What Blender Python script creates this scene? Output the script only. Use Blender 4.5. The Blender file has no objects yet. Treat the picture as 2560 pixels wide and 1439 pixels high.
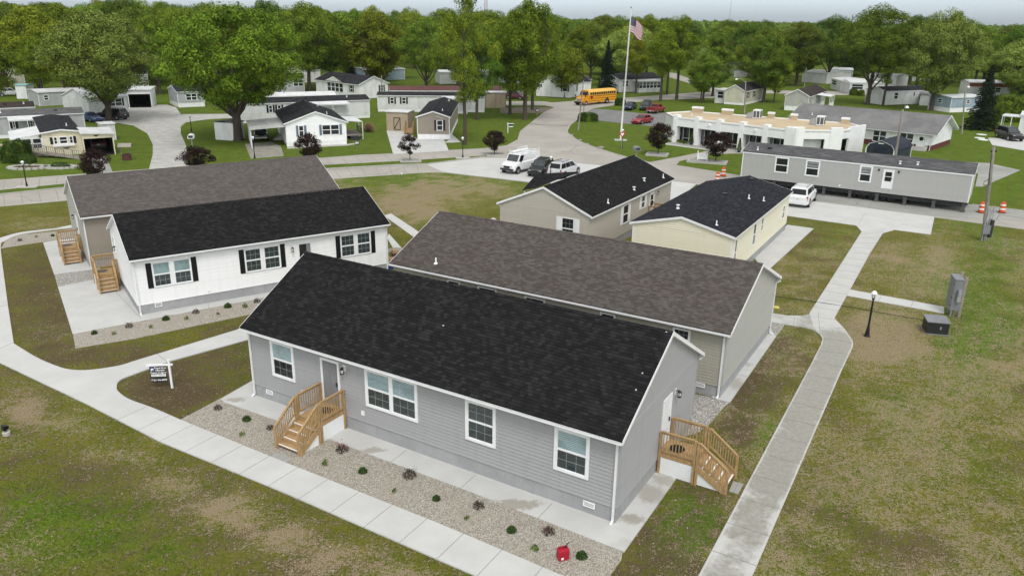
import bpy, bmesh, math, random
import numpy as np
from mathutils import Vector, Matrix
from mathutils.geometry import tessellate_polygon
R = math.radians
rnd = random.Random(7)
scene = bpy.context.scene
C = scene.collection

# ------------------------------------------------------------------ camera
CF, CP, CR, CH = 1941.55, 0.33383, 0.014505, 16.6     # focal (px of a 2560 px wide frame), pitch, roll, height
_c, _s, _cr, _sr = math.cos(CP), math.sin(CP), math.cos(CR), math.sin(CR)

def at(px, py, z=0.0):
    """ground (or height z) point seen at a photo position"""
    uu, vv = px - 1280, py - 719.5
    u, v = uu*_cr + vv*_sr, -uu*_sr + vv*_cr
    d = (u/CF, _c - v/CF*_s, -_s - v/CF*_c)
    t = (z - CH)/d[2]
    return Vector((d[0]*t, d[1]*t, z))

def proj(x, y, z):
    dz = z - CH
    yf = y*_c - dz*_s
    zu = y*_s + dz*_c
    u, v = x/yf*CF, -zu/yf*CF
    return 1280 + u*_cr - v*_sr, 719.5 + u*_sr + v*_cr

def height_at(p, py):
    lo, hi = 0.0, 60.0
    for _ in range(40):
        m = (lo+hi)/2
        if proj(p.x, p.y, m)[1] > py: lo = m
        else: hi = m
    return lo

def depth_of(p):
    return p.y*_c + CH*_s

cam_d = bpy.data.cameras.new('camera')
cam = bpy.data.objects.new('camera', cam_d)
C.objects.link(cam)
cam_d.sensor_width = 36.0
cam_d.lens = CF/2560*36
cam_d.clip_start, cam_d.clip_end = 0.5, 9000
_R0, _U0, _F = Vector((1,0,0)), Vector((0,_s,_c)), Vector((0,_c,-_s))
_X = _R0*_cr + _U0*_sr
_Y = -_R0*_sr + _U0*_cr
cam.matrix_world = Matrix(((_X.x,_Y.x,-_F.x,0),(_X.y,_Y.y,-_F.y,0),(_X.z,_Y.z,-_F.z,CH),(0,0,0,1)))
scene.camera = cam

# ------------------------------------------------------------------ tagging
def tag(o, label=None, cat=None, group=None, kind=None):
    if label: o['label'] = label
    if cat: o['category'] = cat
    if group: o['group'] = group
    if kind: o['kind'] = kind
    return o

def thing(name, loc, rz=0.0, label=None, cat=None, group=None):
    o = bpy.data.objects.new(name, None)
    C.objects.link(o)
    o.location = loc
    o.rotation_euler = (0, 0, rz)
    o.empty_display_size = .3
    return tag(o, label, cat, group)

def copy_tree(o, parent=None):
    c = o.copy()
    C.objects.link(c)
    if parent is not None: c.parent = parent
    for ch in o.children: copy_tree(ch, c)
    return c

# ------------------------------------------------------------------ mesh builder
class MB:
    def __init__(s, M=None):
        s.v, s.f, s.m, s.uv, s.M = [], [], [], {}, M
    def add(s, vs, fs, m=0):
        n = len(s.v)
        if s.M is not None: vs = [s.M @ Vector(p) for p in vs]
        s.v += [tuple(p) for p in vs]
        for f in fs:
            s.f.append(tuple(i+n for i in f)); s.m.append(m)
        return s
    def quad(s, a, b, c, d, m=0, uv=None):
        if uv: s.uv[len(s.f)] = uv
        return s.add([a,b,c,d], [(0,1,2,3)], m)
    def box(s, x0, x1, y0, y1, z0, z1, m=0):
        return s.add([(x0,y0,z0),(x1,y0,z0),(x1,y1,z0),(x0,y1,z0),(x0,y0,z1),(x1,y0,z1),(x1,y1,z1),(x0,y1,z1)],
            [(3,2,1,0),(4,5,6,7),(0,1,5,4),(1,2,6,5),(2,3,7,6),(3,0,4,7)], m)
    def fbox(s, fr, s0, s1, z0, z1, d0, d1, m=0):
        P = lambda a,b,c: fr.p(a,b,c)
        return s.add([P(s0,z0,d0),P(s1,z0,d0),P(s1,z0,d1),P(s0,z0,d1),P(s0,z1,d0),P(s1,z1,d0),P(s1,z1,d1),P(s0,z1,d1)],
            [(3,2,1,0),(4,5,6,7),(0,1,5,4),(1,2,6,5),(2,3,7,6),(3,0,4,7)], m)
    def bar(s, a, b, w, h=None, m=0, up=(0,0,1)):
        """rectangular bar from a to b, w wide, h high"""
        a, b = Vector(a), Vector(b); h = h or w
        d = (b-a).normalized(); u = Vector(up)
        if abs(d.dot(u)) > .98: u = Vector((0,1,0))
        r = d.cross(u).normalized(); u = r.cross(d)
        r *= w/2; u = u*h/2
        return s.add([a-r-u,a+r-u,a+r+u,a-r+u,b-r-u,b+r-u,b+r+u,b-r+u],
            [(3,2,1,0),(4,5,6,7),(0,1,5,4),(1,2,6,5),(2,3,7,6),(3,0,4,7)], m)
    def tube(s, pts, rs, n=8, m=0, cap=True):
        pts = [Vector(p) for p in pts]
        if not hasattr(rs, '__len__'): rs = [rs]*len(pts)
        rings, vs, fs = [], [], []
        for i, p in enumerate(pts):
            d = (pts[min(i+1,len(pts)-1)] - pts[max(i-1,0)]).normalized()
            u = Vector((0,0,1)) if abs(d.z) < .9 else Vector((1,0,0))
            a = d.cross(u).normalized(); b = d.cross(a)
            for k in range(n):
                t = 2*math.pi*k/n
                vs.append(p + (a*math.cos(t)+b*math.sin(t))*rs[i])
        for i in range(len(pts)-1):
            for k in range(n):
                k2 = (k+1) % n
                fs.append((i*n+k, i*n+k2, (i+1)*n+k2, (i+1)*n+k))
        if cap:
            fs.append(tuple(range(n))); fs.append(tuple((len(pts)-1)*n+k for k in range(n)))
        return s.add(vs, fs, m)
    def lathe(s, prof, n=12, o=(0,0,0), m=0):
        vs, fs = [], []
        for r, z in prof:
            for k in range(n):
                t = 2*math.pi*k/n
                vs.append((o[0]+r*math.cos(t), o[1]+r*math.sin(t), o[2]+z))
        for i in range(len(prof)-1):
            for k in range(n):
                k2 = (k+1) % n
                fs.append((i*n+k, i*n+k2, (i+1)*n+k2, (i+1)*n+k))
        fs.append(tuple(range(n))); fs.append(tuple((len(prof)-1)*n+k for k in range(n)))
        return s.add(vs, fs, m)
    def prism(s, poly, z0, z1, m=0, mside=None):
        """poly: list of (x,y); concave allowed"""
        n = len(poly)
        vs = [(p[0],p[1],z0) for p in poly] + [(p[0],p[1],z1) for p in poly]
        tri = tessellate_polygon([[Vector((p[0],p[1],0)) for p in poly]])
        s.add(vs, [tuple(i+n for i in t) for t in tri], m)
        return s.add(vs, [(i,(i+1)%n,(i+1)%n+n,i+n) for i in range(n)], m if mside is None else mside)
    def loft(s, rings, m=0, cap=True):
        n = len(rings[0]); vs = [p for r in rings for p in r]; fs = []
        for i in range(len(rings)-1):
            for k in range(n):
                k2 = (k+1) % n
                fs.append((i*n+k, i*n+k2, (i+1)*n+k2, (i+1)*n+k))
        if cap:
            fs.append(tuple(range(n))); fs.append(tuple((len(rings)-1)*n+k for k in range(n)))
        return s.add(vs, fs, m)
    def build(s, name, mats, parent=None, smooth=False, loc=None):
        me = bpy.data.meshes.new(name)
        me.from_pydata(s.v, [], s.f)
        if not isinstance(mats, (list, tuple)): mats = [mats]
        for m in mats: me.materials.append(m)
        if len(mats) > 1: me.polygons.foreach_set('material_index', s.m)
        if smooth: me.polygons.foreach_set('use_smooth', [True]*len(s.f))
        if s.uv:
            L = me.uv_layers.new(name='UVMap').data
            for fi, uv in s.uv.items():
                for k, li in enumerate(me.polygons[fi].loop_indices): L[li].uv = uv[k]
        o = bpy.data.objects.new(name, me)
        C.objects.link(o)
        if parent is not None: o.parent = parent
        if loc is not None: o.location = loc
        return o

class Fr:
    """a wall's own frame: s along it, z up, d outwards"""
    def __init__(s, o, sd, out):
        s.o, s.sd, s.out = Vector(o), Vector(sd), Vector(out)
    def p(s, a, z, d):
        q = s.o + s.sd*a + s.out*d
        return Vector((q.x, q.y, q.z + z))

# ------------------------------------------------------------------ materials
class NT:
    def __init__(s, name):
        s.mat = bpy.data.materials.new(name); s.mat.use_nodes = True
        s.t = s.mat.node_tree; s.n = s.t.nodes; s.l = s.t.links
        s.b = s.n['Principled BSDF']; s.out = s.n['Material Output']
        s._tc = None
    def new(s, t, **k):
        x = s.n.new(t)
        for a, b in k.items(): setattr(x, a, b)
        return x
    def tc(s, w='Object'):
        if not s._tc: s._tc = s.new('ShaderNodeTexCoord')
        return s._tc.outputs[w]
    def pos(s):
        return s.new('ShaderNodeNewGeometry').outputs['Position']
    def link(s, a, b): s.l.new(a, b)
    def put(s, sock, v):
        if isinstance(v, bpy.types.NodeSocket): s.l.new(v, sock)
        elif isinstance(v, (tuple, list)) and len(v) == 3 and sock.type == 'RGBA': sock.default_value = (*v, 1)
        else: sock.default_value = v
    def noise(s, vec, scale, detail=3, rough=.55, out='Fac', dist=0):
        x = s.new('ShaderNodeTexNoise')
        s.put(x.inputs['Vector'], vec); x.inputs['Scale'].default_value = scale
        x.inputs['Detail'].default_value = detail; x.inputs['Roughness'].default_value = rough
        x.inputs['Distortion'].default_value = dist
        return x.outputs[out]
    def math(s, op, a, b=0.0, c=0.0, clamp=False):
        x = s.new('ShaderNodeMath', operation=op, use_clamp=clamp)
        s.put(x.inputs[0], a); s.put(x.inputs[1], b); s.put(x.inputs[2], c)
        return x.outputs[0]
    def ramp(s, f, a, b, lo=0.0, hi=1.0):
        x = s.new('ShaderNodeMapRange', interpolation_type='SMOOTHSTEP')
        s.put(x.inputs[0], f); x.inputs[1].default_value = a; x.inputs[2].default_value = b
        x.inputs[3].default_value = lo; x.inputs[4].default_value = hi
        return x.outputs[0]
    def mix(s, f, a, b, mode='MIX'):
        x = s.new('ShaderNodeMix', data_type='RGBA', blend_type=mode)
        s.put(x.inputs[0], f); s.put(x.inputs[6], a); s.put(x.inputs[7], b)
        return x.outputs[2]
    def vmap(s, vec, scale=(1,1,1), loc=(0,0,0), rot=(0,0,0)):
        x = s.new('ShaderNodeMapping')
        s.put(x.inputs['Vector'], vec); x.inputs['Scale'].default_value = scale
        x.inputs['Location'].default_value = loc; x.inputs['Rotation'].default_value = rot
        return x.outputs[0]
    def bump(s, h, strength=.3, dist=.02):
        x = s.new('ShaderNodeBump'); x.inputs['Strength'].default_value = strength
        x.inputs['Distance'].default_value = dist
        s.put(x.inputs['Height'], h); s.link(x.outputs[0], s.b.inputs['Normal'])
    def attr(s, name):
        return s.new('ShaderNodeAttribute', attribute_name=name).outputs['Fac']
    def rand(s):
        return s.new('ShaderNodeObjectInfo').outputs['Random']
    def fin(s, col, rough=.7, spec=.3, metal=0, coat=0):
        s.put(s.b.inputs['Base Color'], col); s.put(s.b.inputs['Roughness'], rough)
        s.b.inputs['Specular IOR Level'].default_value = spec
        s.b.inputs['Metallic'].default_value = metal
        s.b.inputs['Coat Weight'].default_value = coat
        s.b.inputs['Coat Roughness'].default_value = .03
        return s.mat

def vary(col, k): return tuple(max(0, min(1, c*k)) for c in col)

_pc = {}
def paint(name, col, rough=.6, var=.12, scale=1.5, spec=.3, metal=0, coat=0, bump=0, bscale=60, grime=.0):
    """painted / moulded surface with faint uneven weathering"""
    if name in _pc: return _pc[name]
    n = NT(name)
    v = n.noise(n.tc(), scale, 5, .6)
    c = n.mix(n.ramp(v, .3, .7), vary(col, 1-var), vary(col, 1+var*.6))
    if grime:
        g = n.noise(n.vmap(n.tc(), (1,1,.25)), 3.1, 5, .65)
        c = n.mix(n.math('MULTIPLY', n.ramp(g, .52, .8), grime), c, vary(col, .45))
    if bump: n.bump(n.noise(n.tc(), bscale, 3), bump, .01)
    _pc[name] = n.fin(c, rough, spec, metal, coat)
    return _pc[name]

def siding_mat(name, col, rough=.5):
    """vinyl lap siding: the laps themselves are modelled; faint streaks and per-course tone"""
    n = NT(name)
    o = n.tc()
    z = n.new('ShaderNodeSeparateXYZ'); n.link(o, z.inputs[0])
    row = n.math('FLOOR', n.math('DIVIDE', z.outputs[2], .115))
    wn = n.new('ShaderNodeTexWhiteNoise', noise_dimensions='1D'); n.link(row, wn.inputs['W'])
    c = n.mix(wn.outputs['Value'], vary(col,.965), vary(col,1.02))
    st = n.noise(n.vmap(o, (2.5,2.5,.35)), 1.6, 4, .6)
    c = n.mix(n.ramp(st,.45,.75,0,.35), c, vary(col,.82))
    n.bump(n.noise(n.vmap(o,(1,1,9)), 7, 3), .08, .01)
    return n.fin(c, rough, .3)

def lap_paint(name, col, pitch=.2):
    """far siding: course lines as bump and a fine joint"""
    n = NT(name)
    o = n.tc()
    z = n.new('ShaderNodeSeparateXYZ'); n.link(o, z.inputs[0])
    fr = n.math('FRACT', n.math('DIVIDE', z.outputs[2], pitch))
    v = n.noise(n.vmap(o,(1,1,.4)), 1.1, 5, .6)
    c = n.mix(n.ramp(v,.35,.75), vary(col,1.02), vary(col,.84))
    n.bump(fr, .6, .02)
    return n.fin(c, .55, .3)

def shingle(name, cols, tabw=.30, row=.14, patch=.35):
    n = NT(name)
    uv = n.tc('UV')
    def bricks(w, off, seed):
        b = n.new('ShaderNodeTexBrick', offset=off, offset_frequency=2, squash=1.0)
        n.put(b.inputs['Vector'], n.vmap(uv, (1,1,1), (seed,0,0)))
        b.inputs['Color1'].default_value = (0,0,0,1); b.inputs['Color2'].default_value = (1,1,1,1)
        b.inputs['Mortar'].default_value = (.5,.5,.5,1)
        b.inputs['Scale'].default_value = 1; b.inputs['Mortar Size'].default_value = .0
        b.inputs['Brick Width'].default_value = w; b.inputs['Row Height'].default_value = row
        return b.outputs['Color']
    a = bricks(tabw, .37, 0); b2 = bricks(tabw*.61, .63, 3.3)
    t = n.math('ADD', n.math('MULTIPLY', a, .6), n.math('MULTIPLY', b2, .4))
    big = n.noise(uv, .55, 4, .6)
    gr = n.noise(uv, 95, 2, .6)
    c = n.mix(n.ramp(t,.25,.8), cols[0], cols[1])
    c = n.mix(n.ramp(b2,.72,.95,0,.55), c, cols[2])
    c = n.mix(n.ramp(big,.42,.62,0,patch), c, vary(cols[0],.75))
    c = n.mix(n.ramp(gr,.35,.75,0,.30), c, vary(cols[1],1.35))
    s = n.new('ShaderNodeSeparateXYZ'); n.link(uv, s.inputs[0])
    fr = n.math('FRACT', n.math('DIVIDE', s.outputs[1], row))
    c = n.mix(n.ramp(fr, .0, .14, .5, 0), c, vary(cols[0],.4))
    n.bump(n.math('ADD', n.math('MULTIPLY', t, .7), n.math('MULTIPLY', gr, .5)), .5, .012)
    return n.fin(c, .95, .05)

def concrete(name, col, stains=(), var=.10, big=.6, crack=0):
    n = NT(name)
    p = n.pos()
    a = n.noise(p, big, 6, .62); b = n.noise(p, 11, 4, .6); g = n.noise(p, 90, 2)
    c = n.mix(n.ramp(a,.35,.68), vary(col,1-var), vary(col,1+var*.5))
    c = n.mix(n.ramp(b,.5,.8,0,.35), c, vary(col,.86))
    c = n.mix(n.ramp(g,.3,.7,0,.22), c, vary(col,.8))
    if crack:
        pc = n.mix(.35, p, n.noise(p, .7, 4, .6, 'Color'), 'ADD')
        vo = n.new('ShaderNodeTexVoronoi', feature='DISTANCE_TO_EDGE'); n.link(pc, vo.inputs['Vector']); vo.inputs['Scale'].default_value = .13
        gate = n.ramp(n.noise(p, .11, 2), .45, .55)
        c = n.mix(n.math('MULTIPLY', n.ramp(vo.outputs['Distance'], .002, .008, crack, 0), gate), c, vary(col,.4))
        tr_ = n.noise(n.vmap(p, (.05,.6,1), (0,0,0), (0,0,.5)), 1.4, 4, .6)
        c = n.mix(n.ramp(tr_, .52, .68, 0, .3), c, vary(col,.72))
    for (x, y, rx, ry, rot, k) in stains:
        v = n.vmap(n.mix(.5, p, n.noise(p, 1.4, 4, .6, 'Color'), 'ADD'), (1/rx,1/ry,0), (0,0,0))
        vm = n.new('ShaderNodeVectorMath', operation='SUBTRACT')
        n.link(v, vm.inputs[0]); vm.inputs[1].default_value = ((x+.25)/rx, (y+.25)/ry, 0)
        ln = n.new('ShaderNodeVectorMath', operation='LENGTH'); n.link(vm.outputs[0], ln.inputs[0])
        c = n.mix(n.ramp(n.math('ADD', ln.outputs['Value'], n.math('MULTIPLY', n.math('SUBTRACT', n.noise(p, 5, 4, .65), .5), 1.6)), .45, 1.05, k, 0), c, (.30,.28,.24))
    n.bump(n.math('ADD', g, n.math('MULTIPLY', b, .6)), .25, .008)
    return n.fin(c, .85, .2)

M = {}
M['trim'] = paint('white_trim', (.80,.81,.82), .45, .06, 2)
M['vinyl_white'] = paint('white_vinyl', (.83,.835,.84), .5, .08, 2)
M['gutter'] = paint('white_aluminium', (.74,.75,.76), .4, .08, 4)
M['black'] = paint('black_paint', (.012,.012,.014), .45, .2, 4)
M['shutter_black'] = paint('black_shutter', (.010,.010,.012), .5, .2, 6)
M['dark_metal'] = paint('dark_metal', (.03,.03,.033), .5, .25, 5, .5)
M['steel'] = paint('galvanised_steel', (.36,.37,.39), .45, .18, 3, .5, .3)
M['grey_box'] = paint('grey_enamel', (.20,.21,.225), .45, .12, 2)
M['glass'] = paint('dark_glass', (.018,.022,.026), .06, .3, 1.2, .6)
M['lens'] = paint('clear_lens', (.65,.66,.65), .15, .1, 3, .6)
M['vent_dark'] = paint('vent_louvre', (.10,.10,.10), .6, .3, 20)

def blind_mat(name, a, b, pitch=.035):
    n = NT(name)
    z = n.new('ShaderNodeSeparateXYZ'); n.link(n.tc(), z.inputs[0])
    fr = n.math('FRACT', n.math('DIVIDE', z.outputs[2], pitch))
    big = n.noise(n.tc(), 1.3, 3)
    c = n.mix(n.ramp(fr,.1,.55), a, b)
    c = n.mix(n.ramp(big,.4,.7,0,.45), c, vary(a,.5))
    return n.fin(c, .08, .5, 0, .6)
M['blind_up'] = blind_mat('window_blind_glass', (.10,.15,.17), (.34,.47,.50), .07)
M['blind_low'] = blind_mat('dark_window_blind_glass', (.014,.020,.022), (.055,.075,.08), .07)
M['muntin'] = paint('grey_muntin', (.36,.39,.40), .4, .05)
M['blind_grey'] = blind_mat('grey_curtain_glass', (.10,.11,.12), (.26,.27,.28), .3)

def wood(name, col):
    n = NT(name)
    o = n.tc()
    g = n.noise(n.vmap(o,(9,9,1.2)), 3, 5, .6)
    k = n.noise(o, 2.3, 4)
    c = n.mix(n.ramp(g,.3,.7), vary(col,.68), vary(col,1.18))
    c = n.mix(n.ramp(k,.5,.75,0,.5), c, vary(col,.6))
    n.bump(g, .2, .005)
    return n.fin(c, .75, .2)
M['lumber'] = wood('treated_lumber', (.42,.28,.14))
M['old_wood'] = wood('grey_weathered_wood', (.30,.27,.235))
M['pole_wood'] = wood('utility_pole_wood', (.23,.21,.185))
M['bark'] = wood('tree_bark', (.075,.06,.047))

def leaf(name, col, col2, trans=.12, spread=1.25):
    """leaf colour varies leaf clump to leaf clump and tree to tree"""
    n = NT(name)
    p = n.tc()
    a = n.noise(p, .8, 3); b = n.noise(p, 3.5, 2)
    c = n.mix(n.ramp(a,.38,.62), col, col2)
    c = n.mix(n.ramp(b,.42,.66,0,.6), c, vary(col2, 1.3))
    hsv = n.new('ShaderNodeHueSaturation')
    r = n.rand()
    n.put(hsv.inputs['Hue'], n.math('ADD', .5-.018*spread, n.math('MULTIPLY', r, .036*spread)))
    n.put(hsv.inputs['Value'], n.math('ADD', 1-.24*spread, n.math('MULTIPLY', n.math('FRACT', n.math('MULTIPLY', r, 7.31)), .48*spread)))
    n.put(hsv.inputs['Color'], c)
    n.fin(hsv.outputs[0], .7, .08)
    tr = n.new('ShaderNodeBsdfTranslucent'); n.link(hsv.outputs[0], tr.inputs['Color'])
    mx = n.new('ShaderNodeMixShader'); mx.inputs[0].default_value = trans
    n.link(n.b.outputs[0], mx.inputs[1]); n.link(tr.outputs[0], mx.inputs[2])
    n.link(mx.outputs[0], n.out.inputs['Surface'])
    return n.mat
M['leaf_maple'] = leaf('maple_leaves', (.048,.086,.008), (.185,.258,.023))
M['leaf_silver'] = leaf('silver_maple_leaves', (.085,.142,.024), (.245,.345,.072))
M['leaf_dark'] = leaf('dark_green_leaves', (.046,.083,.010), (.140,.205,.024))
M['leaf_olive'] = leaf('olive_leaves', (.076,.104,.009), (.220,.260,.020))
M['leaf_red'] = leaf('purple_leaf_plum_leaves', (.016,.010,.010), (.036,.020,.017), .1, .3)
M['needles'] = leaf('spruce_needles', (.010,.020,.012), (.020,.034,.018), .05, .4)
M['leaf_shrub'] = leaf('shrub_leaves', (.030,.060,.014), (.055,.10,.02), .15, .5)
M['leaf_rose'] = leaf('dark_rose_leaves', (.028,.020,.016), (.055,.038,.028), .1, .4)
M['petal'] = paint('rose_petals', (.35,.03,.05), .6)
# ------------------------------------------------------------------ light and sky
SUN_EL, SUN_AZ = 58, 168          # overcast: a broad, weak sun high behind the camera
w = bpy.data.worlds.new('World'); scene.world = w; w.use_nodes = True
nt = w.node_tree; bg = nt.nodes['Background']
sky = nt.nodes.new('ShaderNodeTexSky'); sky.sky_type = 'NISHITA'; sky.sun_disc = False
sky.sun_elevation = R(SUN_EL); sky.sun_rotation = R(SUN_AZ)
sky.air_density = 1.0; sky.dust_density = 1.2; sky.ozone_density = 1.0
hs = nt.nodes.new('ShaderNodeHueSaturation'); hs.inputs['Saturation'].default_value = .16
nt.links.new(sky.outputs[0], hs.inputs['Color'])
# thin uneven cloud sheet
tcw = nt.nodes.new('ShaderNodeTexCoord'); mp = nt.nodes.new('ShaderNodeMapping'); mp.inputs['Scale'].default_value = (1,1,4)
nz = nt.nodes.new('ShaderNodeTexNoise'); nz.inputs['Scale'].default_value = 1.6; nz.inputs['Detail'].default_value = 5
rg = nt.nodes.new('ShaderNodeMapRange'); rg.inputs[1].default_value = .3; rg.inputs[2].default_value = .7
rg.inputs[3].default_value = .92; rg.inputs[4].default_value = 1.1
ml = nt.nodes.new('ShaderNodeMix'); ml.data_type = 'RGBA'; ml.blend_type = 'MULTIPLY'; ml.inputs[0].default_value = 1
nt.links.new(tcw.outputs['Generated'], mp.inputs[0]); nt.links.new(mp.outputs[0], nz.inputs['Vector'])
nt.links.new(nz.outputs['Fac'], rg.inputs[0]); nt.links.new(hs.outputs[0], ml.inputs[6]); nt.links.new(rg.outputs[0], ml.inputs[7])
# bright thin overcast: paler and brighter towards the horizon
sx = nt.nodes.new('ShaderNodeSeparateXYZ'); nt.links.new(tcw.outputs['Generated'], sx.inputs[0])
hz = nt.nodes.new('ShaderNodeMapRange'); hz.interpolation_type = 'SMOOTHSTEP'
hz.inputs[1].default_value = .0; hz.inputs[2].default_value = .35; hz.inputs[3].default_value = 0; hz.inputs[4].default_value = 1
nt.links.new(sx.outputs[2], hz.inputs[0])
hc = nt.nodes.new('ShaderNodeMix'); hc.data_type = 'RGBA'; hc.inputs[6].default_value = (1.10,1.25,1.38,1); hc.inputs[7].default_value = (1.6,1.58,1.5,1)
nt.links.new(hz.outputs[0], hc.inputs[0])
m2 = nt.nodes.new('ShaderNodeMix'); m2.data_type = 'RGBA'; m2.blend_type = 'MULTIPLY'; m2.inputs[0].default_value = 1
nt.links.new(ml.outputs[2], m2.inputs[6]); nt.links.new(hc.outputs[2], m2.inputs[7])
nt.links.new(m2.outputs[2], bg.inputs['Color'])
bg.inputs['Strength'].default_value = .13
sun_d = bpy.data.lights.new('sun', 'SUN'); sun_d.energy = 1.3; sun_d.angle = R(18); sun_d.color = (1,.97,.93)
sun = bpy.data.objects.new('sun', sun_d); C.objects.link(sun)
_az = R(SUN_AZ)      # sky rotation 0 = +Y, clockwise from above
sd = Vector((math.sin(_az)*math.cos(R(SUN_EL)), math.cos(_az)*math.cos(R(SUN_EL)), math.sin(R(SUN_EL))))
sun.rotation_euler = sd.to_track_quat('Z','Y').to_euler()
vs = scene.view_settings
vs.view_transform = 'Standard'; vs.look = 'None'; vs.exposure = .22; vs.gamma = 1
scene.cycles.max_bounces = 6; scene.cycles.diffuse_bounces = 3; scene.cycles.glossy_bounces = 2
scene.cycles.transmission_bounces = 2; scene.cycles.transparent_max_bounces = 4
scene.cycles.use_denoising = True
scene.cycles.caustics_reflective = False; scene.cycles.caustics_refractive = False

# ------------------------------------------------------------------ layout of paving (photo positions -> ground)
def poly(pts, z=0.0): return [at(px, py, z).to_2d() for px, py in pts]
def arcpts(pts, n=4):
    """round a coarse photo outline with a Catmull-Rom curve"""
    out = []
    for i in range(len(pts)-1):
        p0, p1, p2, p3 = pts[max(i-1,0)], pts[i], pts[i+1], pts[min(i+2,len(pts)-1)]
        for k in range(n):
            t = k/n
            out.append(tuple(.5*((2*b)+(c-a)*t+(2*a-5*b+4*c-d)*t*t+(-a+3*b-3*c+d)*t**3) for a,b,c,d in zip(p0,p1,p2,p3)))
    return out + [pts[-1]]

WALK_MAIN = ([(-160,845),(0,908)] + [(215,1010),(400,1105),(700,1228),(1185,1439),(1420,1545),(1640,1545),(1403,1439),(1100,1311),(700,1152),(450,1050)]
    + arcpts([(450,1050),(385,1022),(325,1000),(297,981),(292,967),(300,952),(333.6,937),(431,902)])[1:]
    + [(620,850),(700,826),(680,799),(592,825.7),(330,905.6)]
    + arcpts([(330,905.6),(295,916),(226,926),(174,925),(132,912.5),(87,892),(35,860)])[1:]
    + [(21,770),(7,666)] + arcpts([(7,666),(2,614),(14,603),(45,589),(104,579),(184,570)])[1:] + [(235,564),(232,552)]
    + arcpts([(139,572),(52,582),(0,596),(-40,608),(-62,640)]) + [(-75,815),(-150,785)])
def strip_joint(mb, p, q, w=.014, z=.0, m=0):
    mb.bar((p.x,p.y,z),(q.x,q.y,z), w, .004, m)

con_new = concrete('new_concrete', (.535,.535,.525), var=.07)
def world_stain(px, py, rx, ry, rot=0, k=.75):
    p = at(px, py); return (p.x, p.y, rx, ry, rot, k)
con_house = concrete('house_apron_concrete', (.52,.52,.51), [world_stain(592,1000,.55,.30), world_stain(933,1127,.55,.28), world_stain(1290,1262,1.15,.35,k=.85),
    world_stain(1580,1297,.55,.42,k=.85), world_stain(1625,1235,.65,.75,k=.7), world_stain(1560,1360,.45,.3,k=.25), world_stain(1660,1200,.5,.5,k=.6), world_stain(430,790,.5,.2),
    world_stain(1836,960,.5,1.1,k=.7), world_stain(1868,912,.35,.35,k=.6)], .08)
con_road = concrete('old_concrete_road', (.40,.375,.34), var=.14, big=.16, crack=.7)
con_grey = concrete('grey_concrete_road', (.33,.33,.31), var=.16, big=.25, crack=.7)
asphalt = concrete('worn_asphalt', (.215,.215,.215), var=.16, big=.35, crack=.8)
drive_mat = concrete('crushed_stone_drive', (.46,.45,.43), var=.20, big=.8)
joint = paint('slab_joint', (.24,.235,.22), .9, .3, 8)  # thin dark strips that mark the slab joints
kerb_mat = concrete('kerb_concrete', (.45,.44,.41), var=.12)

def struct(name, mb, mats, label=None):
    o = mb.build(name, mats); o['kind'] = 'structure'
    if label: o['label'] = label
    return o
def slab(name, outline, mat, h=.055, joints=(), label=None, jz=None):
    mb = MB()
    P = poly(outline)
    mb.prism([tuple(p) for p in P], -.05, h, 0)
    for a, b in joints:
        strip_joint(mb, at(*a), at(*b), .02, h+.003, 1)
    return struct(name, mb, [mat, joint], label)

# joints across the front walk
wj = []
pl, ql = at(400,1105), at(1185,1439); pr, qr = at(450,1050), at(1403,1439)
dn = (ql-pl).normalized()
for k in range(-2, 12):
    a = pl + dn*(k*1.55)
    tt = (a-pr).dot(dn); b = pr + dn*tt
    wj.append((a, b))
mb = MB(); P = poly(WALK_MAIN)
mb.prism([tuple(p) for p in P], -.05, .055, 0)
for a, b in wj: strip_joint(mb, a, b, .018, .0575, 1)
for a, b in [((392,886),(430,915)),((20,765),(-68,775)),((35,858),(-76,905))]: strip_joint(mb, at(*a), at(*b), .025, .0575, 1)
struct('sidewalk', mb, [con_new, joint])

slab('concrete_apron', [(145,718),(182,836),(560,764),(664,744),(720,733),(650,690),(309,700),(238,700)], con_house, .05, [((266,706),(352,797)),((520,757),(522,772))])
slab('concrete_apron', [(108,607),(142,601.6),(235,590),(250,672),(135.5,687)], con_house, .05)
slab('concrete_apron', [(552,998),(560,1006),(688.5,1051),(822,1098),(977,1157),(1150.7,1221),(1343,1296),(1560,1381),(1690.5,1197),(1700,1100),(1600,1110),(900,950),(636,950)],
     con_house, .05, [((977,1157),(1017,1126)),((1152,1221),(1190,1189)),((1345,1297),(1381,1259)),((1594,1243),(1640,1257)),((700,1054),(726,1028))])
slab('concrete_apron', [(1780,995),(1824,1007.6),(1940,842),(1925,820),(1800,900)], con_house, .05, [((1868,942),(1836,936))])
slab('concrete_apron', [(1887,647),(1912,684),(2034,572),(1968,563)], con_house, .05)     # beside the cream house
slab('concrete_apron', [(1235,545),(1100,585),(1180,640),(1300,600)], con_house, .05)
# drive between the beige and cream houses
slab('concrete_drive', [(1678,453.5),(1741,461),(1640,545),(1570,560)], con_new, .05)

# paving round the back of the white house
slab('sidewalk', [(960,540),(978,535),(1046,580),(1060,615),(1035,594)], con_new, .05)
slab('sidewalk', [(968,596),(972,585),(1030,650),(1010,668)], con_new, .05)

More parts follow.
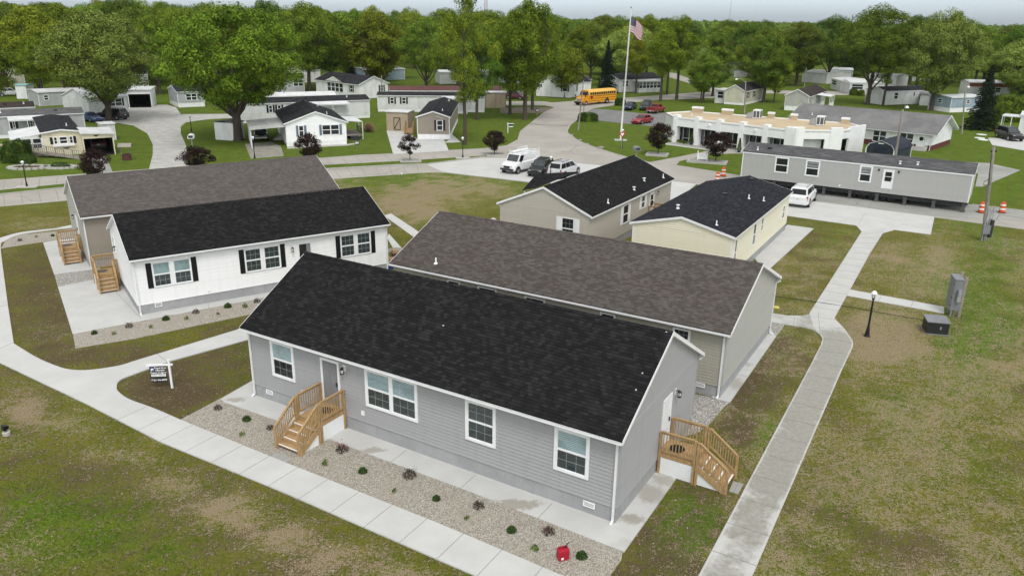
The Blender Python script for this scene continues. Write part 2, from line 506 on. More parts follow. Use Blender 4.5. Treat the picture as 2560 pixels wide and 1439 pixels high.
# right hand walk: strip mesh with a wetness attribute (damp middle, drying edges)
LE = [(1690,1545),(1743,1439),(1827.6,1280),(1888,1172.6),(1958,1047.5),(2010,945),(2051.7,863),(2056,846),(2048,837),(2028,822),(2006,800),(2022.7,785),(2040,759),(2123,628),(2154,579.6)]
RE = [(1835,1545),(1885,1439),(1954,1259.5),(1982,1195),(2055,1037),(2083,975),(2131.6,870),(2134,862),(2131,852),(2110,822),(2090,794),(2090.5,787.5),(2123.4,726),(2190,606),(2215,571)]
def wet_concrete():
    n = NT('damp_concrete')
    p = n.pos(); wv = n.attr('wet')
    a = n.noise(p, .9, 6, .65); b = n.noise(p, 6, 5, .6); g = n.noise(p, 80, 2)
    k = n.math('ADD', wv, n.math('MULTIPLY', n.math('SUBTRACT', a, .5), 1.15))
    k = n.math('ADD', k, n.math('MULTIPLY', n.math('SUBTRACT', b, .5), .35))
    f = n.ramp(k, .26, .70)
    dry = n.mix(n.ramp(a,.3,.7), (.535,.535,.52), (.48,.48,.465))
    wet = n.mix(n.ramp(b,.3,.7), (.335,.325,.285), (.27,.262,.228))
    c = n.mix(f, dry, wet)
    c = n.mix(n.ramp(g,.3,.7,0,.2), c, (.2,.2,.18))
    n.bump(g, .2, .006)
    return n.fin(c, n.ramp(f,0,1,.85,.45), .3)
def perp_pairs(l0, l1, r0, r1):
    l0, l1, r0, r1 = at(*l0), at(*l1), at(*r0), at(*r1)
    d = (l1-l0).normalized(); e = (r1-r0).normalized()
    return [(l, r0+e*((l-r0).dot(d)/e.dot(d))) for l in (l0, l1)]
def walk_strip(name, L, Rr, mat, na=14, seg=1.0, wetf=None, h=.05, jl=1.55):
    rows = []
    dist = 0
    for i in range(len(L)-1):
        ln = ((L[i+1]-L[i]).length + (Rr[i+1]-Rr[i]).length)/2
        k = max(1, int(ln/.35))
        for j in range(k):
            t = j/k
            rows.append((L[i].lerp(L[i+1],t), Rr[i].lerp(Rr[i+1],t), dist+ln*t))
        dist += ln
    rows.append((L[-1], Rr[-1], dist))
    vs, fs, wet = [], [], []
    for l, r, d in rows:
        for k in range(na+1):
            t = k/na
            p = l.lerp(r, t); vs.append((p.x,p.y,h)); wet.append(wetf(t, d, dist) if wetf else 0)
    m = na+1
    for i in range(len(rows)-1):
        for k in range(na): fs.append((i*m+k,i*m+k+1,(i+1)*m+k+1,(i+1)*m+k))
    nb = len(vs)
    for l, r, d in rows:
        vs += [(l.x,l.y,-.05),(r.x,r.y,-.05)]; wet += [0,0]
    for i in range(len(rows)-1):
        fs.append((i*m, (i+1)*m, nb+2*i+2, nb+2*i)); fs.append((i*m+na, (i+1)*m+na, nb+2*i+3, nb+2*i+1))
    nf = len(fs)
    mbj = MB(); mbj.v, mbj.f, mbj.m = vs, fs, [0]*nf
    last = 0
    for l, r, d in rows:
        if d-last >= jl:
            last = d
            mbj.bar((l.x,l.y,h+.003),(r.x,r.y,h+.003), .022, .004, 1)
    wet += [0]*(len(mbj.v)-len(wet))
    o = mbj.build(name, [mat, joint]); o['kind'] = 'structure'
    at_ = o.data.attributes.new('wet','FLOAT','POINT'); at_.data.foreach_set('value', wet)
    return o
def wetf(t, d, D):
    e = min(t, 1-t)
    k = .80 if e > .05 else .12
    if e < .13: k -= .12
    if d > 25.5: k -= min(.75, (d-25.5)*.30)
    if d < 8: k -= .20
    if d < 4.5: k -= .12
    return k
wet_con = wet_concrete()
wp = (perp_pairs((1690,1545),(2028,910),(1835,1545),(2083,975)) + [(at(a,b),at(c,d)) for a,b,c,d in ((2051.7,863,2131.6,868),(2056,848,2133,858),(2050,838,2128,847),(2034,820,2110,822))]
    + perp_pairs((2022.7,785),(2123,628),(2090.5,787.5),(2190,606)) + [(at(2154,579.6),at(2215,571))])
walk_strip('sidewalk', [a for a,b in wp], [b for a,b in wp], wet_con, 16, wetf=wetf)
walk_strip('sidewalk', [at(*p) for p in ((1915,806),(1961,811),(2003,818),(2031,825),(2050,838))], [at(*p) for p in ((1918,782),(1968,790),(2006.5,789.5),(2024,786),(2045,780))], wet_con, 6, wetf=lambda t,d,D: .35 if d<2 else .6, h=.047, jl=1.5)
slab('sidewalk', [(2125,725),(2359.8,768),(2360,784),(2117,740)], con_new, .05, [((2204,740),(2195,754)),((2283,754),(2277,769))])
slab('parking_pad', [(2140,564),(2154,579.6),(2204.4,584),(2236,575),(2327,586.5),(2336,543),(2031,503.5),(1970,497),(1940,536)], con_new, .042,
     [((2163,533),(2145,562)),((2000,530),(2045,536)),((2080,540),(2130,547)),((2258,563),(2310,571))])

# roads
slab('road', [(1623,406.5),(1557,391),(1484,368),(1445,352),(1429,340),(1418,330),(1425,314),(1440,303),(1466,281),(1484,271),(1533,264),(1571,257),(1647,250),(1745,247),(1830,243),
    (1830,232),(1745,231),(1679,236),(1529,247.5),(1440,252),(1380,257),(1362,254),(1250,254),(1250,263),(1362,264),(1386,269),(1359,281),(1324,309),(1300,328),(1293,351),(1268,365),(1213,372),(1122,377),(983,385.6),
    (900,389),(800,397),(167,439.5),(0,451.7),(-300,472),(-300,498),(0,476),(161.6,460),(812,413),(1004,403),(1206,390),(1262,388.5),(1265,391),(1206,394),(1067,411.7),(1004,413.5),(817,424),(161,471),(0,488),(-300,511),(-300,541),(0,516),(170,501),(836,447),(1067,431),(1108,431),
    (1345,458.6),(1420,462),(1590,440),(1678,453.4),(1741,461),(2031,503.4),(2336,542.9),(2700,592),(2700,545),(2430,512),(1856,441),(1689,413.5)], con_road, .02)
slab('parking_lot', [(1067,411.7),(1206,395),(1330,398),(1498,413.5),(1560,425),(1470,462),(1345,458.6),(1108,431)], con_new, .032,
     [((1258,437),(1290,442)),((1310,445),(1348,449)),((1140,420),(1190,432))])
slab('parking_lot', [(1494.7,302),(1560,309),(1690,322),(1760,300),(1700,282),(1600,284),(1545,277),(1484,272),(1468,281),(1452,296),(1478,300)], asphalt, .03)
slab('road', [(1856,441),(2430,512),(2700,546),(2700,560),(2336,541),(2031,502.5),(1960,493),(1830,470)], con_grey, .028,
     [((2187,500),(2170,520)),((2105,495),(2085,508)),((2420,535),(2411,552)),((2270,505),(2255,530)),((2010,480),(1990,497))])
mb = MB()
for pts in [[(1324,309.5),(1360,313),(1425,314.5)],]:
    for a, b in zip(pts, pts[1:]): mb.bar(at(*a,.026), at(*b,.026), .32, .006, 0)
struct('drainage_grate', mb, M['dark_metal'])
slab('road', [(1660,180),(1690,184),(1758,210),(1850,236),(1800,240),(1745,215),(1668,192)], con_road, .018)
slab('road', [(1900,233),(2110,238),(2330,232),(2330,226),(2110,229),(1900,226)], con_road, .016)
slab('driveway', [(292,307.5),(333.5,314),(368,333.6),(382,361),(382,386),(372,425),(476,420),(472.5,406.5),(465.6,365),(452,333.6),(452,316),(465.6,306),(514,299),(600,294),(600,287),(573,285),(452,286),(440,268),(417,262),(330,264),(312,274),(300,290),(240,296),(230,305)], drive_mat, .015)
slab('driveway', [(627,397),(710,390),(702,366),(680,355),(612,360)], concrete('packed_gravel_drive', (.30,.285,.25), var=.25, big=1.2), .012)
slab('driveway', [(966,326.5),(983,385.8),(1122,377.3),(1110,349),(1044,348),(1017,330)], con_new, .03, [((1040,350),(1052,381)),((975,355),(1115,361))])
slab('sidewalk', [(1125,332),(1152,356),(1110,357),(1124,350)], con_new, .03)
slab('driveway', [(2470,345),(2480,363),(2700,400),(2700,350)], con_new, .03)
slab('concrete_pad', [(2415,405.5),(2445,436),(2438,466),(2455,467),(2551,426),(2470,408)], con_grey, .03)
slab('sidewalk', [(1623,406.8),(1690,413.8),(1700,403),(1747,394),(1783,383),(1800,385),(1855,384),(1853,378),(1785,371),(1775,377),(1700,392)], con_road, .055)
slab('sidewalk', [(1664,361.5),(1776,376.5),(1776,374.6),(1664,359)], con_new, .035)
slab('driveway', [(240,440),(285,437),(262,386),(212,388)], con_grey, .012)
slab('sidewalk', [(573,296.5),(605,295),(593,273),(575,274)], concrete('brick_path', (.30,.22,.17), var=.2), .012)
slab('path', [(-30,367),(40,362),(40,358),(-30,362)], concrete('sandy_path', (.42,.36,.26), var=.2), .012)
slab('driveway', [(1250,272),(1310,268),(1386,269.5),(1350,283),(1250,283)], concrete('dirt_drive', (.20,.165,.13), var=.25), .012)
slab('kerb_strip', [(718,369),(718,372.5),(870,364),(893,360.5),(890,358.5),(868,361)], kerb_mat, .06)

# slab joints across the old concrete streets
mb = MB()
def road_joints(top, bot, n):
    for k in range(n):
        t = (k+.5)/n
        f = lambda L: tuple(a+(b-a)*t for a, b in zip(L[0], L[1]))
        a, b = at(*f(top)), at(*f(bot))
        mb.bar((a.x,a.y,.023),(b.x,b.y,.023), .05, .004, 0)
road_joints(((-100,459),(167,440)),((-100,483),(161.6,460.5)),6); road_joints(((800,397),(1120,378)),((812,412.5),(1150,394)),9)
road_joints(((-100,496),(161,471.5)),((-100,524),(170,500.5)),6); road_joints(((817,424.5),(1060,412)),((836,446.5),(1062,431)),7)
struct('road_joints', mb, joint)
# grass medians between the two streets, with kerbs
def kerbed(name, outline, w=.16, h=.11):
    mb = MB(); P = poly(outline); n = len(P)
    for i in range(n):
        a, b = P[i], P[(i+1)%n]
        mb.bar((a.x,a.y,h/2-.02),(b.x,b.y,h/2-.02), w, h+.04, 0)
    return struct(name, mb, kerb_mat)
MED = [[(-300,499),(0,477),(161.6,461),(812,414),(1004,404),(1150,394.5),(1206,391),(1259,389),(1206,393.4),(1067,411),(1004,412.6),(817,423),(161,470),(0,487),(-300,510)]]
for md in MED: kerbed('kerb', md)
# kerb along the outside of the street
mb = MB()
for pts in [arcpts([(1689,413.5),(1623,406.3),(1557,390.7),(1484,367.7),(1445,351.7),(1429,339.7),(1418,330),(1425,314)],3),
            [(1293,351),(1268,364.7),(1213,371.7),(1122,376.7)], [(983,385.3),(900,388.7),(800,396.7),(480,418)],[(372,424),(280,431)],[(240,434),(0,451.5),(-300,471.8)],
            [(-300,541.4),(0,516.3),(170,501.3),(836,447.3),(1067,431.3),(1108,431.3),(1345,458.9)],[(1689,414),(1856,441)],[(2336,543.3),(2700,592.5)],[(2430,511.5),(2700,544.5)]]:
    Q = [at(*p) for p in pts]
    for a, b in zip(Q, Q[1:]): mb.bar((a.x,a.y,.02),(b.x,b.y,.02), .15, .1, 0)
struct('kerb', mb, kerb_mat)

# ------------------------------------------------------------------ gravel beds
def gravel_mat(name, cols, sc=26):
    n = NT(name)
    p = n.pos()
    v = n.new('ShaderNodeTexVoronoi'); n.link(p, v.inputs['Vector']); v.inputs['Scale'].default_value = sc
    v2 = n.new('ShaderNodeTexVoronoi'); n.link(p, v2.inputs['Vector']); v2.inputs['Scale'].default_value = sc*.55
    s = n.new('ShaderNodeSeparateColor'); n.link(v.outputs['Color'], s.inputs[0])
    s2 = n.new('ShaderNodeSeparateColor'); n.link(v2.outputs['Color'], s2.inputs[0])
    big = n.noise(p, .8, 4)
    c = n.mix(s.outputs[0], cols[0], cols[1])
    c = n.mix(n.ramp(s.outputs[1],.72,.8), c, cols[2])
    c = n.mix(n.ramp(s2.outputs[0],.75,.9,0,.7), c, cols[3])
    c = n.mix(n.ramp(v.outputs['Distance'],.25,.75,0,.75), c, vary(cols[0],.3))
    c = n.mix(n.ramp(big,.4,.7,0,.35), c, vary(cols[0],.8))
    n.bump(n.math('SUBTRACT', 1, v.outputs['Distance']), .9, .03)
    return n.fin(c, .85, .25)
gravel_m = gravel_mat('tan_river_gravel', [(.44,.395,.325),(.59,.545,.465),(.70,.675,.625),(.32,.28,.225)], 32)
gravel_w = gravel_mat('pale_grey_gravel', [(.34,.325,.30),(.56,.54,.50),(.70,.69,.66),(.27,.25,.22)], 18)
def stuffslab(name, outline, mat, h, label, cat='gravel'):
    mb = MB(); mb.prism([tuple(p) for p in poly(outline)], -.04, h, 0)
    o = mb.build(name, mat); return tag(o, label, cat, kind='stuff')
stuffslab('gravel', [(450,1050),(552,996),(640,1010),(688.5,1045),(822,1092),(977,1151),(1150.7,1215),(1343,1290),(1556,1381),(1553,1400),(1527,1436),(1490,1480),(1403,1439),(1100,1311),(700,1152)], gravel_m, .03, 'tan gravel bed of young shrubs along the front of the grey house')
stuffslab('gravel', [(182,834),(189,871),(330,848),(618.5,787.5),(705,768),(700,735),(560,764)], gravel_m, .025, 'tan gravel bed of small shrubs along the front of the white house')
stuffslab('gravel', [(2,622),(14,602),(45,588),(139,579),(180,573),(200,592),(142,600),(108,605),(35,616)], gravel_m, .025, 'tan gravel strip inside the curved walk beside the brown house')
stuffslab('gravel', [(135.5,685),(235,671),(250,700),(236,705),(145,719)], gravel_w, .03, 'grey gravel strip between the two concrete pads and their steps')
stuffslab('gravel', [(1730,985),(1800,997),(1822,1007),(1806,1022),(1774,1060),(1740,1085),(1700,1090),(1690,1040)], gravel_w, .03, 'pale gravel between the grey house and the tan house')
stuffslab('gravel', [(1925,808),(1961,812),(1950,830),(1936,843),(1920,838)], gravel_w, .03, 'small pale gravel patch at the far corner of the tan house')
stuffslab('gravel', [(1664,358.5),(1776,374),(1840,382),(1850,378),(1683,355)], gravel_w, .03, 'pale stone bed under the windows of the white office')

# ------------------------------------------------------------------ the lawn, one sheet to the horizon
def fbm(x, y, seed, oct=4):
    """cheap value noise for authoring where the grass is thin"""
    tot = np.zeros_like(x); amp = 1.0; fr = 1.0
    for o in range(oct):
        xi = np.floor(x*fr).astype(np.int64); yi = np.floor(y*fr).astype(np.int64)
        xf = x*fr-xi; yf = y*fr-yi
        xf = xf*xf*(3-2*xf); yf = yf*yf*(3-2*yf)
        def h(a, b):
            k = (a*374761393 + b*668265263 + seed*974634 + o*7919) & 0x7fffffff
            k = ((k ^ (k >> 13))*1274126177) & 0x7fffffff
            return ((k ^ (k >> 16)) & 0xffff)/65535.0
        v = (h(xi,yi)*(1-xf)+h(xi+1,yi)*xf)*(1-yf) + (h(xi,yi+1)*(1-xf)+h(xi+1,yi+1)*xf)*yf
        tot += amp*v; amp *= .5; fr *= 2
    return tot/1.875
# (photo x, y, radius x, radius y, strength) of bare soil, straw and lush grass; they become ground attributes
SOIL = [(430,965,110,60,.9),(560,900,70,40,.55),(330,960,45,25,.4),(110,720,90,110,.45),(130,800,70,70,.6),(190,890,120,30,.65),(330,890,140,25,.55),(560,820,70,20,.4),
    (1870,930,70,120,.85),(1960,880,60,60,.55),(1840,1060,40,60,.8),(1760,1230,60,60,.55),(1700,1330,110,70,.6),(1650,1400,120,50,.5),(1570,1430,70,40,.6),(1720,1420,40,60,.75),(1800,1240,40,30,.5),
    (60,1030,70,60,.45),(250,1180,150,50,.35),(470,1240,160,70,.45),(640,1330,170,50,.4),(760,1400,170,50,.5),(60,930,80,25,.4),(880,1430,160,40,.3),
    (2050,1250,130,120,.35),(2250,1380,220,70,.4),(2010,620,60,120,.22),(2060,700,60,60,.2),(110,660,80,60,.25),(1040,500,60,25,.3)]
STRAW = [(150,1060,100,32,.55),(300,1140,90,32,.55),(440,1215,80,36,.6),(560,1275,90,40,.6),(690,1335,90,40,.6),(820,1390,110,40,.6),(960,1440,110,40,.5),(2355,660,55,70,.95),(2330,700,90,50,.55),(2230,650,80,50,.5),(2250,800,160,40,.6),(2210,860,130,40,.95),(2160,820,60,40,.7),(2470,920,160,40,.7),(2330,890,170,28,.6),(2240,960,90,50,.35),(2350,1060,260,60,.35),(2120,1180,150,60,.35),(2290,1240,220,60,.4),
    (2480,1380,120,60,.35),(60,1030,60,40,.7),(60,975,70,25,.3),(1030,505,85,32,1.0),(1130,470,130,26,.8),(1010,480,80,22,.7),(1050,540,55,20,.8),(1200,475,90,18,.7),(870,462,60,15,.5),(1260,490,60,20,.4),(500,1250,90,50,.4),(820,1400,120,50,.45),(300,1130,80,40,.35),(90,565,90,14,.4),(1170,505,60,20,.3),(2500,1050,90,50,.3)]
LUSH = [(250,1310,160,80,.8),(100,1260,120,70,.6),(430,1410,160,50,.6),(820,1220,60,60,.1),(330,1390,260,50,.5),(1910,1080,50,60,.5),(1730,1300,60,90,.85),(1990,820,60,40,.4),(2440,760,110,180,.85),(2230,990,90,50,.35),(1010,440,200,14,.5),(1110,470,200,10,.2),(2380,850,60,50,.8),(2490,640,90,60,.5),(2100,1330,90,90,.35),(1880,990,50,60,.5),(230,740,40,50,.3),(620,870,80,20,.5),(350,930,60,16,.5),(2060,590,60,30,.4),(1700,1180,40,40,.3),(2450,1180,150,80,.25)]
def field(px, py, L):
    t = np.zeros_like(px)
    for x, y, rx, ry, k in L:
        t = np.maximum(t, .88*k*np.exp(-(((px-x)/rx)**2+((py-y)/ry)**2)*.8))
    return t
def projn(x, y):
    dz = -CH; yf = y*_c - dz*_s; yf = np.maximum(yf, 1.0); zu = y*_s + dz*_c
    u = x/yf*CF; v = -zu/yf*CF
    return 1280+u*_cr-v*_sr, 719.5+u*_sr+v*_cr
def ground_fields(x, y):
    px, py = projn(x, y)
    wob = (fbm(x*.8, y*.8, 3)-.5)
    px = px + wob*90; py = py + (fbm(x*.8+50, y*.8, 4)-.5)*70
    far = np.clip((y-62)/20, 0, 1)
    near = 1-far
    pt = fbm(x*.35, y*.35, 11); pt2 = fbm(x*.9, y*.9, 12)
    bed = np.exp(-((px-300)/420.)**2)*(py > 560)
    rightf = np.clip((px-1650)/150, 0, 1)*np.clip((py-570)/80, 0, 1)
    soil = near*np.clip((pt2-.50)*1.7+.03, .0, .5)*(py > 560)
    straw = rightf*np.clip((fbm(x*.9+9,y*.9,31)-.34)*1.5,0,.46) + near*np.clip((pt-.54)*1.6+.0+.14*rightf, .0, .5)
    sf = 1.3*field(px, py, SOIL)*np.clip(.35+1.4*pt2, 0, 1.35); tf = 1.3*field(px, py, STRAW)*np.clip(.25+1.5*pt2, 0, 1.35)
    soil = np.maximum(np.minimum(soil,.5)*(1-.7*tf), np.clip(sf,0,.88)); straw = np.maximum(np.minimum(straw,.58)*(1-.6*sf), np.clip(tf,0,.86))
    lush = field(px, py, LUSH)*np.clip(.3+1.4*pt, 0, 1.2) + far*.75 + near*np.clip((pt-.5)*1.1,0,.4)
    lush = lush - field(px, py, [(1050,500,300,50,.75)])*far
    straw = straw*(1-.55*field(px,py,LUSH)*near); soil = soil*(1-.6*field(px,py,LUSH)*near)
    return np.clip(soil,0,.9), np.clip(straw,0,.9), np.clip(lush,0,1)

def grass_ground():
    n = NT('lawn')
    p = n.pos()
    soil, straw, lush = n.attr('soil'), n.attr('straw'), n.attr('lush')
    a = n.noise(p, .7, 6, .65); b = n.noise(p, 2.6, 5, .65); c0 = n.noise(p, 9, 4, .7); d = n.noise(p, 26, 3, .75)
    g1 = n.mix(n.ramp(a,.38,.62), (.108,.126,.015), (.160,.150,.024))
    g2 = n.mix(n.ramp(a,.38,.62), (.058,.124,.007), (.105,.178,.011))
    c = n.mix(n.ramp(lush, .05, .85), g1, g2)
    c = n.mix(n.ramp(b,.47,.66,0,.6), c, (.042,.062,.008))
    c = n.mix(n.ramp(c0,.50,.64,0,.45), c, (.165,.150,.040))
    c = n.mix(n.ramp(c0,.50,.36,0,.5), c, (.030,.048,.006))
    c = n.mix(n.ramp(d,.50,.66,0,.65), c, n.mix(.6, c, (.02,.025,.006)))
    c = n.mix(n.ramp(d,.48,.36,0,.35), c, (.165,.175,.040))
    def amount(f, gain, lo, hi):
        k = n.math('ADD', f, n.math('MULTIPLY', n.math('SUBTRACT', b, .5), gain*1.3))
        k = n.math('ADD', k, n.math('MULTIPLY', n.math('SUBTRACT', c0, .5), gain*1.7))
        k = n.math('ADD', k, n.math('MULTIPLY', n.math('SUBTRACT', d, .5), gain*1.7))
        return n.ramp(k, lo, hi, 0, .92)
    sm = amount(soil, 1.45, .08, .48)
    c = n.mix(sm, c, n.mix(n.ramp(d,.38,.62), (.048,.034,.021), (.132,.094,.062)))
    st = amount(straw, 1.6, .27, .72)
    c = n.mix(st, c, n.mix(n.ramp(d,.38,.62), (.150,.115,.070), (.40,.32,.215)))
    wv = n.new('ShaderNodeTexWave'); n.put(wv.inputs['Vector'], n.vmap(p, (1,1,1), (0,0,0), (0,0,.55)))
    wv.inputs['Scale'].default_value = .28; wv.inputs['Distortion'].default_value = 1.6; wv.inputs['Detail Scale'].default_value = .3
    c = n.mix(n.math('MULTIPLY', n.ramp(wv.outputs['Fac'], .3, .7, 0, .35), lush), c, vary((.075,.135,.010),1.15))
    n.bump(n.math('ADD', n.math('MULTIPLY', d, .7), n.math('MULTIPLY', c0, .8)), .8, .05)
    return n.fin(c, .95, .02)
lawn = grass_ground()

def grid_axis(lo, hi, dense_lo, dense_hi, st, big):
    a = [lo]
    x = lo
    while x < hi:
        if dense_lo <= x <= dense_hi: x += st
        else: x += min(big, max(st, (dense_lo-x)*.4 if x < dense_lo else (x-dense_hi)*.4))
        a.append(min(x, hi))
    return np.array(a)
gx = grid_axis(-4500, 4500, -52, 62, .45, 900)
gy = grid_axis(-60, 5500, 12, 98, .45, 900)
X, Y = np.meshgrid(gx, gy)
nx, ny = len(gx), len(gy)
V = np.stack([X.ravel(), Y.ravel(), np.zeros(nx*ny)], 1)
ii = (np.arange(ny-1)[:,None]*nx + np.arange(nx-1)[None,:]).ravel()
F4 = np.stack([ii, ii+1, ii+nx+1, ii+nx], 1)
def mesh_np(name, V, F, mat):
    me = bpy.data.meshes.new(name)
    k = F.shape[1]
    me.vertices.add(len(V)); me.vertices.foreach_set('co', np.asarray(V, np.float32).ravel())
    me.loops.add(F.size); me.loops.foreach_set('vertex_index', F.astype(np.int32).ravel())
    me.polygons.add(len(F)); me.polygons.foreach_set('loop_start', np.arange(0, F.size, k, dtype=np.int32))
    me.polygons.foreach_set('loop_total', np.full(len(F), k, np.int32))
    me.update(calc_edges=True)
    for m in (mat if isinstance(mat, (list,tuple)) else [mat]): me.materials.append(m)
    return me
me = mesh_np('ground', V, F4, lawn)
so, st_, lu = ground_fields(V[:,0], V[:,1])
far_m = np.hypot(V[:,0], V[:,1]) > 600
lu[far_m] = .9; so[far_m] = 0; st_[far_m] = 0
for nm, val in (('soil',so),('straw',st_),('lush',lu)):
    me.attributes.new(nm,'FLOAT','POINT').data.foreach_set('value', val.astype(np.float32))
gob = bpy.data.objects.new('ground', me); C.objects.link(gob); gob['kind'] = 'structure'
# median grass, raised to kerb height
for md in MED:
    mb = MB(); mb.prism([tuple(p) for p in poly(md)], .0, .10, 0)
    o = mb.build('grass_verge', lawn); o['kind'] = 'structure'
    o.data.attributes.new('lush','FLOAT','POINT').data.foreach_set('value', [.9]*len(o.data.vertices))
# ------------------------------------------------------------------ houses
M['roof_black'] = shingle('black_shingles', [(.0125,.0125,.013),(.021,.021,.0222),(.036,.036,.0375)], patch=.2)
M['roof_brown'] = shingle('brown_grey_shingles', [(.072,.062,.058),(.108,.095,.089),(.124,.119,.110)], .33, patch=.15)
M['roof_taupe'] = shingle('weathered_brown_shingles', [(.088,.078,.073),(.120,.108,.102),(.145,.130,.122)], .33, patch=.15)
M['roof_blue'] = shingle('blue_black_shingles', [(.019,.0195,.025),(.031,.032,.038),(.055,.055,.064)], .6, patch=.2)
M['roof_grey'] = shingle('mid_grey_shingles', [(.082,.082,.086),(.125,.125,.130),(.180,.180,.186)], .9, patch=.3)
M['roof_far'] = shingle('dark_far_shingles', [(.022,.022,.026),(.038,.038,.043),(.062,.062,.068)], .7, patch=.3)
M['roof_farbrown'] = shingle('brown_far_shingles', [(.042,.034,.032),(.062,.050,.046),(.085,.070,.065)], .7, patch=.3)
M['roof_metal'] = paint('white_metal_roof', (.66,.67,.68), .45, .14, .6, grime=.35)
M['roof_old'] = paint('pale_grey_roll_roof', (.175,.175,.175), .9, .22, .35, bump=.3, grime=.5)
M['skirt_grey'] = paint('grey_skirting', (.335,.338,.345), .6, .10, 1.2, grime=.25)
M['gutter_in'] = paint('gutter_trough', (.16,.155,.14), .8, .3, 6)
M['door_white'] = paint('white_door', (.76,.77,.78), .45, .05)
M['door_grey'] = paint('grey_door', (.22,.225,.235), .45, .1)
M['reveal_dark'] = paint('dark_interior', (.02,.02,.02), .9, .2)  # near-black colour stands in for shade inside open doorway and garages
SID = {k: siding_mat(k+'_siding', c) for k, c in dict(grey=(.345,.345,.355), tan=(.36,.345,.29), greige=(.40,.40,.375), white=(.85,.855,.86), taupe=(.285,.25,.205), cream=(.75,.72,.57),
       beige=(.445,.42,.365), silver=(.40,.40,.385)).items()}

def frames(L, W, x0=0, y0=0):
    return dict(front=Fr((x0,y0,0),(1,0,0),(0,-1,0)), back=Fr((x0,y0+W,0),(1,0,0),(0,1,0)),
                left=Fr((x0,y0,0),(0,1,0),(-1,0,0)), right=Fr((x0+L,y0,0),(0,1,0),(1,0,0)))

def siding_wall(mb, fr, length, z0, top, m=0, pitch=.15):
    """real lap courses; top(s) gives wall height, piecewise linear with one peak in the middle"""
    zmax = max(top(0), top(length/2), top(length)); zl = top(0)
    def span(z):
        if z <= zl or zmax-zl < 1e-4: return 0.0, length
        k = min(1, (z-zl)/(zmax-zl))
        return k*length/2, length-k*length/2
    z = z0
    while z < zmax-.005:
        z2 = min(z+pitch, zmax)
        if z < zl < z2: z2 = zl
        a0, a1 = span(z); b0, b1 = span(z2)
        mb.quad(fr.p(a0,z,.028), fr.p(a1,z,.028), fr.p(b1,z2,.0), fr.p(b0,z2,.0), m)
        mb.quad(fr.p(a0,z,.0), fr.p(a1,z,.0), fr.p(a1,z,.028), fr.p(a0,z,.028), m)
        z = z2

def plain_wall(mb, fr, length, z0, top, m=0):
    a = [fr.p(0,z0,0), fr.p(length,z0,0), fr.p(length,top(length),0), fr.p(length/2,top(length/2),0), fr.p(0,top(0),0)]
    mb.add(a, [(0,1,2,3,4)], m)

def roof_slopes(mb, L, W, ze, zr, oe, orx, step=.14, stepped=True, m=0, thick=.05):
    sl = (zr-ze)/(W/2+oe); S = math.hypot(W/2+oe, zr-ze)
    n = max(1, int(round(S/step))) if stepped else 1
    for side in (0, 1):
        def P(x, t, off=0.0):
            y = -oe + t*(W/2+oe); z = ze + t*(zr-ze)
            nx_, nz_ = -sl/math.hypot(sl,1), 1/math.hypot(sl,1)
            y += nx_*off; z += nz_*off
            if side: y = W - y
            return (x, y, z)
        for i in range(n):
            t0, t1 = i/n, (i+1)/n
            lo, hi = (.014, .003) if stepped else (0, 0)
            x0, x1 = -orx, L+orx
            mb.quad(P(x0,t0,lo), P(x1,t0,lo), P(x1,t1,hi), P(x0,t1,hi), m, [(x0,t0*S),(x1,t0*S),(x1,t1*S),(x0,t1*S)])
            if stepped:
                mb.quad(P(x0,t0,-.005), P(x1,t0,-.005), P(x1,t0,lo), P(x0,t0,lo), m, [(x0,t0*S),(x1,t0*S),(x1,t0*S+.01),(x0,t0*S+.01)])
        # underside and edges
        x0, x1 = -orx, L+orx
        for a, b in ((P(x0,0,-thick),P(x1,0,-thick)),):
            mb.quad(P(x0,0,-thick), P(x1,0,-thick), P(x1,1,-thick), P(x0,1,-thick), m)
            mb.quad(P(x0,0,-thick), P(x1,0,-thick), P(x1,0,0), P(x0,0,0), m)
        for x in (x0, x1): mb.quad(P(x,0,-thick), P(x,1,-thick), P(x,1,.004), P(x,0,.004), m)
    # ridge cap pieces
    if stepped:
        k = int((L+2*orx)/.3)
        for i in range(k):
            xa = -orx + i*(L+2*orx)/k; xb = xa + (L+2*orx)/k
            for sgn in (-1, 1):
                y0 = W/2; y1 = W/2+sgn*.14
                mb.quad((xa,y0,zr+.030),(xb,y0,zr+.018),(xb,y1,zr-.14*sl+.022),(xa,y1,zr-.14*sl+.034), m, [(xa,9),(xb,9),(xb,9.14),(xa,9.14)])
                mb.quad((xa,y0,zr+.005),(xa,y0,zr+.030),(xa,y1,zr-.14*sl+.034),(xa,y1,zr-.14*sl), m, [(xa,9),(xa,9),(xa,9.1),(xa,9.1)])

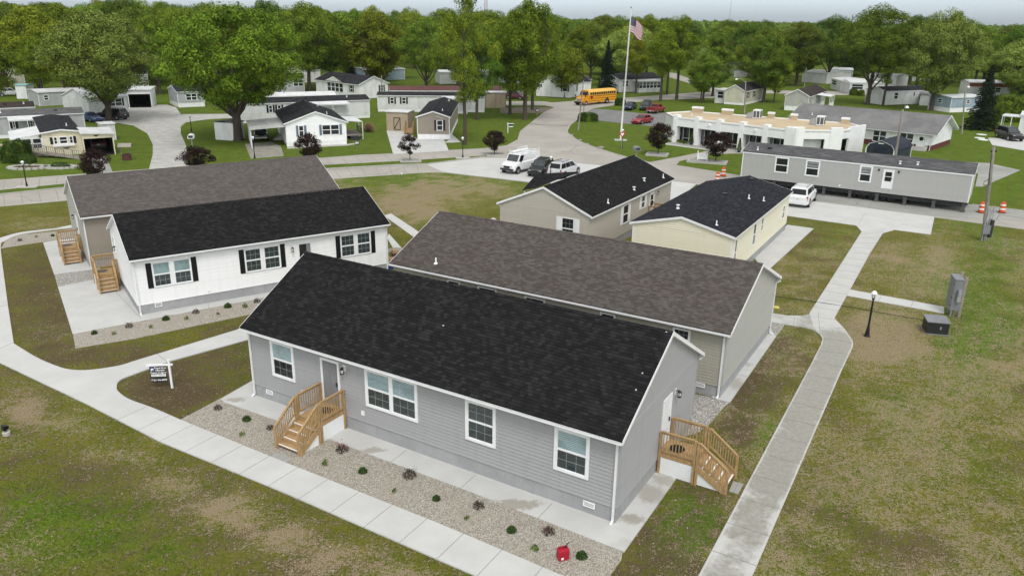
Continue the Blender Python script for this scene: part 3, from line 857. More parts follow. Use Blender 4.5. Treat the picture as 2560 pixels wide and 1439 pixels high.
def roof_trim(mb, L, W, ze, zr, oe, orx, gut=True, m=0, rake=.15):
    sl = (zr-ze)/(W/2+oe)
    for yo, sg in ((-oe, -1), (W+oe, 1)):
        mb.box(-orx+.002, L+orx-.002, min(yo,yo-sg*.025), max(yo,yo-sg*.025), ze-.16, ze-.052, m)      # fascia
        mb.box(-orx+.03, L+orx-.03, min(yo-sg*.027,-sg*-.0+(0 if sg<0 else W)), max(yo-sg*.027,(0 if sg<0 else W)), ze-.185, ze-.165, m)   # soffit
        if gut:   # open gutter trough
            g0, g1 = yo+sg*.002, yo+sg*.085
            a, b = min(g0,g1), max(g0,g1)
            mb.box(-orx, L+orx, a, b, ze-.13, ze-.12, 1)
            o_ = g1
            mb.box(-orx, L+orx, min(o_,o_-sg*.010), max(o_,o_-sg*.010), ze-.119, ze-.055, m)
            for x in (-orx, L+orx-.01): mb.box(x, x+.01, a+.011, b-.011, ze-.119, ze-.06, m)
    # rake boards
    for x in (-orx-.022, L+orx+.002):
        for sg in (0, 1):
            def Q(t, off):
                y = -oe + t*(W/2+oe); z = ze + t*(zr-ze) + off
                return (y if not sg else W-y, z)
            y0, z0 = Q(0, 0); y1, z1 = Q(1, 0)
            vs = []
            for xx in (x, x+.02):
                vs += [(xx,y0,z0-rake),(xx,y1,z1-rake),(xx,y1,z1+.012),(xx,y0,z0+.012)]
            mb.add(vs, [(0,1,2,3),(4,5,6,7),(0,1,5,4),(2,3,7,6),(0,3,7,4),(1,2,6,5)], m)
            # rake soffit
            mb.add([(min(x,x),y0,z0-rake),(0 if x<0 else L,y0,z0-rake),(0 if x<0 else L,y1,z1-rake),(x,y1,z1-rake)], [(0,1,2,3)], m)

def downspout(root, fr, s, zt, mat, zb=.12, d=.0):
    mb = MB()
    mb.fbox(fr, s-.04, s+.04, zb, zt-.12, d+.025, d+.085)
    mb.bar(fr.p(s,zt-.13,d+.055), fr.p(s,zt,d+.28), .07, .06)
    mb.bar(fr.p(s,zb+.03,d+.055), fr.p(s,zb-.05,d+.24), .08, .06)
    return mb.build('downspout', mat, root)

def window(root, fr, s0, s1, z0, z1, sash=1, trim=.115, grid=True, blinds='blind', shutter=None, shw=.30, tmat=None, cols=3, d0=.030, mull=None):
    tmat = tmat or M['trim']
    mb = MB(); dF = d0+.035
    W_ = s1-s0
    t = trim
    mb.fbox(fr, s0, s1, z1-t, z1, 0, dF); mb.fbox(fr, s0, s1, z0, z0+t, 0, dF)
    mb.fbox(fr, s0, s0+t, z0+t, z1-t, 0, dF); mb.fbox(fr, s1-t, s1, z0+t, z1-t, 0, dF)
    ml_ = mull or t
    pw = (W_-2*t - (sash-1)*ml_)/sash
    pane = MB()
    for k in range(sash):
        a = s0+t+k*(pw+ml_); b = a+pw
        if k: mb.fbox(fr, a-ml_, a, z0+t, z1-t, 0, dF)
        zm = (z0+z1)/2
        fs = min(.04, pw*.07)
        mb.fbox(fr, a, b, zm-fs/2, zm+fs*.6, .006, d0+.02)
        for (q0, q1) in ((z0+t, zm-fs/2),(zm+fs*.6, z1-t)):
            mb.fbox(fr, a, a+fs*.7, q0, q1, .006, d0+.016); mb.fbox(fr, b-fs*.7, b, q0, q1, .006, d0+.016)
            mb.fbox(fr, a+fs*.7, b-fs*.7, q0, q0+fs*.5, .006, d0+.016); mb.fbox(fr, a+fs*.7, b-fs*.7, q1-fs*.5, q1, .006, d0+.016)
            if grid:
                g = .011
                for j in range(1, cols):
                    x = a+(b-a)*j/cols
                    pane.fbox(fr, x-g/2, x+g/2, q0+fs*.5, q1-fs*.5, .010, d0+.003, 4)
                y = (q0+q1)/2
                pane.fbox(fr, a+fs*.7, b-fs*.7, y-g/2, y+g/2, .010, d0+.0035, 4)
        mi = {'blind':(0,1),'dark':(2,2),'mid':(0,2),'low':(1,1),'curtain':(3,2)}[blinds]
        pane.quad(fr.p(a,zm,d0), fr.p(b,zm,d0), fr.p(b,z1-t,d0), fr.p(a,z1-t,d0), mi[0])
        pane.quad(fr.p(a,z0+t,d0), fr.p(b,z0+t,d0), fr.p(b,zm,d0), fr.p(a,zm,d0), mi[1])
    o = mb.build('window', tmat, root)
    pane.build('pane', [M['blind_up'], M['blind_low'], M['glass'], M['blind_grey'], M['muntin']], o)
    if shutter:
        for a, b in ((s0-shw-.01, s0-.01),(s1+.01, s1+shw+.01)):
            sh = MB()
            sh.fbox(fr, a, b, z0, z1, 0, d0+.02)
            n = int((z1-z0-.16)/.055)
            for i in range(n):
                z = z0+.08+i*.055
                sh.fbox(fr, a+.04, b-.04, z, z+.03, d0+.0205, d0+.028)
            sh.build('shutter', shutter, root)
    return o

def door(root, fr, s0, s1, z0, z1, mat, trim=.10, inset=True, panels=True, glass=False, d0=.030):
    mb = MB()
    mb.fbox(fr, s0, s0+trim, z0, z1, 0, d0+.03); mb.fbox(fr, s1-trim, s1, z0, z1, 0, d0+.03)
    mb.fbox(fr, s0+trim, s1-trim, z1-trim, z1, 0, d0+.03)
    f = mb.build('door_frame', M['trim'], root)
    mb = MB()
    mb.fbox(fr, s0+trim+.002, s1-trim-.002, z0+.02, z1-trim-.002, 0, d0+.004)
    w_ = s1-s0-2*trim
    if panels and not glass:
        for c in range(2):
            for (a, b) in ((.08,.42),(.46,.80),(.84,.95)):
                x = s0+trim+w_*(.12+.42*c)
                h_ = z1-z0-trim
                mb.fbox(fr, x, x+w_*.34, z0+h_*a, z0+h_*b, d0+.0045, d0+.012)
    d = mb.build('door', mat, root)
    if glass:
        mb = MB(); h_ = z1-z0-trim
        mb.fbox(fr, s0+trim+w_*.12, s1-trim-w_*.12, z0+h_*.42, z0+h_*.66, d0+.0045, d0+.009)
        mb.fbox(fr, s0+trim+w_*.12, s1-trim-w_*.12, z0+h_*.69, z0+h_*.93, d0+.0045, d0+.009)
        mb.build('pane', M['glass'], d)
    mb = MB()
    mb.fbox(fr, s1-trim-.10, s1-trim-.05, z0+.95, z0+1.12, d0+.005, d0+.06)
    mb.build('handle', M['dark_metal'], d)
    return d

def wall_lamp(root, fr, s, z, d=.02):
    mb = MB()
    mb.fbox(fr, s-.08, s+.08, z-.12, z+.14, 0, d+.012)
    plate = mb.build('wall_lamp', M['trim'], root)
    mb = MB()
    mb.bar(fr.p(s,z+.05,d+.012), fr.p(s,z+.09,d+.16), .03, .03)
    c = fr.p(s,z,d+.17)
    mb.lathe([(.02,.10),(.075,.04),(.085,.03),(.085,.015)], 8, c)
    mb.lathe([(.075,-.20),(.08,-.18),(.05,-.17)], 8, c)
    for k in range(4):
        t = k*math.pi/2+.4
        mb.bar((c.x+.075*math.cos(t),c.y+.075*math.sin(t),c.z+.02),(c.x+.07*math.cos(t),c.y+.07*math.sin(t),c.z-.18), .014)
    mb.build('lantern', M['black'], plate)
    mb = MB(); mb.lathe([(.03,-.165),(.055,-.12),(.06,.01)], 8, c)
    mb.build('lens', M['lens'], plate, True)

def wall_vent(root, fr, s0, s1, z0, z1):
    mb = MB(); t = .045
    mb.fbox(fr, s0, s1, z0, z0+t, 0, .035); mb.fbox(fr, s0, s1, z1-t, z1, 0, .035)
    mb.fbox(fr, s0, s0+t, z0+t, z1-t, 0, .035); mb.fbox(fr, s1-t, s1, z0+t, z1-t, 0, .035)
    n = 3
    for k in range(1, n):
        z = z0+t+(z1-z0-2*t)*k/n
        mb.fbox(fr, s0+t, s1-t, z-.010, z+.010, 0, .03)
    o = mb.build('foundation_vent', M['trim'], root)
    mb = MB(); mb.quad(fr.p(s0+t,z0+t,.008), fr.p(s1-t,z0+t,.008), fr.p(s1-t,z1-t,.008), fr.p(s0+t,z1-t,.008))
    mb.build('screen', M['vent_dark'], o)

def roof_pipe(root, x, y, z, kind='pipe'):
    mb = MB()
    if kind == 'pipe':
        mb.lathe([(.13,-.06),(.12,.0),(.05,.04),(.04,.05),(.04,.30),(.03,.31)], 10, (x,y,z))
    elif kind == 'cap':
        mb.lathe([(.13,-.06),(.12,.01),(.07,.04),(.07,.15),(.14,.17),(.14,.23),(.04,.25)], 12, (x,y,z))
    else:
        mb.box(x-.2, x+.2, y-.17, y+.17, z-.08, z+.10); 
    return mb.build('roof_vent', M['gutter'] if kind != 'box' else M['black'], root, kind != 'box')

def skirting(root, fr_all, L, W, z1, mat, faces=('front','back','left','right'), out=-.012):
    mb = MB()
    for k in faces:
        fr = fr_all[k]; ln = L if k in ('front','back') else W
        mb.fbox(fr, 0, ln, -.05, z1, -.06, out)
        x = .41
        while x < ln-.1:
            mb.fbox(fr, x-.012, x+.012, .0, z1, out, out+.006); x += .41
    return mb.build('skirting', mat, root)

def corner_posts(root, mat, L, W, z0, z1, w=.09):
    for x, y in ((0,0),(L,0),(0,W),(L,W)):
        sx = -1 if x == 0 else 1; sy = -1 if y == 0 else 1
        xo, yo = x+sx*.030, y+sy*.030
        mb = MB(); mb.box(min(xo,xo-sx*w), max(xo,xo-sx*w), min(yo,yo-sy*w), max(yo,yo-sy*w), z0, z1)
        mb.build('corner_trim', mat, root)

def house(name, par, wall, roof, label, cat='house', skirt=None, skz=.62, post=None, end_wall=None, gut=True, zb=None, trimm=None, stepped=True, lap=.15):
    x, y, yaw, L, W, ze, zr, oe, orx = par
    root = thing(name, (x,y,0), yaw, label, cat)
    fr = frames(L, W)
    sl = (zr-ze)/(W/2+oe)
    zt = ze+sl*oe-.07
    z0 = skz if zb is None else zb
    flat = lambda s: ze-.17
    gable = lambda s: zt + sl*min(s, W-s) - .04
    mb = MB()
    siding_wall(mb, fr['front'], L, z0, flat, 0, lap); siding_wall(mb, fr['back'], L, z0, flat, 0, lap)
    em = 1 if end_wall else 0
    siding_wall(mb, fr['left'], W, z0, gable, em, lap); siding_wall(mb, fr['right'], W, z0, gable, em, lap)
    mb.build('wall', [wall, end_wall or wall], root)
    corner_posts(root, post or wall, L, W, z0, zt-.12)
    if skirt and zb is None: skirting(root, fr, L, W, skz, skirt)
    mb = MB(); roof_slopes(mb, L, W, ze, zr, oe, orx, stepped=stepped)
    rf = mb.build('roof', roof, root)
    mb = MB(); roof_trim(mb, L, W, ze, zr, oe, orx, gut)
    mb.build('fascia', [trimm or M['trim'], M['gutter_in']], rf)
    return root, fr

PA = dict(A=(-11.779,32.177,-.539,18.061,7.94,3.469,5.913,.315,.176), B=(-6.686,42.275,-.534,19.114,9.324,3.38,5.413,.267,.219), C=(-21.591,41.979,.598,15.799,7.732,3.465,5.226,.258,.158),
    D=(-28.889,50.546,.604,18.022,8.741,3.701,5.648,.278,.135), E=(5.442,54.122,1.033,16.762,7.457,3.349,5.044,.275,.12), F=(14.304,48.961,1.04,17.204,6.895,3.367,4.251,.236,.12), G=(24.263,82.398,-.568,21.304,4.554,3.681,4.374,.067,.128))

# A: grey house in front
hA, fA = house('manufactured_house', PA['A'], SID['grey'], M['roof_black'], 'grey sided house with black shingle roof, nearest, between front walk and tan house', skirt=M['skirt_grey'], skz=.64)
F = fA['front']
window(hA, F, 1.38, 2.79, 1.42, 3.16, 1, blinds='mid')
window(hA, F, 6.83, 9.51, 1.45, 3.18, 2, mull=.14)
window(hA, F, 11.78, 13.14, 1.45, 3.17, 1, blinds='low')
window(hA, F, 15.58, 16.96, 1.42, 3.16, 1)
door(hA, F, 4.38, 5.43, .95, 3.05, M['door_grey'])
wall_lamp(hA, F, 5.72, 2.84)
wall_vent(hA, F, .81, 1.24, .36, .58); wall_vent(hA, F, 16.80, 17.26, .32, .54)
mb = MB(); mb.fbox(F, 6.53, 6.70, .93, 1.13, 0, .05); mb.build('hose_bib_box', M['trim'], hA)
mb = MB(); mb.fbox(F, 3.1, 3.22, 1.0, 1.14, 0, .05); mb.build('outlet_cover', M['trim'], hA)
door(hA, fA['right'], 3.97, 4.90, .95, 3.05, M['door_white'])
wall_lamp(hA, fA['right'], 5.32, 2.88)
downspout(hA, F, .06, 3.33, M['gutter'])
downspout(hA, F, 17.97, 3.33, M['gutter'])
mb = MB()
for (x_, t_) in ((17.9,.42),(17.85,.57),(18.0,.975),(9.3,.55)):
    y_ = -.315+t_*(3.97+.315); z_ = 3.469+t_*(5.913-3.469)+.03
    mb.box(x_-.03, x_+.02, y_-.015, y_+.02, z_-.02, z_+.012)
mb.build('roof_scraps', M['trim'], hA)['kind'] = 'stuff'

# B: tan house behind it
hB, fB = house('manufactured_house', PA['B'], SID['tan'], M['roof_brown'], 'tan sided house with brown shingle roof, right behind the black-roofed grey house', skirt=M['skirt_grey'], skz=.60, end_wall=SID['greige'], post=SID['greige'])
F = fB['front']
for a, b in ((3.66,4.50),(5.65,6.85),(8.56,9.76),(12.84,13.66)): window(hB, F, a, b, 2.0, 3.06, 1, trim=.07, blinds='dark', grid=False)
window(hB, F, 16.58, 17.43, 2.0, 3.07, 1, trim=.07, blinds='dark', cols=3)
wall_vent(hB, F, 17.88, 18.35, .36, .58)
downspout(hB, F, 19.02, 3.24, M['gutter']); downspout(hB, Fr((19.114,0,0),(0,1,0),(1,0,0)), 9.22, 3.24, M['gutter'])
roof_pipe(hB, 2.58, .41, 3.66+.02)
mb = MB(); mb.fbox(fB['left'], 1.2, 1.55, 1.6, 2.2, 0, .12); mb.build('meter_box', M['trim'], hB)

# C: white house
hC, fC = house('manufactured_house', PA['C'], SID['white'], M['roof_black'], 'white sided house with black shingle roof and black shutters', skirt=M['skirt_grey'], skz=.62)
F = fC['front']
for a, b in ((.98,3.14),(6.24,8.46),(12.44,14.6)):
    window(hC, F, a, b, 1.55, 3.06, 2, trim=.07, blinds='blind' if a < 2 else 'low', shutter=M['shutter_black'], mull=.24)
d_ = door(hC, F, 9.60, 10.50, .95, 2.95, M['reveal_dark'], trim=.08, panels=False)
mb = MB(); mb.fbox(F, 10.15, 10.41, .99, 2.86, .027, .06); mb.build('door', M['door_grey'], hC)
wall_lamp(hC, F, 9.21, 2.7)
wall_vent(hC, F, .87, 1.28, .35, .60)
mb = MB(); mb.fbox(F, 3.9, 4.02, .72, .84, 0, .05); mb.build('outlet_cover', M['gutter'], hC)
window(hC, fC['left'], 6.2, 7.0, 2.2, 3.25, 1, trim=.08, blinds='dark', grid=False)
wall_lamp(hC, fC['left'], 5.6, 2.75)
downspout(hC, F, .06, 3.33, M['gutter']); downspout(hC, F, 15.72, 3.33, M['gutter'])
# D: brown house behind it
hD, fD = house('manufactured_house', PA['D'], SID['taupe'], M['roof_taupe'], 'taupe sided house with faded brown shingle roof beyond the white house', skirt=M['skirt_grey'], skz=.62, end_wall=SID['greige'], post=SID['greige'])
F = fD['front']
window(hD, F, 3.2, 4.4, 1.5, 3.0, 1, trim=.08, blinds='dark')
door(hD, fD['left'], 3.1, 4.0, .95, 3.0, M['door_white'])
wall_lamp(hD, fD['left'], 4.45, 2.8)
downspout(hD, F, .06, 3.56, M['gutter']); downspout(hD, F, 17.9, 3.56, M['gutter'])
# E: beige house seen from its gable end
hE, fE = house('manufactured_house', PA['E'], SID['beige'], M['roof_black'], 'beige sided house with black roof and four white roof vents', skirt=M['skirt_grey'], skz=.60, gut=False)
window(hE, fE['left'], 1.14, 2.20, 1.35, 2.99, 1, trim=.06, blinds='dark', shutter=M['trim'], shw=.40)
F = fE['front']
window(hE, F, 6.1, 7.2, 1.4, 2.93, 1, trim=.06, blinds='dark', grid=False, shutter=M['trim'], shw=.38)
window(hE, F, 9.85, 10.65, 1.92, 3.0, 1, trim=.06, blinds='dark', shutter=M['trim'], shw=.34)
door(hE, F, 11.72, 12.70, .95, 2.95, M['door_white'], glass=True)
wall_lamp(hE, F, 13.3, 2.75)
for x_, y_, z_, k_ in ((3.7,.24,3.57,'pipe'),(9.06,.38,3.63,'cap'),(12.23,.8,3.8,'cap'),(15.49,.31,3.6,'pipe')): roof_pipe(hE, x_, y_, z_+.01, k_)
# its little entry gable on the far slope
mb = MB()
pA, pB, pC = (6.0,5.2,4.55),(9.4,5.2,4.55),(7.7,5.2,4.63)
mb.add([(5.2,8.6,3.25),(7.5,8.6,4.25),(7.5,4.6,4.9),(9.8,8.6,3.25),(5.2,7.3,3.6),(9.8,7.3,3.6)], [(0,1,2,4),(1,3,5,2)], 0)
mb.add([(5.2,8.6,3.20),(7.5,8.6,4.20),(9.8,8.6,3.2)], [(0,1,2)], 0)
mb.uv = {0:[(0,0),(2.5,0),(2.5,4),(0,1.3)],1:[(0,0),(2.5,0),(2.5,1.3),(0,4)],2:[(0,0),(1,1),(2,0)]}
mb.build('porch_roof', M['roof_black'], hE)
mb = MB()
for x_ in (5.4,9.6): mb.box(x_-.06,x_+.06,8.4,8.52,0,3.2)
mb.build('porch_post', M['trim'], hE)
# F: cream house
hF, fF = house('manufactured_house', PA['F'], SID['cream'], M['roof_blue'], 'cream sided house with dark blue-black roof beside the parked white car', skirt=M['skirt_grey'], skz=.60, gut=False, post=M['trim'])
F = fF['front']
for a, b, z0, z1 in ((.80,1.34,1.1,2.95),(5.62,6.40,1.35,2.98),(7.86,8.5,1.9,2.95),(15.05,15.85,1.35,2.5)):
    window(hF, F, a, b, z0, z1, 1, trim=.06, blinds='dark', grid=False)
for x_, y_, z_, k_ in ((.93,1.37,3.75,'pipe'),(10.14,1.63,3.82,'pipe'),(11.02,.7,3.59,'pipe'),(16.12,3.01,4.15,'box'),(8.83,3.14,4.18,'box')): roof_pipe(hF, x_, y_, z_+.01, k_)
# vents on the far slope of the cream house
roof_pipe(hF, 3.3, 4.9, 4.0, 'cap')

# G: long grey half house waiting on piers
hG, fG = house('mobile_home', PA['G'], SID['silver'], M['roof_grey'], 'long pale grey mobile home still standing on piers across the road', 'mobile home', zb=1.0, gut=False, post=M['trim'])
F = fG['front']
for a, b in ((3.40,4.80),(6.47,7.86),(11.6,12.77)): window(hG, F, a, b, 1.84, 3.46, 1, blinds='dark' if a < 4 else 'curtain', grid=False)
door(hG, F, 13.76, 14.73, 1.44, 3.30, M['door_white'], glass=True)
for s_ in (13.33, 15.1):
    mb = MB(); mb.fbox(F, s_-.07, s_+.07, 3.1, 3.3, 0, .09); mb.build('wall_lamp', M['black'], hG)
mb = MB(); mb.fbox(F, 9.9, 10.05, 1.15, 1.32, 0, .06); mb.build('outlet_cover', M['trim'], hG)
for x_, y_, k_ in ((1.3,.6,'pipe'),(15.0,.6,'cap'),(16.5,.8,'cap'),(2.4,1.2,'box')): roof_pipe(hG, x_, y_, 3.681+ (y_+.067)*.296+.02, k_)
mb = MB()
mb.box(.15,21.1,.25,4.3,.86,.995)
for y_ in (.55,2.3,4.1): mb.box(.1,21.2,y_-.08,y_+.08,.50,.86)  # rails made deeper so the open gap beneath reads dark
for k in range(14): mb.box(.4+k*1.55,.5+k*1.55,.3,4.25,.62,.86)
mb.build('chassis', M['dark_metal'], hG)
for k in range(9):
    for y_ in (.35,3.95):
        mb = MB(); mb.box(.8+k*2.5,1.2+k*2.5,y_-.2,y_+.2,0.02,.2); mb.box(.86+k*2.5,1.14+k*2.5,y_-.15,y_+.15,.2,.62)
        mb.box(.82+k*2.5,1.18+k*2.5,y_-.2,y_+.2,.62,.86 if y_<1 else .86)
        mb.build('pier', M['vent_dark'], hG)  # concrete piers, coloured darker to carry the shade under the home
for k in range(5):
    for y_ in (.8,3.7):
        mb = MB(); mb.tube([(11.2+k*.9,y_-.12,.39),(11.2+k*.9,y_+.12,.39)], .37, 16)
        mb.build('wheel', M['black'], hG)
# ------------------------------------------------------------------ timber steps
def house_pt(par, a, b, z=0): 
    x, y, yaw = par[:3]
    return Vector((x+a*math.cos(yaw)-b*math.sin(yaw), y+a*math.sin(yaw)+b*math.cos(yaw), z))
panel_mat = paint('white_step_panel', (.80,.81,.82), .5, .05)
def timber_steps(loc, rz, label, w=1.24, dep=1.45, wall_w=None, run=1.30, h=.93, wallside=None, mat=None, n=5):
    """origin on the house wall at the middle of the stair, -y outwards; wallside: platform is also bounded by a wall on +x/-x"""
    lm = mat or M['lumber']
    root = thing('wooden_steps', loc, rz, label, 'steps', 'timber steps at the new houses')
    hw = w/2; x0, x1 = -hw, hw
    if wallside: x1 = wallside
    mb = MB()
    k = int((dep-.02)/.145)
    for i in range(k):
        y = -.02-i*dep/k
        mb.box(x0+.02, x1-.02, y-dep/k+.008, y, h-.035, h)
    mb.box(x0, x0+.04, -dep, -.01, h-.19, h-.036); mb.box(x1-.04, x1, -dep, -.01, h-.19, h-.036)
    mb.box(x0+.04, x1-.04, -dep-.002, -dep+.036, h-.19, h-.036)
    mb.build('platform', lm, root)
    def post(x, y, z0, z1, s=.09):
        b = MB(); b.box(x-s/2, x+s/2, y-s/2, y+s/2, z0, z1); b.build('post', lm, root)
    rt = h+.92
    posts = [(x0-.02,-.09),(x0-.02,-dep)]
    if not wallside: posts += [(x1+.02,-.09),(x1+.02,-dep)]
    else: posts += [(hw+.02,-dep),(x1-.06,-dep),(x0-.02,-.05),]
    for x, y in posts: post(x, y, .0, rt)
    for x in (x0-.02, hw+.02):
        post(x, -dep-.12, .0, rt-.04)                     # doubled newel at the head of the stair
        post(x, -dep-run+.02, .0, .98)
    def rail(a, b, ha):
        """hand rail a->b at the top, bottom rail and balusters"""
        a, b = Vector(a), Vector(b)
        r = MB(); r.bar(a, b, .09, .038); r.bar(a-Vector((0,0,.055)), b-Vector((0,0,.055)), .036, .075)
        o = r.build('handrail', lm, root)
        q = MB(); L_ = (b-a).length; nb = max(2, int(L_/.125))
        q.bar(a-Vector((0,0,ha)), b-Vector((0,0,ha)), .036, .08)
        for i in range(nb):
            p = a.lerp(b, (i+.5)/nb)
            q.box(p.x-.016, p.x+.016, p.y-.016, p.y+.016, p.z-ha-.02, p.z-.05)
        q.build('balusters', lm, o)
    for x in [x0-.02]+([] if wallside else [x1+.02]):
        rail((x,-.14,rt+.01), (x,-dep+.05,rt+.01), .80)
    if wallside:
        rail((x0+.02,-.05,rt+.012), (x1-.03,-.05,rt+.012), .80)
        rail((hw+.08,-dep,rt+.012), (x1-.10,-dep,rt+.012), .80)
    for x in (x0-.02, hw+.02):
        rail((x,-dep-.16,rt-.03), (x,-dep-run+.02,1.0), .72)
        s = MB()
        a, b = Vector((x,-dep-.02,h-.14)), Vector((x,-dep-run+.03,.05))
        s.bar(a, b, .04, .26); s.build('stringer', lm, root)
    for i in range(1, n):
        z = h*(1-i/n); y = -dep-.03-(i-1)*(run-.1)/(n-1)
        t = MB()
        t.box(-hw+.012, hw-.012, y-.30, y, z-.036, z)
        o = t.build('tread', lm, root)
        t = MB(); t.box(-hw+.014, hw-.014, y-.022, y-.002, z, z+h/n-.037); t.build('riser', lm, root)
        t = MB(); t.box(-hw+.03, hw-.03, y-.300, y-.245, z+.0008, z+.004); t.build('tread_nosing', panel_mat, o)
    # closed-in sides
    sp = MB()
    for x in [x0-.0]+([] if wallside else [x1]):
        sp.box(x-.012, x+.012, -dep+.05, -.14, .03, h-.20)
    for x in (x0, hw):
        sp.add([(x,-dep-.17,.03),(x,-dep-run+.22,.03),(x,-dep-.17,h-.36)], [(0,1,2)])
    sp.build('side_panel', panel_mat, root)
    mt = MB(); mt.lathe([(.30,.001),(.31,.006),(.30,.012)], 16, (0,-.55,h)); mt.build('door_mat', M['black'] if not wallside else M['vent_dark'], root)
    return root
yA = PA['A'][2]; yC = PA['C'][2]; yD = PA['D'][2]
timber_steps(house_pt(PA['A'],4.98,0), yA, 'new timber steps with white side panels at the grey front door, facing the front walk')
timber_steps(house_pt(PA['A'],18.061,4.48), yA+R(90), 'new timber steps at the white side door of the grey house', run=1.3)
timber_steps(house_pt(PA['C'],-.86,7.62), yC, 'timber steps at the left end of the white house on its big concrete pad', w=.98, dep=1.45, wallside=.82, run=1.1)
timber_steps(house_pt(PA['D'],-.86,4.2), yD, 'timber steps at the left end of the brown house', w=.98, dep=1.45, wallside=.82, run=1.1)
st = timber_steps(house_pt(PA['E'],12.2,0), PA['E'][2], 'timber steps at the beige house, mostly hidden behind the dark roof of the cream house')
slab('paving_stones', [(1833,1203),(1859,1210),(1845,1235),(1822,1228)], con_grey, .03, [((1846,1207),(1834,1231))])
slab('paving_stones', [(676,1142),(692,1131),(734,1148),(714,1158)], con_grey, .04, [((690,1147),(706,1136)),((703,1153),(721,1142))])

# ------------------------------------------------------------------ lettering helper
def text(body, size, mat, parent, loc, rot, name='lettering', align='CENTER', ext=.0015, bold=0, sx=1):
    cu = bpy.data.curves.new(name, 'FONT'); cu.body = body; cu.size = size
    cu.align_x = align; cu.align_y = 'CENTER'; cu.extrude = ext; cu.offset = bold
    cu.materials.append(mat)
    t_ = bpy.data.objects.new(name, cu); C.objects.link(t_)
    dg = bpy.context.evaluated_depsgraph_get(); dg.update()
    me_t = bpy.data.meshes.new_from_object(t_.evaluated_get(dg)); bpy.data.objects.remove(t_)
    if not me_t.materials: me_t.materials.append(mat)
    o = bpy.data.objects.new(name, me_t); C.objects.link(o); o.parent = parent
    o.location = loc; o.rotation_euler = rot; o.scale = (sx,1,1)
    return o

# ------------------------------------------------------------------ yard sign
p = at(431, 969)
tgt = at(300, 1010); 
sg = thing('yard_sign', p, 0, 'white post holding a hanging black sign that ends in a phone number', 'sign')
# face normal towards lower left; arm points left-up in the picture
arm_end = at(367, 915, 1.15); arm_dir = (Vector((arm_end.x-p.x, arm_end.y-p.y, 0))).normalized()
sg.rotation_euler = (0,0, math.atan2(-arm_dir.y, -arm_dir.x))      # local -x runs along the arm
mb = MB()
mb.box(-.045,.045,-.045,.045,0,1.42); mb.lathe([(.065,1.42),(.065,1.44),(.02,1.49)], 4)
mb.build('post', M['trim'], sg)
mb = MB(); mb.box(-1.03,-.045,-.03,.03,1.16,1.24); mb.box(.045,.16,-.03,.03,1.16,1.24); mb.build('arm', M['trim'], sg)
M['sign_black'] = paint('sign_black', (.012,.013,.018), .35, .1)
M['sign_white'] = paint('sign_white', (.82,.82,.82), .4, .03)
M['sign_blue'] = paint('sign_blue', (.05,.08,.22), .4, .1)
mb = MB(); mb.box(-.90,-.16,-.012,.012,.55,1.12); b1 = mb.build('sign_board', M['sign_black'], sg)
mb = MB(); mb.box(-.90,-.16,-.012,.012,.34,.53); b2 = mb.build('rider_board', M['sign_black'], sg)
mb = MB()
for x_ in (-.8,-.26): mb.tube([(x_,0,1.16),(x_,0,1.12)], .008, 6); mb.tube([(x_,0,.55),(x_,0,.53)], .008, 6)
mb.build('hook', M['steel'], sg)
mb = MB(); mb.box(-.86,-.20,-.0135,-.0125,.62,.74); mb.build('white_band', M['sign_white'], b1)
mb = MB(); mb.box(-.88,-.68,-.0135,-.0125,.88,1.08); lg = mb.build('emblem', M['sign_blue'], b1)
mb = MB()
mb.add([(-.86,-.0145,.98),(-.78,-.0145,1.05),(-.70,-.0145,.98),(-.70,-.0145,.96),(-.86,-.0145,.96)], [(0,1,2,3,4)])
mb.add([(-.83,-.0145,.955),(-.79,-.0145,.955),(-.79,-.0145,.90),(-.83,-.0145,.90)], [(0,1,2,3)])
mb.build('emblem_mark', M['sign_white'], b1)
rx = (R(90),0,0)
text('Brand New', .115, M['sign_white'], b1, (-.42,-.016,1.05), rx, bold=.004)
text('Affordable', .105, M['sign_white'], b1, (-.42,-.016,.935), rx, bold=.004)
text('Custom Designed', .098, M['sign_white'], b1, (-.53,-.016,.815), rx, bold=.004)
mb = MB()       # two lines of worn, unreadable grey lettering on the white band
q = random.Random(3)
for x0_, n_ in ((-.82,6),(-.53,8)):
    for i in range(n_):
        x_ = x0_+i*.037; mb.box(x_,x_+.022,-.0155,-.0145,.655+q.uniform(0,.01),.70+q.uniform(-.01,.01))
mb.build('worn_lettering', paint('worn_grey_ink',(.16,.16,.18)), b1)
text('765-644-4479', .125, M['sign_white'], b2, (-.53,-.016,.435), rx, bold=.005)

# ------------------------------------------------------------------ red fuel can
red_pl = paint('red_plastic', (.36,.012,.030), .38, .12, 5)
gc = thing('fuel_can', at(1407,1397), R(20), 'red plastic fuel can with black spout standing in the gravel bed', 'fuel can'); gc.scale = (1.12,1.12,1.05)
mb = MB()
rings = []
for z, a, b, cx in ((0.03,.15,.105,0),(.06,.165,.12,0),(.30,.165,.12,0),(.38,.16,.115,0),(.42,.14,.10,.01),(.43,.12,.085,.01)):
    rings.append([(cx+a*sx_*k1, b*sy_*k2, z) for sx_, sy_, k1, k2 in ((-1,-1,.82,1),(1,-1,.82,1),(1,-1,1,.8),(1,1,1,.8),(1,1,.82,1),(-1,1,.82,1),(-1,1,1,.8),(-1,-1,1,.8))])
mb.loft(rings); cb = mb.build('body', red_pl, gc)
mb = MB(); mb.tube([(-.13,0,.40),(-.12,0,.48),(-.02,0,.49),(.03,0,.42)], .022, 8); mb.build('handle', red_pl, gc, True)
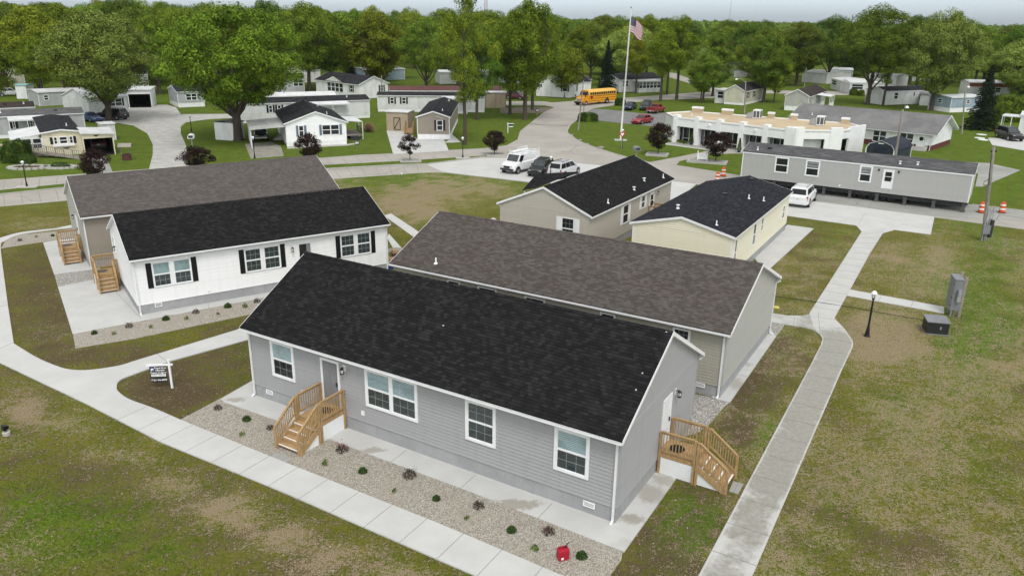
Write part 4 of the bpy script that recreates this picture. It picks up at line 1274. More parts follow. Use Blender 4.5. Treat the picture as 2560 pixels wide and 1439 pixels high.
mb = MB(); mb.lathe([(.035,0),(.035,.045),(.02,.05)], 10, (.08,0,.42)); mb.tube([(.08,0,.46),(.10,0,.52),(.19,0,.60)], [.018,.016,.012], 8); mb.build('spout', M['black'], gc, True)
mb = MB(); mb.box(-.10,-.03,-.1245,-.1205,.09,.17); mb.build('paper_label', M['sign_white'], cb)

# ------------------------------------------------------------------ flood light at the left edge
fl = thing('flood_light', at(17,1086), R(-35), 'small black ground flood light beside the front walk', 'flood light')
mb = MB(); mb.lathe([(.15,0),(.155,.13),(.13,.16)], 12); mb.build('concrete_base', kerb_mat, fl)
mb = MB(); mb.tube([(0,0,.16),(0,0,.28)], .03, 8); mb.build('stem', M['black'], fl)
mb = MB(); mb.loft([[(-.12,-.12,.26),(.12,-.12,.26),(.12,-.08,.46),(-.12,-.08,.46)],[(-.10,.02,.26),(.10,.02,.26),(.10,.05,.42),(-.10,.05,.42)],[(-.05,.12,.29),(.05,.12,.29),(.05,.12,.38),(-.05,.12,.38)]]); mb.build('housing', M['black'], fl)
mb = MB(); mb.add([(-.10,-.123,.28),(.10,-.123,.28),(.10,-.087,.44),(-.10,-.087,.44)], [(0,1,2,3)]); mb.build('lens', M['glass'], fl)

# ------------------------------------------------------------------ lamp posts
def lamp_post(px, py, label, h=2.68, thick=1.0, pad=False):
    root = thing('lamp_post', at(px,py), 0, label, 'lamp post', 'black lantern posts')
    mb = MB(); t = thick
    mb.lathe([(.15*t,0),(.15*t,.04),(.12*t,.07),(.115*t,.12),(.075*t,.45),(.06*t,.62),(.052*t,.66),(.048*t,1.4),(.040*t,h-.50),(.07*t,h-.48),(.06*t,h-.44),(.09*t,h-.40)], 12)
    mb.build('pole', M['black'], root, True)
    mb = MB(); mb.lathe([(.085,h-.395),(.12,h-.16)], 8); l = mb.build('lantern_glass', M['lens'], root)
    mb = MB()
    for k in range(4):
        a = k*math.pi/2
        mb.bar((.088*math.cos(a),.088*math.sin(a),h-.395),(.123*math.cos(a),.123*math.sin(a),h-.16),.014)
    mb.build('lantern_frame', M['black'], root)
    mb = MB(); mb.lathe([(.17,h-.16),(.17,h-.145),(.11,h-.05),(.10,h-.03),(.06,h)], 10); mb.build('lantern_cap', M['trim'], root)
    return root
lamp_post(2167,840,'black lantern post in the bare ground right of the right-hand walk', 2.69, 1.15)
lamp_post(68,469,'black lantern post on a stone pad in the grass strip at the far left')
lamp_post(637,396,'black lantern post at the end of the carport drive')
lamp_post(1157,396.5,'black lantern post on the grass strip between two plum trees')
lamp_post(1376,452,'black lantern post in front of the parked silver minivan')
lamp_post(1554.5,371,'black lantern post behind the yield sign', 2.6)
lamp_post(479,329,'black lantern post on the lawn beside the crushed stone drive', 2.5)
for px, py, s in ((68,469.5,1.0),(1157,397,.9)):
    mb = MB(); mb.box(-s,s,-s*.6,s*.6,.0,.15); o = mb.build('lamp_pad', kerb_mat); o.location = at(px,py); o.rotation_euler = (0,0,.2)
    tag(o, 'low concrete pad under the far left lantern post' if px < 100 else 'low stone pad under the lantern post between two plum trees', 'pad')

# ------------------------------------------------------------------ electric pedestal and transformer
mp_ = at(2371, 786); dirx = (at(2440,800)-at(2371,786)).normalized()
me_ = thing('meter_pedestal', at(2384,784), R(-16), 'tall grey electric meter cabinet on wooden posts in the lawn', 'meter cabinet')
mb = MB(); mb.box(-.42,.06,-.62,.62,.42,2.3); mb.box(-.44,.08,-.64,.64,2.3,2.35); mb.build('cabinet', M['grey_box'], me_)
mb = MB(); mb.box(-.20,.0,-.80,-.622,1.0,1.75); mb.tube([(-.1,-.80,1.55),(-.1,-.88,1.55)], .10, 12); mb.build('meter', M['steel'], me_)
for y_ in (-.5,.55):
    mb = MB(); mb.box(.085,.23,y_-.08,y_+.08,0,2.5); mb.build('post', M['old_wood'], me_)
for x_,y_ in ((-.3,-.5),(-.1,-.4),(-.3,.2),(-.1,.5)):
    mb = MB(); mb.tube([(x_,y_,0),(x_,y_,.42)], .045, 8); mb.build('conduit', M['steel'], me_)
mb = MB()
for z in (.7,1.2,2.0): mb.box(-.45,-.421,-.55,-.45,z-.03,z+.03)
mb.box(-.424,-.4205,-.006,.006,.45,2.25); mb.build('door_seam', M['dark_metal'], me_)
tr = thing('transformer_box', at(2336,829), R(-13), 'square dark green-black transformer box with grey lid beside the meter cabinet', 'transformer')
mb = MB(); mb.box(-.56,.56,-.50,.50,.06,.72); mb.build('body', paint('transformer_green_black',(.022,.024,.024),.5,.2), tr)
mb = MB(); mb.add([(-.6,-.52,.72),(.6,-.52,.72),(.6,.54,.72),(-.6,.54,.72),(-.6,-.52,.76),(.6,-.52,.76),(.6,.54,.84),(-.6,.54,.84)], [(0,1,5,4),(1,2,6,5),(2,3,7,6),(3,0,4,7),(4,5,6,7)]); mb.box(.20,.215,-.5,.5,.765,.79); mb.build('lid', M['grey_box'], tr)
mb = MB(); mb.box(-.60,.60,-.54,.56,-.05,.06); mb.build('base_pad', M['grey_box'], tr)
mb = MB(); mb.box(.1,.16,-.53,-.502,.35,.5); mb.build('latch', M['steel'], tr)
cbx = MB(); cbx.tube([at(1937,739.5,.075), at(2025,752,.03), at(2060,757,.07), at(2130,768,.03), at(2230,786,.05), at(2312,800,.06)], .016, 6)
tag(cbx.build('cable', M['black']), 'thin black cable lying across the grass and the right-hand walk', 'cable')
mb = MB(); mb.lathe([(.20,0),(.20,.05),(.16,.07)], 16); o = mb.build('valve_cover', paint('yellowed_lid',(.55,.48,.12),.5)); o.location = at(1940,768.5)
tag(o, 'round yellow valve cover in the grass at the corner of the tan house', 'valve cover')

# ------------------------------------------------------------------ traffic drums
orange = paint('orange_plastic', (.62,.095,.018), .45, .12, 4)
refl = paint('white_reflective_band', (.75,.74,.72), .35, .08, 4)
def drum(px, py, label, rz=0):
    root = thing('traffic_drum', at(px,py,.03), rz, label, 'traffic drum', 'orange and white traffic drums')
    zs = [(.0,.29),(.06,.29),(.065,.27),(.25,.262),(.26,.255),(.45,.248),(.46,.24),(.64,.232),(.65,.226),(.82,.218),(.83,.21),(.95,.20),(.97,.17)]
    mb = MB(); mb.lathe([(r,z) for z,r in zs], 18); mb.build('body', orange, root)
    for a, b, r0, r1 in ((.28,.44,.258,.252),(.66,.81,.232,.224)):
        mb = MB(); mb.lathe([(r0+.004,a),(r1+.004,b)], 18); mb.build('band', refl, root)
    mb = MB(); mb.lathe([(.37,0),(.38,.02),(.37,.05),(.3,.06)], 18); mb.build('base_ring', M['black'], root)
    mb = MB(); mb.bar((-.07,0,.97),(-.07,0,1.06),.03); mb.bar((.07,0,.97),(.07,0,1.06),.03); mb.bar((-.09,0,1.06),(.09,0,1.06),.035); mb.build('handle', orange, root)
    return root
drum(1793,453,'orange and white traffic drum by the cream roof, lower of the two there')
drum(1808,440.5,'orange and white traffic drum nearest the grass edge of the white office')
drum(2452,531,'orange and white traffic drum just left of the wooden utility pole')
drum(2504,531,'orange and white traffic drum just right of the wooden utility pole')

# ------------------------------------------------------------------ shrubs in the gravel
def leaf_cluster(seed, n, R_, H_, size, gaps=.0, up=.3):
    r = np.random.default_rng(seed)
    d = r.normal(size=(n,3)); d[:,2] = np.abs(d[:,2])*1.0 - .15
    d /= np.linalg.norm(d, axis=1)[:,None]
    rad = r.uniform(.35,1.0,n)**.5
    c = d*rad[:,None]*np.array([R_,R_,H_])
    c[:,2] = np.maximum(c[:,2], .01) 
    return leaf_quads(c, size, r, d, up)
def leaf_quads(c, size, r, d=None, up=.3, asp=.6, jit=.8):
    n = len(c)
    nrm = r.normal(size=(n,3)); 
    if d is not None: nrm = nrm*jit + d*.9
    nrm[:,2] += up
    nrm /= np.linalg.norm(nrm, axis=1)[:,None]
    t = np.cross(nrm, r.normal(size=(n,3))); t /= np.linalg.norm(t, axis=1)[:,None]
    b = np.cross(nrm, t)
    s = size*r.uniform(.6,1.35,n)[:,None]
    V = np.stack([c-t*s, c-b*s*asp+nrm*s*.12, c+t*s, c+b*s*asp+nrm*s*.12], 1).reshape(-1,3)
    F = np.arange(4*n).reshape(n,4)
    return V, F
shm = {}
V, F_ = leaf_cluster(1, 420, .20, .24, .032); shm['green'] = mesh_np('foliage', V, F_, M['leaf_shrub'])
V, F_ = leaf_cluster(2, 210, .25, .30, .030); shm['rose'] = mesh_np('foliage', V, F_, M['leaf_rose'])
V, F_ = leaf_cluster(5, 46, .13, .26, .045); shm['sprig'] = mesh_np('foliage', V, F_, M['leaf_maple'])
def stems(n, r_, h_, seed):
    q = random.Random(seed); mb = MB()
    for i in range(n):
        a = q.uniform(0,6.28); e = q.uniform(.3,1)
        mb.tube([(0,0,0),(r_*e*.5*math.cos(a),r_*e*.5*math.sin(a),h_*.55),(r_*e*math.cos(a),r_*e*math.sin(a),h_*q.uniform(.75,1.05))], [.008,.006,.003], 4)
    o = mb.build('stems', M['bark']); me = o.data; bpy.data.objects.remove(o); return me
stm = {'green':stems(5,.15,.2,1),'rose':stems(9,.28,.36,2),'sprig':stems(4,.1,.25,3)}
r_ = np.random.default_rng(9)
cc = np.stack([r_.uniform(-.24,.24,16), r_.uniform(-.24,.24,16), r_.uniform(.22,.38,16)],1)
V, F_ = leaf_quads(cc, .03, r_); petal_me = mesh_np('flowers', V, F_, M['petal'])
kinds = {'green':('boxwood_shrub','shrub'),'rose':('rose_bush','rose bush'),'sprig':('young_plant','plant')}
PL = [('A','rose',545,1022),('A','green',617,1050),('A','sprig',605,1088),('A','rose',676,1071),('A','rose',855,1126),('A','sprig',813,1161),('A','green',907,1180),('A','rose',1024,1190),('A','sprig',986,1229),
      ('A','green',1091,1248),('A','rose',1196,1267),('A','sprig',1167,1297),('A','green',1279,1327),('A','roseb',1371,1331),('A','sprig',1337,1374),('A','green',1454,1392),
      ('C','green',236,834),('C','rose',323,817),('C','sprig',378,819),('C','green',415,799),('C','rose',490,782),('C','sprig',466,798),('C','green',570,767.5),('C','sprig',545,786),('C','sprig',612,768),('C','rose',643,755),('C','sprig',285,836),
      ('D','rose',50,602),('D','sprig',91,593),('D','green',132,590)]
bed = {'A':'gravel bed of the grey front house','C':'gravel bed along the white house','D':'gravel strip beside the brown house'}
near_ = {('A',545):'nearest the corner sign',('A',617):'left of the timber steps',('A',605):'left of the timber steps, nearest the walk',('A',676):'tucked against the timber steps',('A',855):'just right of the timber steps',('A',813):'between steps and walk',
    ('A',907):'below the double window',('A',1024):'right of the double window',('A',986):'below the double window, nearest the walk',('A',1091):'below the gap between double and single windows',('A',1196):'below the middle single window',('A',1167):'below the middle single window, nearest the walk',
    ('A',1279):'left of the red-flowered rose',('A',1371):'in red flower left of the fuel can',('A',1337):'just left of the fuel can',('A',1454):'just right of the red fuel can'}
oc = {}
for b_, k_, px, py in PL:
    base = 'rose' if k_.startswith('rose') else k_
    root = thing(kinds[base][0], at(px,py,.02), rnd.uniform(0,6.28))
    s_ = rnd.uniform(.72,1.22); root.scale = (s_,s_,s_*rnd.uniform(.9,1.1))
    desc = {'green':'round green boxwood shrub','rose':'sparse dark-leaved rose bush','sprig':'thin green young plant'}[base]
    if (b_, px) in near_: lab = f'{desc} in the front gravel, {near_[(b_,px)]}'
    else:
        key = (b_, base); oc[key] = oc.get(key, 0)+1
        ordn = ['first','second','third','fourth','fifth','sixth'][oc[key]-1]
        lab = f'{desc}, {ordn} from the left in the {bed[b_]}'
        if b_ == 'D': lab = f'{desc} in the {bed[b_]}'
    tag(root, lab, kinds[base][1], 'young shrubs in the gravel beds')
    for nm, me_x in (('foliage', shm[base]), ('stems', stm[base])):
        o = bpy.data.objects.new(nm, me_x); C.objects.link(o); o.parent = root
    if k_ == 'roseb' or px == 855:
        o = bpy.data.objects.new('flowers', petal_me); C.objects.link(o); o.parent = root

# ------------------------------------------------------------------ cable reel table and boxes behind the white house
card = paint('cardboard', (.42,.27,.15), .85, .15, 6)
rl = thing('cable_reel', at(989,655), .3, 'round wooden cable reel used as a table beside the white house', 'cable reel')
mb = MB(); mb.lathe([(.62,.86),(.62,.91)], 24); mb.build('top', M['old_wood'], rl)
mb = MB(); mb.lathe([(.62,.0),(.62,.05)], 24); mb.build('bottom', M['old_wood'], rl)
mb = MB(); mb.lathe([(.3,.05),(.3,.86)], 16); mb.build('drum', M['old_wood'], rl)
def carton(px, py, z, sx_, sy_, h_, rz, label, mat=card):
    o = thing('cardboard_box', at(px,py,z), rz, label, 'box')
    mb = MB(); mb.box(-sx_,sx_,-sy_,sy_,.003,h_); b = mb.build('body', mat, o)
    mb = MB(); mb.box(-sx_-.002,sx_+.002,-.03,.03,h_*.7,h_+.004); mb.build('tape', refl if mat is not card else paint('parcel_tape',(.5,.38,.22),.4), o)
    mb = MB(); mb.box(-sx_*.98,sx_*.98,-.006,.006,h_+.0045,h_+.008); mb.build('seam', M['vent_dark'], o)
carton(987,632,.91,.2,.17,.22,.5,'small cardboard box standing on the cable reel')
carton(986,664,0,.42,.34,.62,.25,'large cardboard box in front of the cable reel')
carton(973,672,0,.22,.25,.45,.6,'dark blue box on the ground at the corner of the white house', paint('blue_box',(.03,.06,.18),.6))
# ------------------------------------------------------------------ vehicles
tyre = paint('tyre_rubber', (.014,.014,.015), .8, .2, 8)
alloy = paint('alloy_wheel', (.42,.43,.44), .35, .15, 6, .5, .7)
tail_red = paint('tail_lamp_red', (.30,.012,.012), .2, .1, 4, .6)
chrome = paint('chrome', (.55,.56,.57), .15, .1, 6, .5, .9)
plastic = paint('dark_plastic_trim', (.03,.03,.032), .6, .2, 6)
plate_m = paint('number_plate', (.62,.63,.62), .4, .1, 30)
carglass = paint('car_glass', (.012,.014,.016), .08, .3, 1.5, .35)
windscreen = paint('windscreen_glass', (.05,.06,.065), .06, .4, 1.5, .7)
_cp = {}
def carpaint(name, col):
    if name not in _cp: _cp[name] = paint(name, col, .3, .06, 2, .4, 0, .45)
    return _cp[name]

def car(px, py, px2, py2, label, cat, kind, col, z=.03, length=None):
    """front-bottom point (px,py) to rear-bottom point (px2,py2): centre line on the ground, local +x is the rear"""
    a, b = at(px,py), at(px2,py2)
    d = (b-a).to_2d().normalized()
    S = dict(sedan=dict(L=4.9,W=1.80,zb=.22,hood=(.02,.62,1.55,.88),g=(1.35,2.15,3.55,4.35),belt=.93,roof=1.43,tail=(4.86,.95)),
             suv=dict(L=4.7,W=1.86,zb=.28,hood=(.02,.78,1.35,1.05),g=(1.2,1.95,4.15,4.60),belt=1.06,roof=1.68,tail=(4.68,1.06)),
             bigsuv=dict(L=5.2,W=2.0,zb=.32,hood=(.02,.92,1.45,1.16),g=(1.35,2.05,4.75,5.12),belt=1.18,roof=1.86,tail=(5.18,1.18)),
             minivan=dict(L=5.0,W=1.86,zb=.24,hood=(.02,.74,1.05,1.0),g=(.95,1.95,4.55,4.92),belt=1.03,roof=1.72,tail=(4.98,1.03)),
             van=dict(L=5.5,W=2.0,zb=.34,hood=(.02,.98,1.0,1.27),g=(.92,1.45,5.38,5.48),belt=1.30,roof=2.10,tail=(5.48,1.30)),
             pickup=dict(L=5.3,W=1.88,zb=.34,hood=(.02,.88,1.45,1.05),g=(1.35,2.0,3.15,3.40),belt=1.07,roof=1.66,tail=(5.28,1.05)))[kind]
    a = (a+b)/2 - Vector((d.x,d.y,0))*S['L']/2
    root = thing({'van':'cargo_van','pickup':'pickup_truck'}.get(kind,'parked_car'), (a.x,a.y,z), math.atan2(d.y,d.x), label, cat)
    L, W, zb, belt, roof = S['L'], S['W'], S['zb'], S['belt'], S['roof']
    h0, hz0, h1, hz1 = S['hood']; g0, g1, g2, g3 = S['g']
    body = carpaint(*col)
    w = W/2
    def ring(x, zt, k, lo=zb):
        zm = lo+(zt-lo)*.45; zs = lo+(zt-lo)*.86
        pr = [(k*.90*w,lo),(k*w,lo+.12),(k*w*1.0,zm),(k*w*.965,zs),(k*w*.88,zt)]
        return [(x,-y,z_) for y,z_ in pr] + [(x,y,z_) for y,z_ in reversed(pr)]
    mb = MB()
    rings = [ring(0,hz0-.10,.80,zb+.14), ring(.10,hz0,.88,zb+.02), ring(.35,hz0+.05,.96), ring(h1*.6,hz1-.03,1), ring(h1,hz1,1)]
    if kind == 'pickup': rings += [ring(g3-.02,belt,1), ring(g3+.02,1.03,1), ring(L-.12,1.03,.99), ring(L,.98,.96,zb+.1)]
    else:
        rings += [ring(g0+.4,belt,1), ring(g2,belt,1)]
        if kind == 'sedan': rings += [ring(g3,.97,.98), ring(L-.25,.94,.93), ring(L,.86,.84,zb+.16)]
        else: rings += [ring(L-.35,belt,1), ring(L-.08,belt-.02,.96), ring(L,belt-.16,.92,zb+.1)]
    mb.loft(rings); bo = mb.build('body', body, root)
    # greenhouse
    wb, wr = w*.90, w*(.74 if kind not in ('van',) else .82)
    Bv = [(g0,-wb*.94,belt-.06),(g0,wb*.94,belt-.06),(g3,wb*.94,belt-.03),(g3,-wb*.94,belt-.03)]
    Tv = [(g1,-wr,roof-.05),(g1,wr,roof-.05),(g2,wr*.98,roof-.06),(g2,-wr*.98,roof-.06)]
    mb = MB()
    mb.add(Bv+Tv, [(0,1,5,4),(1,2,6,5),(2,3,7,6),(3,0,4,7)])
    cx = (g1+g2)/2
    R2 = [(g1+.14,-wr*.86,roof),(g1+.14,wr*.86,roof),(g2-.14,wr*.86,roof-.01),(g2-.14,-wr*.86,roof-.01)]
    mb.add(Tv+R2, [(0,1,5,4),(1,2,6,5),(2,3,7,6),(3,0,4,7),(4,5,6,7)])
    mb.build('cabin', body, root)
    def pane(q, u0, u1, v0, v1, mat, name='window', off=.012):
        a_, b_, c_, d_ = [Vector(v) for v in q]
        nrm = (b_-a_).cross(d_-a_).normalized()
        f = lambda u, v: (a_.lerp(b_,u)).lerp(d_.lerp(c_,u), v)
        if nrm.dot(f(.5,.5)-Vector((cx,0,belt))) < 0: nrm = -nrm
        m_ = MB(); m_.quad(*[f(u,v)+nrm*off for u,v in ((u0,v0),(u1,v0),(u1,v1),(u0,v1))])
        return m_.build(name, mat, root)
    pane((Bv[0],Bv[1],Tv[1],Tv[0]), .06,.94,.10,.95, windscreen, 'windscreen')
    if kind != 'van': pane((Bv[3],Bv[2],Tv[2],Tv[3]), .08,.92,.18 if kind!='pickup' else .25,.90, carglass, 'rear_window')
    for s_, q in ((1,(Bv[1],Bv[2],Tv[2],Tv[1])),(-1,(Bv[0],Bv[3],Tv[3],Tv[0]))):
        segs = dict(sedan=((.08,.49),(.53,.92)), suv=((.07,.36),(.39,.66),(.69,.95)), bigsuv=((.06,.33),(.36,.63),(.66,.95)), minivan=((.06,.32),(.35,.64),(.67,.96)), van=((.035,.20),), pickup=((.08,.58),(.63,.92)))[kind]
        for u0, u1 in segs: pane(q, u0, u1, .16, .90, carglass)
    # wheels with dark arches
    rw = .34 if kind in ('sedan','suv','minivan') else .38
    fx, rx_ = .90 if kind != 'van' else .85, L-(.95 if kind != 'sedan' else 1.0)
    if kind in ('van','pickup'): rx_ = L-1.2
    for x in (fx, rx_):
        for s_ in (-1, 1):
            ar = MB(); ar.tube([(x,s_*(w-.02),rw+.03),(x,s_*(w+.006),rw+.03)], rw+.09, 20); ar.build('wheel_arch', plastic, root)
            wh = MB(); wh.tube([(x,s_*(w-.20),rw),(x,s_*(w+.022),rw)], rw, 20); wo = wh.build('wheel', tyre, root)
            rm = MB(); rm.tube([(x,s_*(w+.015),rw),(x,s_*(w+.030),rw)], rw*.66, 14); rm.build('rim', alloy, wo)
    # lamps, bumpers, plates, mirrors
    for s_ in (-1, 1):
        m_ = MB(); m_.box(-.005 if kind=='van' else .03, .22, s_*w*.62-.16, s_*w*.62+.16, hz0-.17, hz0-.03); m_.build('headlight', M['lens'], root)
        m_ = MB()
        if kind in ('sedan','pickup'): m_.box(L-.14, L+.004, s_*w*.74-.13, s_*w*.74+.13, .68, .84)
        else: m_.box(L-.15, L-.005, s_*w*.86-.07, s_*w*.86+.07, .72, belt-.03)
        m_.build('tail_light', tail_red, root)
        m_ = MB(); m_.box(g0+.42, g0+.56, s_*(wb+.06)-.09, s_*(wb+.06)+.09, belt+.0, belt+.17); m_.build('mirror', plastic if kind in ('van','suv') else body, root)
    bumpc = plastic if kind in ('van','suv','pickup') else body
    m_ = MB(); m_.box(-.07,.12,-w*.86,w*.86,zb+.08,zb+.30); m_.build('bumper', bumpc if kind!='pickup' else chrome, root)
    m_ = MB(); m_.box(L-.10,L+.07,-w*.86,w*.86,zb+.10,zb+.32); m_.build('bumper', chrome if kind=='pickup' else bumpc, root)
    m_ = MB(); m_.box(-.03,.14,-w*.42,w*.42,zb+.34,hz0-.06); m_.build('grille', plastic, root)
    m_ = MB(); m_.box(L+.0705,L+.08,-.16,.16,zb+.12,zb+.26) if kind in('pickup',) else m_.box(L+.001,L+.012,-.16,.16,zb+.45,zb+.60); m_.build('number_plate', plate_m, root)
    m_ = MB()
    for s_ in (-1, 1):
        ln_ = [(.53,)] if kind in ('sedan','pickup') else [(.38,),(.68,)]
        m_.box(g0+.9, g0+1.04, s_*(w*.985)-.012, s_*(w*.985)+.012, belt-.18, belt-.15)
    m_.build('door_handle', chrome, root)
    if kind == 'pickup':
        m_ = MB(); m_.box(g3+.06,L-.08,-w*.80,w*.80,1.031,1.036); m_.build('bed_floor', plastic, root)
        m_ = MB()
        for s_ in (-1,1): m_.box(g3+.03,L-.05,s_*w*.9-.05,s_*w*.9+.05,1.03,1.10)
        m_.box(L-.07,L-.01,-w*.9,w*.9,1.03,1.09); m_.build('bed_rail', body, root)
    if kind in ('suv','bigsuv','minivan'):
        m_ = MB()
        for s_ in (-1,1): m_.bar((g1+.35,s_*wr*.82,roof+.05),(g2-.3,s_*wr*.82,roof+.045),.045,.04)
        for x in (g1+.7,g2-.9): m_.bar((x,-wr*.82,roof+.065),(x,wr*.82,roof+.065),.04,.03)
        m_.build('roof_rack', plastic if kind!='bigsuv' else chrome, root)
    if kind == 'van':
        m_ = MB()
        for x in (1.75,3.4,5.1):
            m_.bar((x,-.85,roof+.12),(x,.85,roof+.12),.05)
            for s_ in (-1,1): m_.bar((x,s_*.85,roof-.06),(x,s_*.85,roof+.42),.05)
        for s_ in (-1,1): m_.bar((1.75,s_*.80,roof+.17),(5.1,s_*.80,roof+.17),.05)
        m_.bar((3.4,.85,roof+.38),(5.1,.85,roof+.38),.05); m_.bar((1.75,.45,roof+.18),(4.6,.45,roof+.18),.16)
        m_.build('ladder_rack', M['trim'], root)
    return root
W_ = ('white_car_paint',(.74,.75,.76)); K_ = ('black_car_paint',(.010,.010,.012)); SV = ('silver_car_paint',(.50,.51,.53)); RD = ('red_car_paint',(.26,.012,.018)); MR = ('maroon_car_paint',(.085,.012,.018)); NV = ('navy_car_paint',(.012,.013,.045)); BL = ('blue_car_paint',(.04,.075,.18)); GR = ('pale_grey_car_paint',(.38,.39,.40)); DK = ('dark_green_car_paint',(.022,.026,.026))
car(1262,437,1340,418,'white cargo van with ladder rack, leftmost of the three in the pale parking bay','van','van',W_)
car(1330,447,1375,424,'small black car between the white cargo van and the silver minivan','car','suv',K_)
car(1442,428,1377,450,'silver minivan seen from behind beside the small black car','minivan','minivan',SV)
car(1580,313,1630,304,'bright red sedan parked alone in the grey lot','car','sedan',RD)
car(1556,281,1592,267,'navy blue sedan beside the round hedge','car','sedan',NV)
car(1596,285,1632,265,'dark minivan between the navy sedan and the red pickup','minivan','minivan',DK)
car(1661,277,1617,287,'red pickup truck parked beside the dark minivan','pickup truck','pickup',RD)
car(2022,490,1984,527,'white car by the cream house, seen from behind','car','bigsuv',W_)
car(2555,358,2489,340,'black car on the white concrete drive at the far right','car','bigsuv',K_)
car(247,306,206,300,'blue car beside the big pale green tree','car','sedan',BL)
car(250,297,312,300,'long black car parked behind the trunk of the big pale green tree','car','bigsuv',K_)
car(45,240,8,241,'pale grey car on the lawn at the far left','car','suv',GR)
car(246,356,250,388,'maroon car nosed into the dark garage of the cream home','car','suv',MR)
car(654,368,652,330,'black pickup truck under the white carport','pickup truck','pickup',K_)
car(1316,250,1266,246,'maroon minivan behind the tree trunks','minivan','minivan',MR)
car(344,262,350,248,'dark car deep in the open garage of the tall white house','car','sedan',DK)
car(1955,212,1962,202,'small white car far off beyond the beige homes','car','sedan',W_)

# school bus
bus_y = paint('school_bus_yellow', (.72,.32,.02), .35, .08, 1.2, .5, 0, .4)
bus_t = paint('bus_roof_yellow', (.74,.43,.09), .5, .08, 1.2)
a, b = at(1446,264), at(1530,256)
d = (b-a).to_2d().normalized()
bus = thing('school_bus', (a.x,a.y,.03), math.atan2(d.y,d.x), 'orange yellow school bus turning at the far end of the road', 'bus')
BL_, BW = 10.6, 1.2
mb = MB()
def br(x, zt, k, zb=.55): return [(x,-BW*k,zb),(x,-BW*k,zt-.1),(x,-BW*k*.85,zt),(x,BW*k*.85,zt),(x,BW*k,zt-.1),(x,BW*k,zb)]
mb.loft([br(.0,1.35,.62,.62), br(.25,1.55,.72,.55), br(1.5,1.75,.86,.5)])
mb.build('hood', bus_y, bus)
mb = MB(); mb.loft([br(1.45,1.95,1,.5), br(BL_,1.95,1,.5)]); mb.build('body', bus_y, bus)
mb = MB()
rr = lambda x, dz=0: [(x,-BW,1.93),(x,-BW,2.55+dz),(x,-BW*.85,2.82+dz),(x,-BW*.45,2.98+dz),(x,BW*.45,2.98+dz),(x,BW*.85,2.82+dz),(x,BW,2.55+dz),(x,BW,1.93)]
mb.loft([[(x_,y_,z_) for x_,y_,z_ in rr(1.75,-.02)], rr(2.2), rr(BL_-.2), rr(BL_,-.06)]); mb.build('roof', bus_t, bus)
for s_ in (-1,1):
    for k in range(12):
        x = 2.15+k*.69
        m_ = MB(); m_.box(x,x+.54,min(s_*BW,s_*(BW+.012)),max(s_*BW,s_*(BW+.012)),2.02,2.50); m_.build('window', carglass, bus)
    m_ = MB()
    for z in (.78,1.25,1.72): m_.box(1.7,BL_-.05,min(s_*BW,s_*(BW+.02)),max(s_*BW,s_*(BW+.02)),z,z+.07)
    m_.build('rub_rail', M['black'], bus)
m_ = MB(); m_.add([(1.44,-1.05,1.96),(1.44,1.05,1.96),(1.74,1.0,2.56),(1.74,-1.0,2.56)],[(0,1,2,3)]); m_.build('windscreen', carglass, bus)
m_ = MB(); m_.box(-.1,.08,-1.1,1.1,.42,.72); m_.build('bumper', M['black'], bus)
m_ = MB(); m_.box(BL_-.02,BL_+.1,-1.15,1.15,.5,.75); m_.build('bumper', M['black'], bus)
m_ = MB(); m_.box(-.02,.02,-.5,.5,.8,1.3); m_.build('grille', M['steel'], bus)
for s_ in (-1,1):
    m_ = MB(); m_.box(-.03,.04,s_*.72-.14,s_*.72+.14,.86,1.1); m_.build('headlight', M['lens'], bus)
    m_ = MB(); m_.box(1.70,1.76,s_*.75-.15,s_*.75+.15,2.62,2.78); m_.build('warning_light', tail_red, bus)
    for x in (.95,7.6):
        w_ = MB(); w_.tube([(x,s_*(BW-.30),.48),(x,s_*(BW+.02),.48)], .5, 18); wo = w_.build('wheel', tyre, bus)
        w_ = MB(); w_.tube([(x,s_*(BW+.0),.48),(x,s_*(BW+.03),.48)], .26, 12); w_.build('rim', M['steel'], wo)
        w_ = MB(); w_.tube([(x,s_*(BW*.92),.62),(x,s_*(BW+.012),.62)], .62, 18); w_.build('wheel_arch', bus_y if x<2 else plastic, bus)
    text('SCHOOL BUS', .22, M['black'], bus, (1.735,0,2.70), (R(90),0,R(-90))) if s_ > 0 else None
    m_ = MB(); m_.tube([(1.3,s_*1.1,1.7),(.5,s_*1.35,1.9)], .03, 6); m_.box(.42,.52,s_*1.35-.12,s_*1.35+.12,1.7,2.05); m_.build('mirror', M['black'], bus)
m_ = MB(); m_.lathe([(.36,-.01),(.36,.01)], 8); so_ = m_.build('stop_arm', tail_red, bus); so_.rotation_euler=(R(90),0,0); so_.location=(2.6,-BW-.06,1.55)
m_ = MB(); m_.lathe([(.36,-.01),(.36,.01)], 8); so_ = m_.build('stop_arm', tail_red, bus); so_.rotation_euler=(R(90),0,0); so_.location=(2.6,BW+.06,1.55)

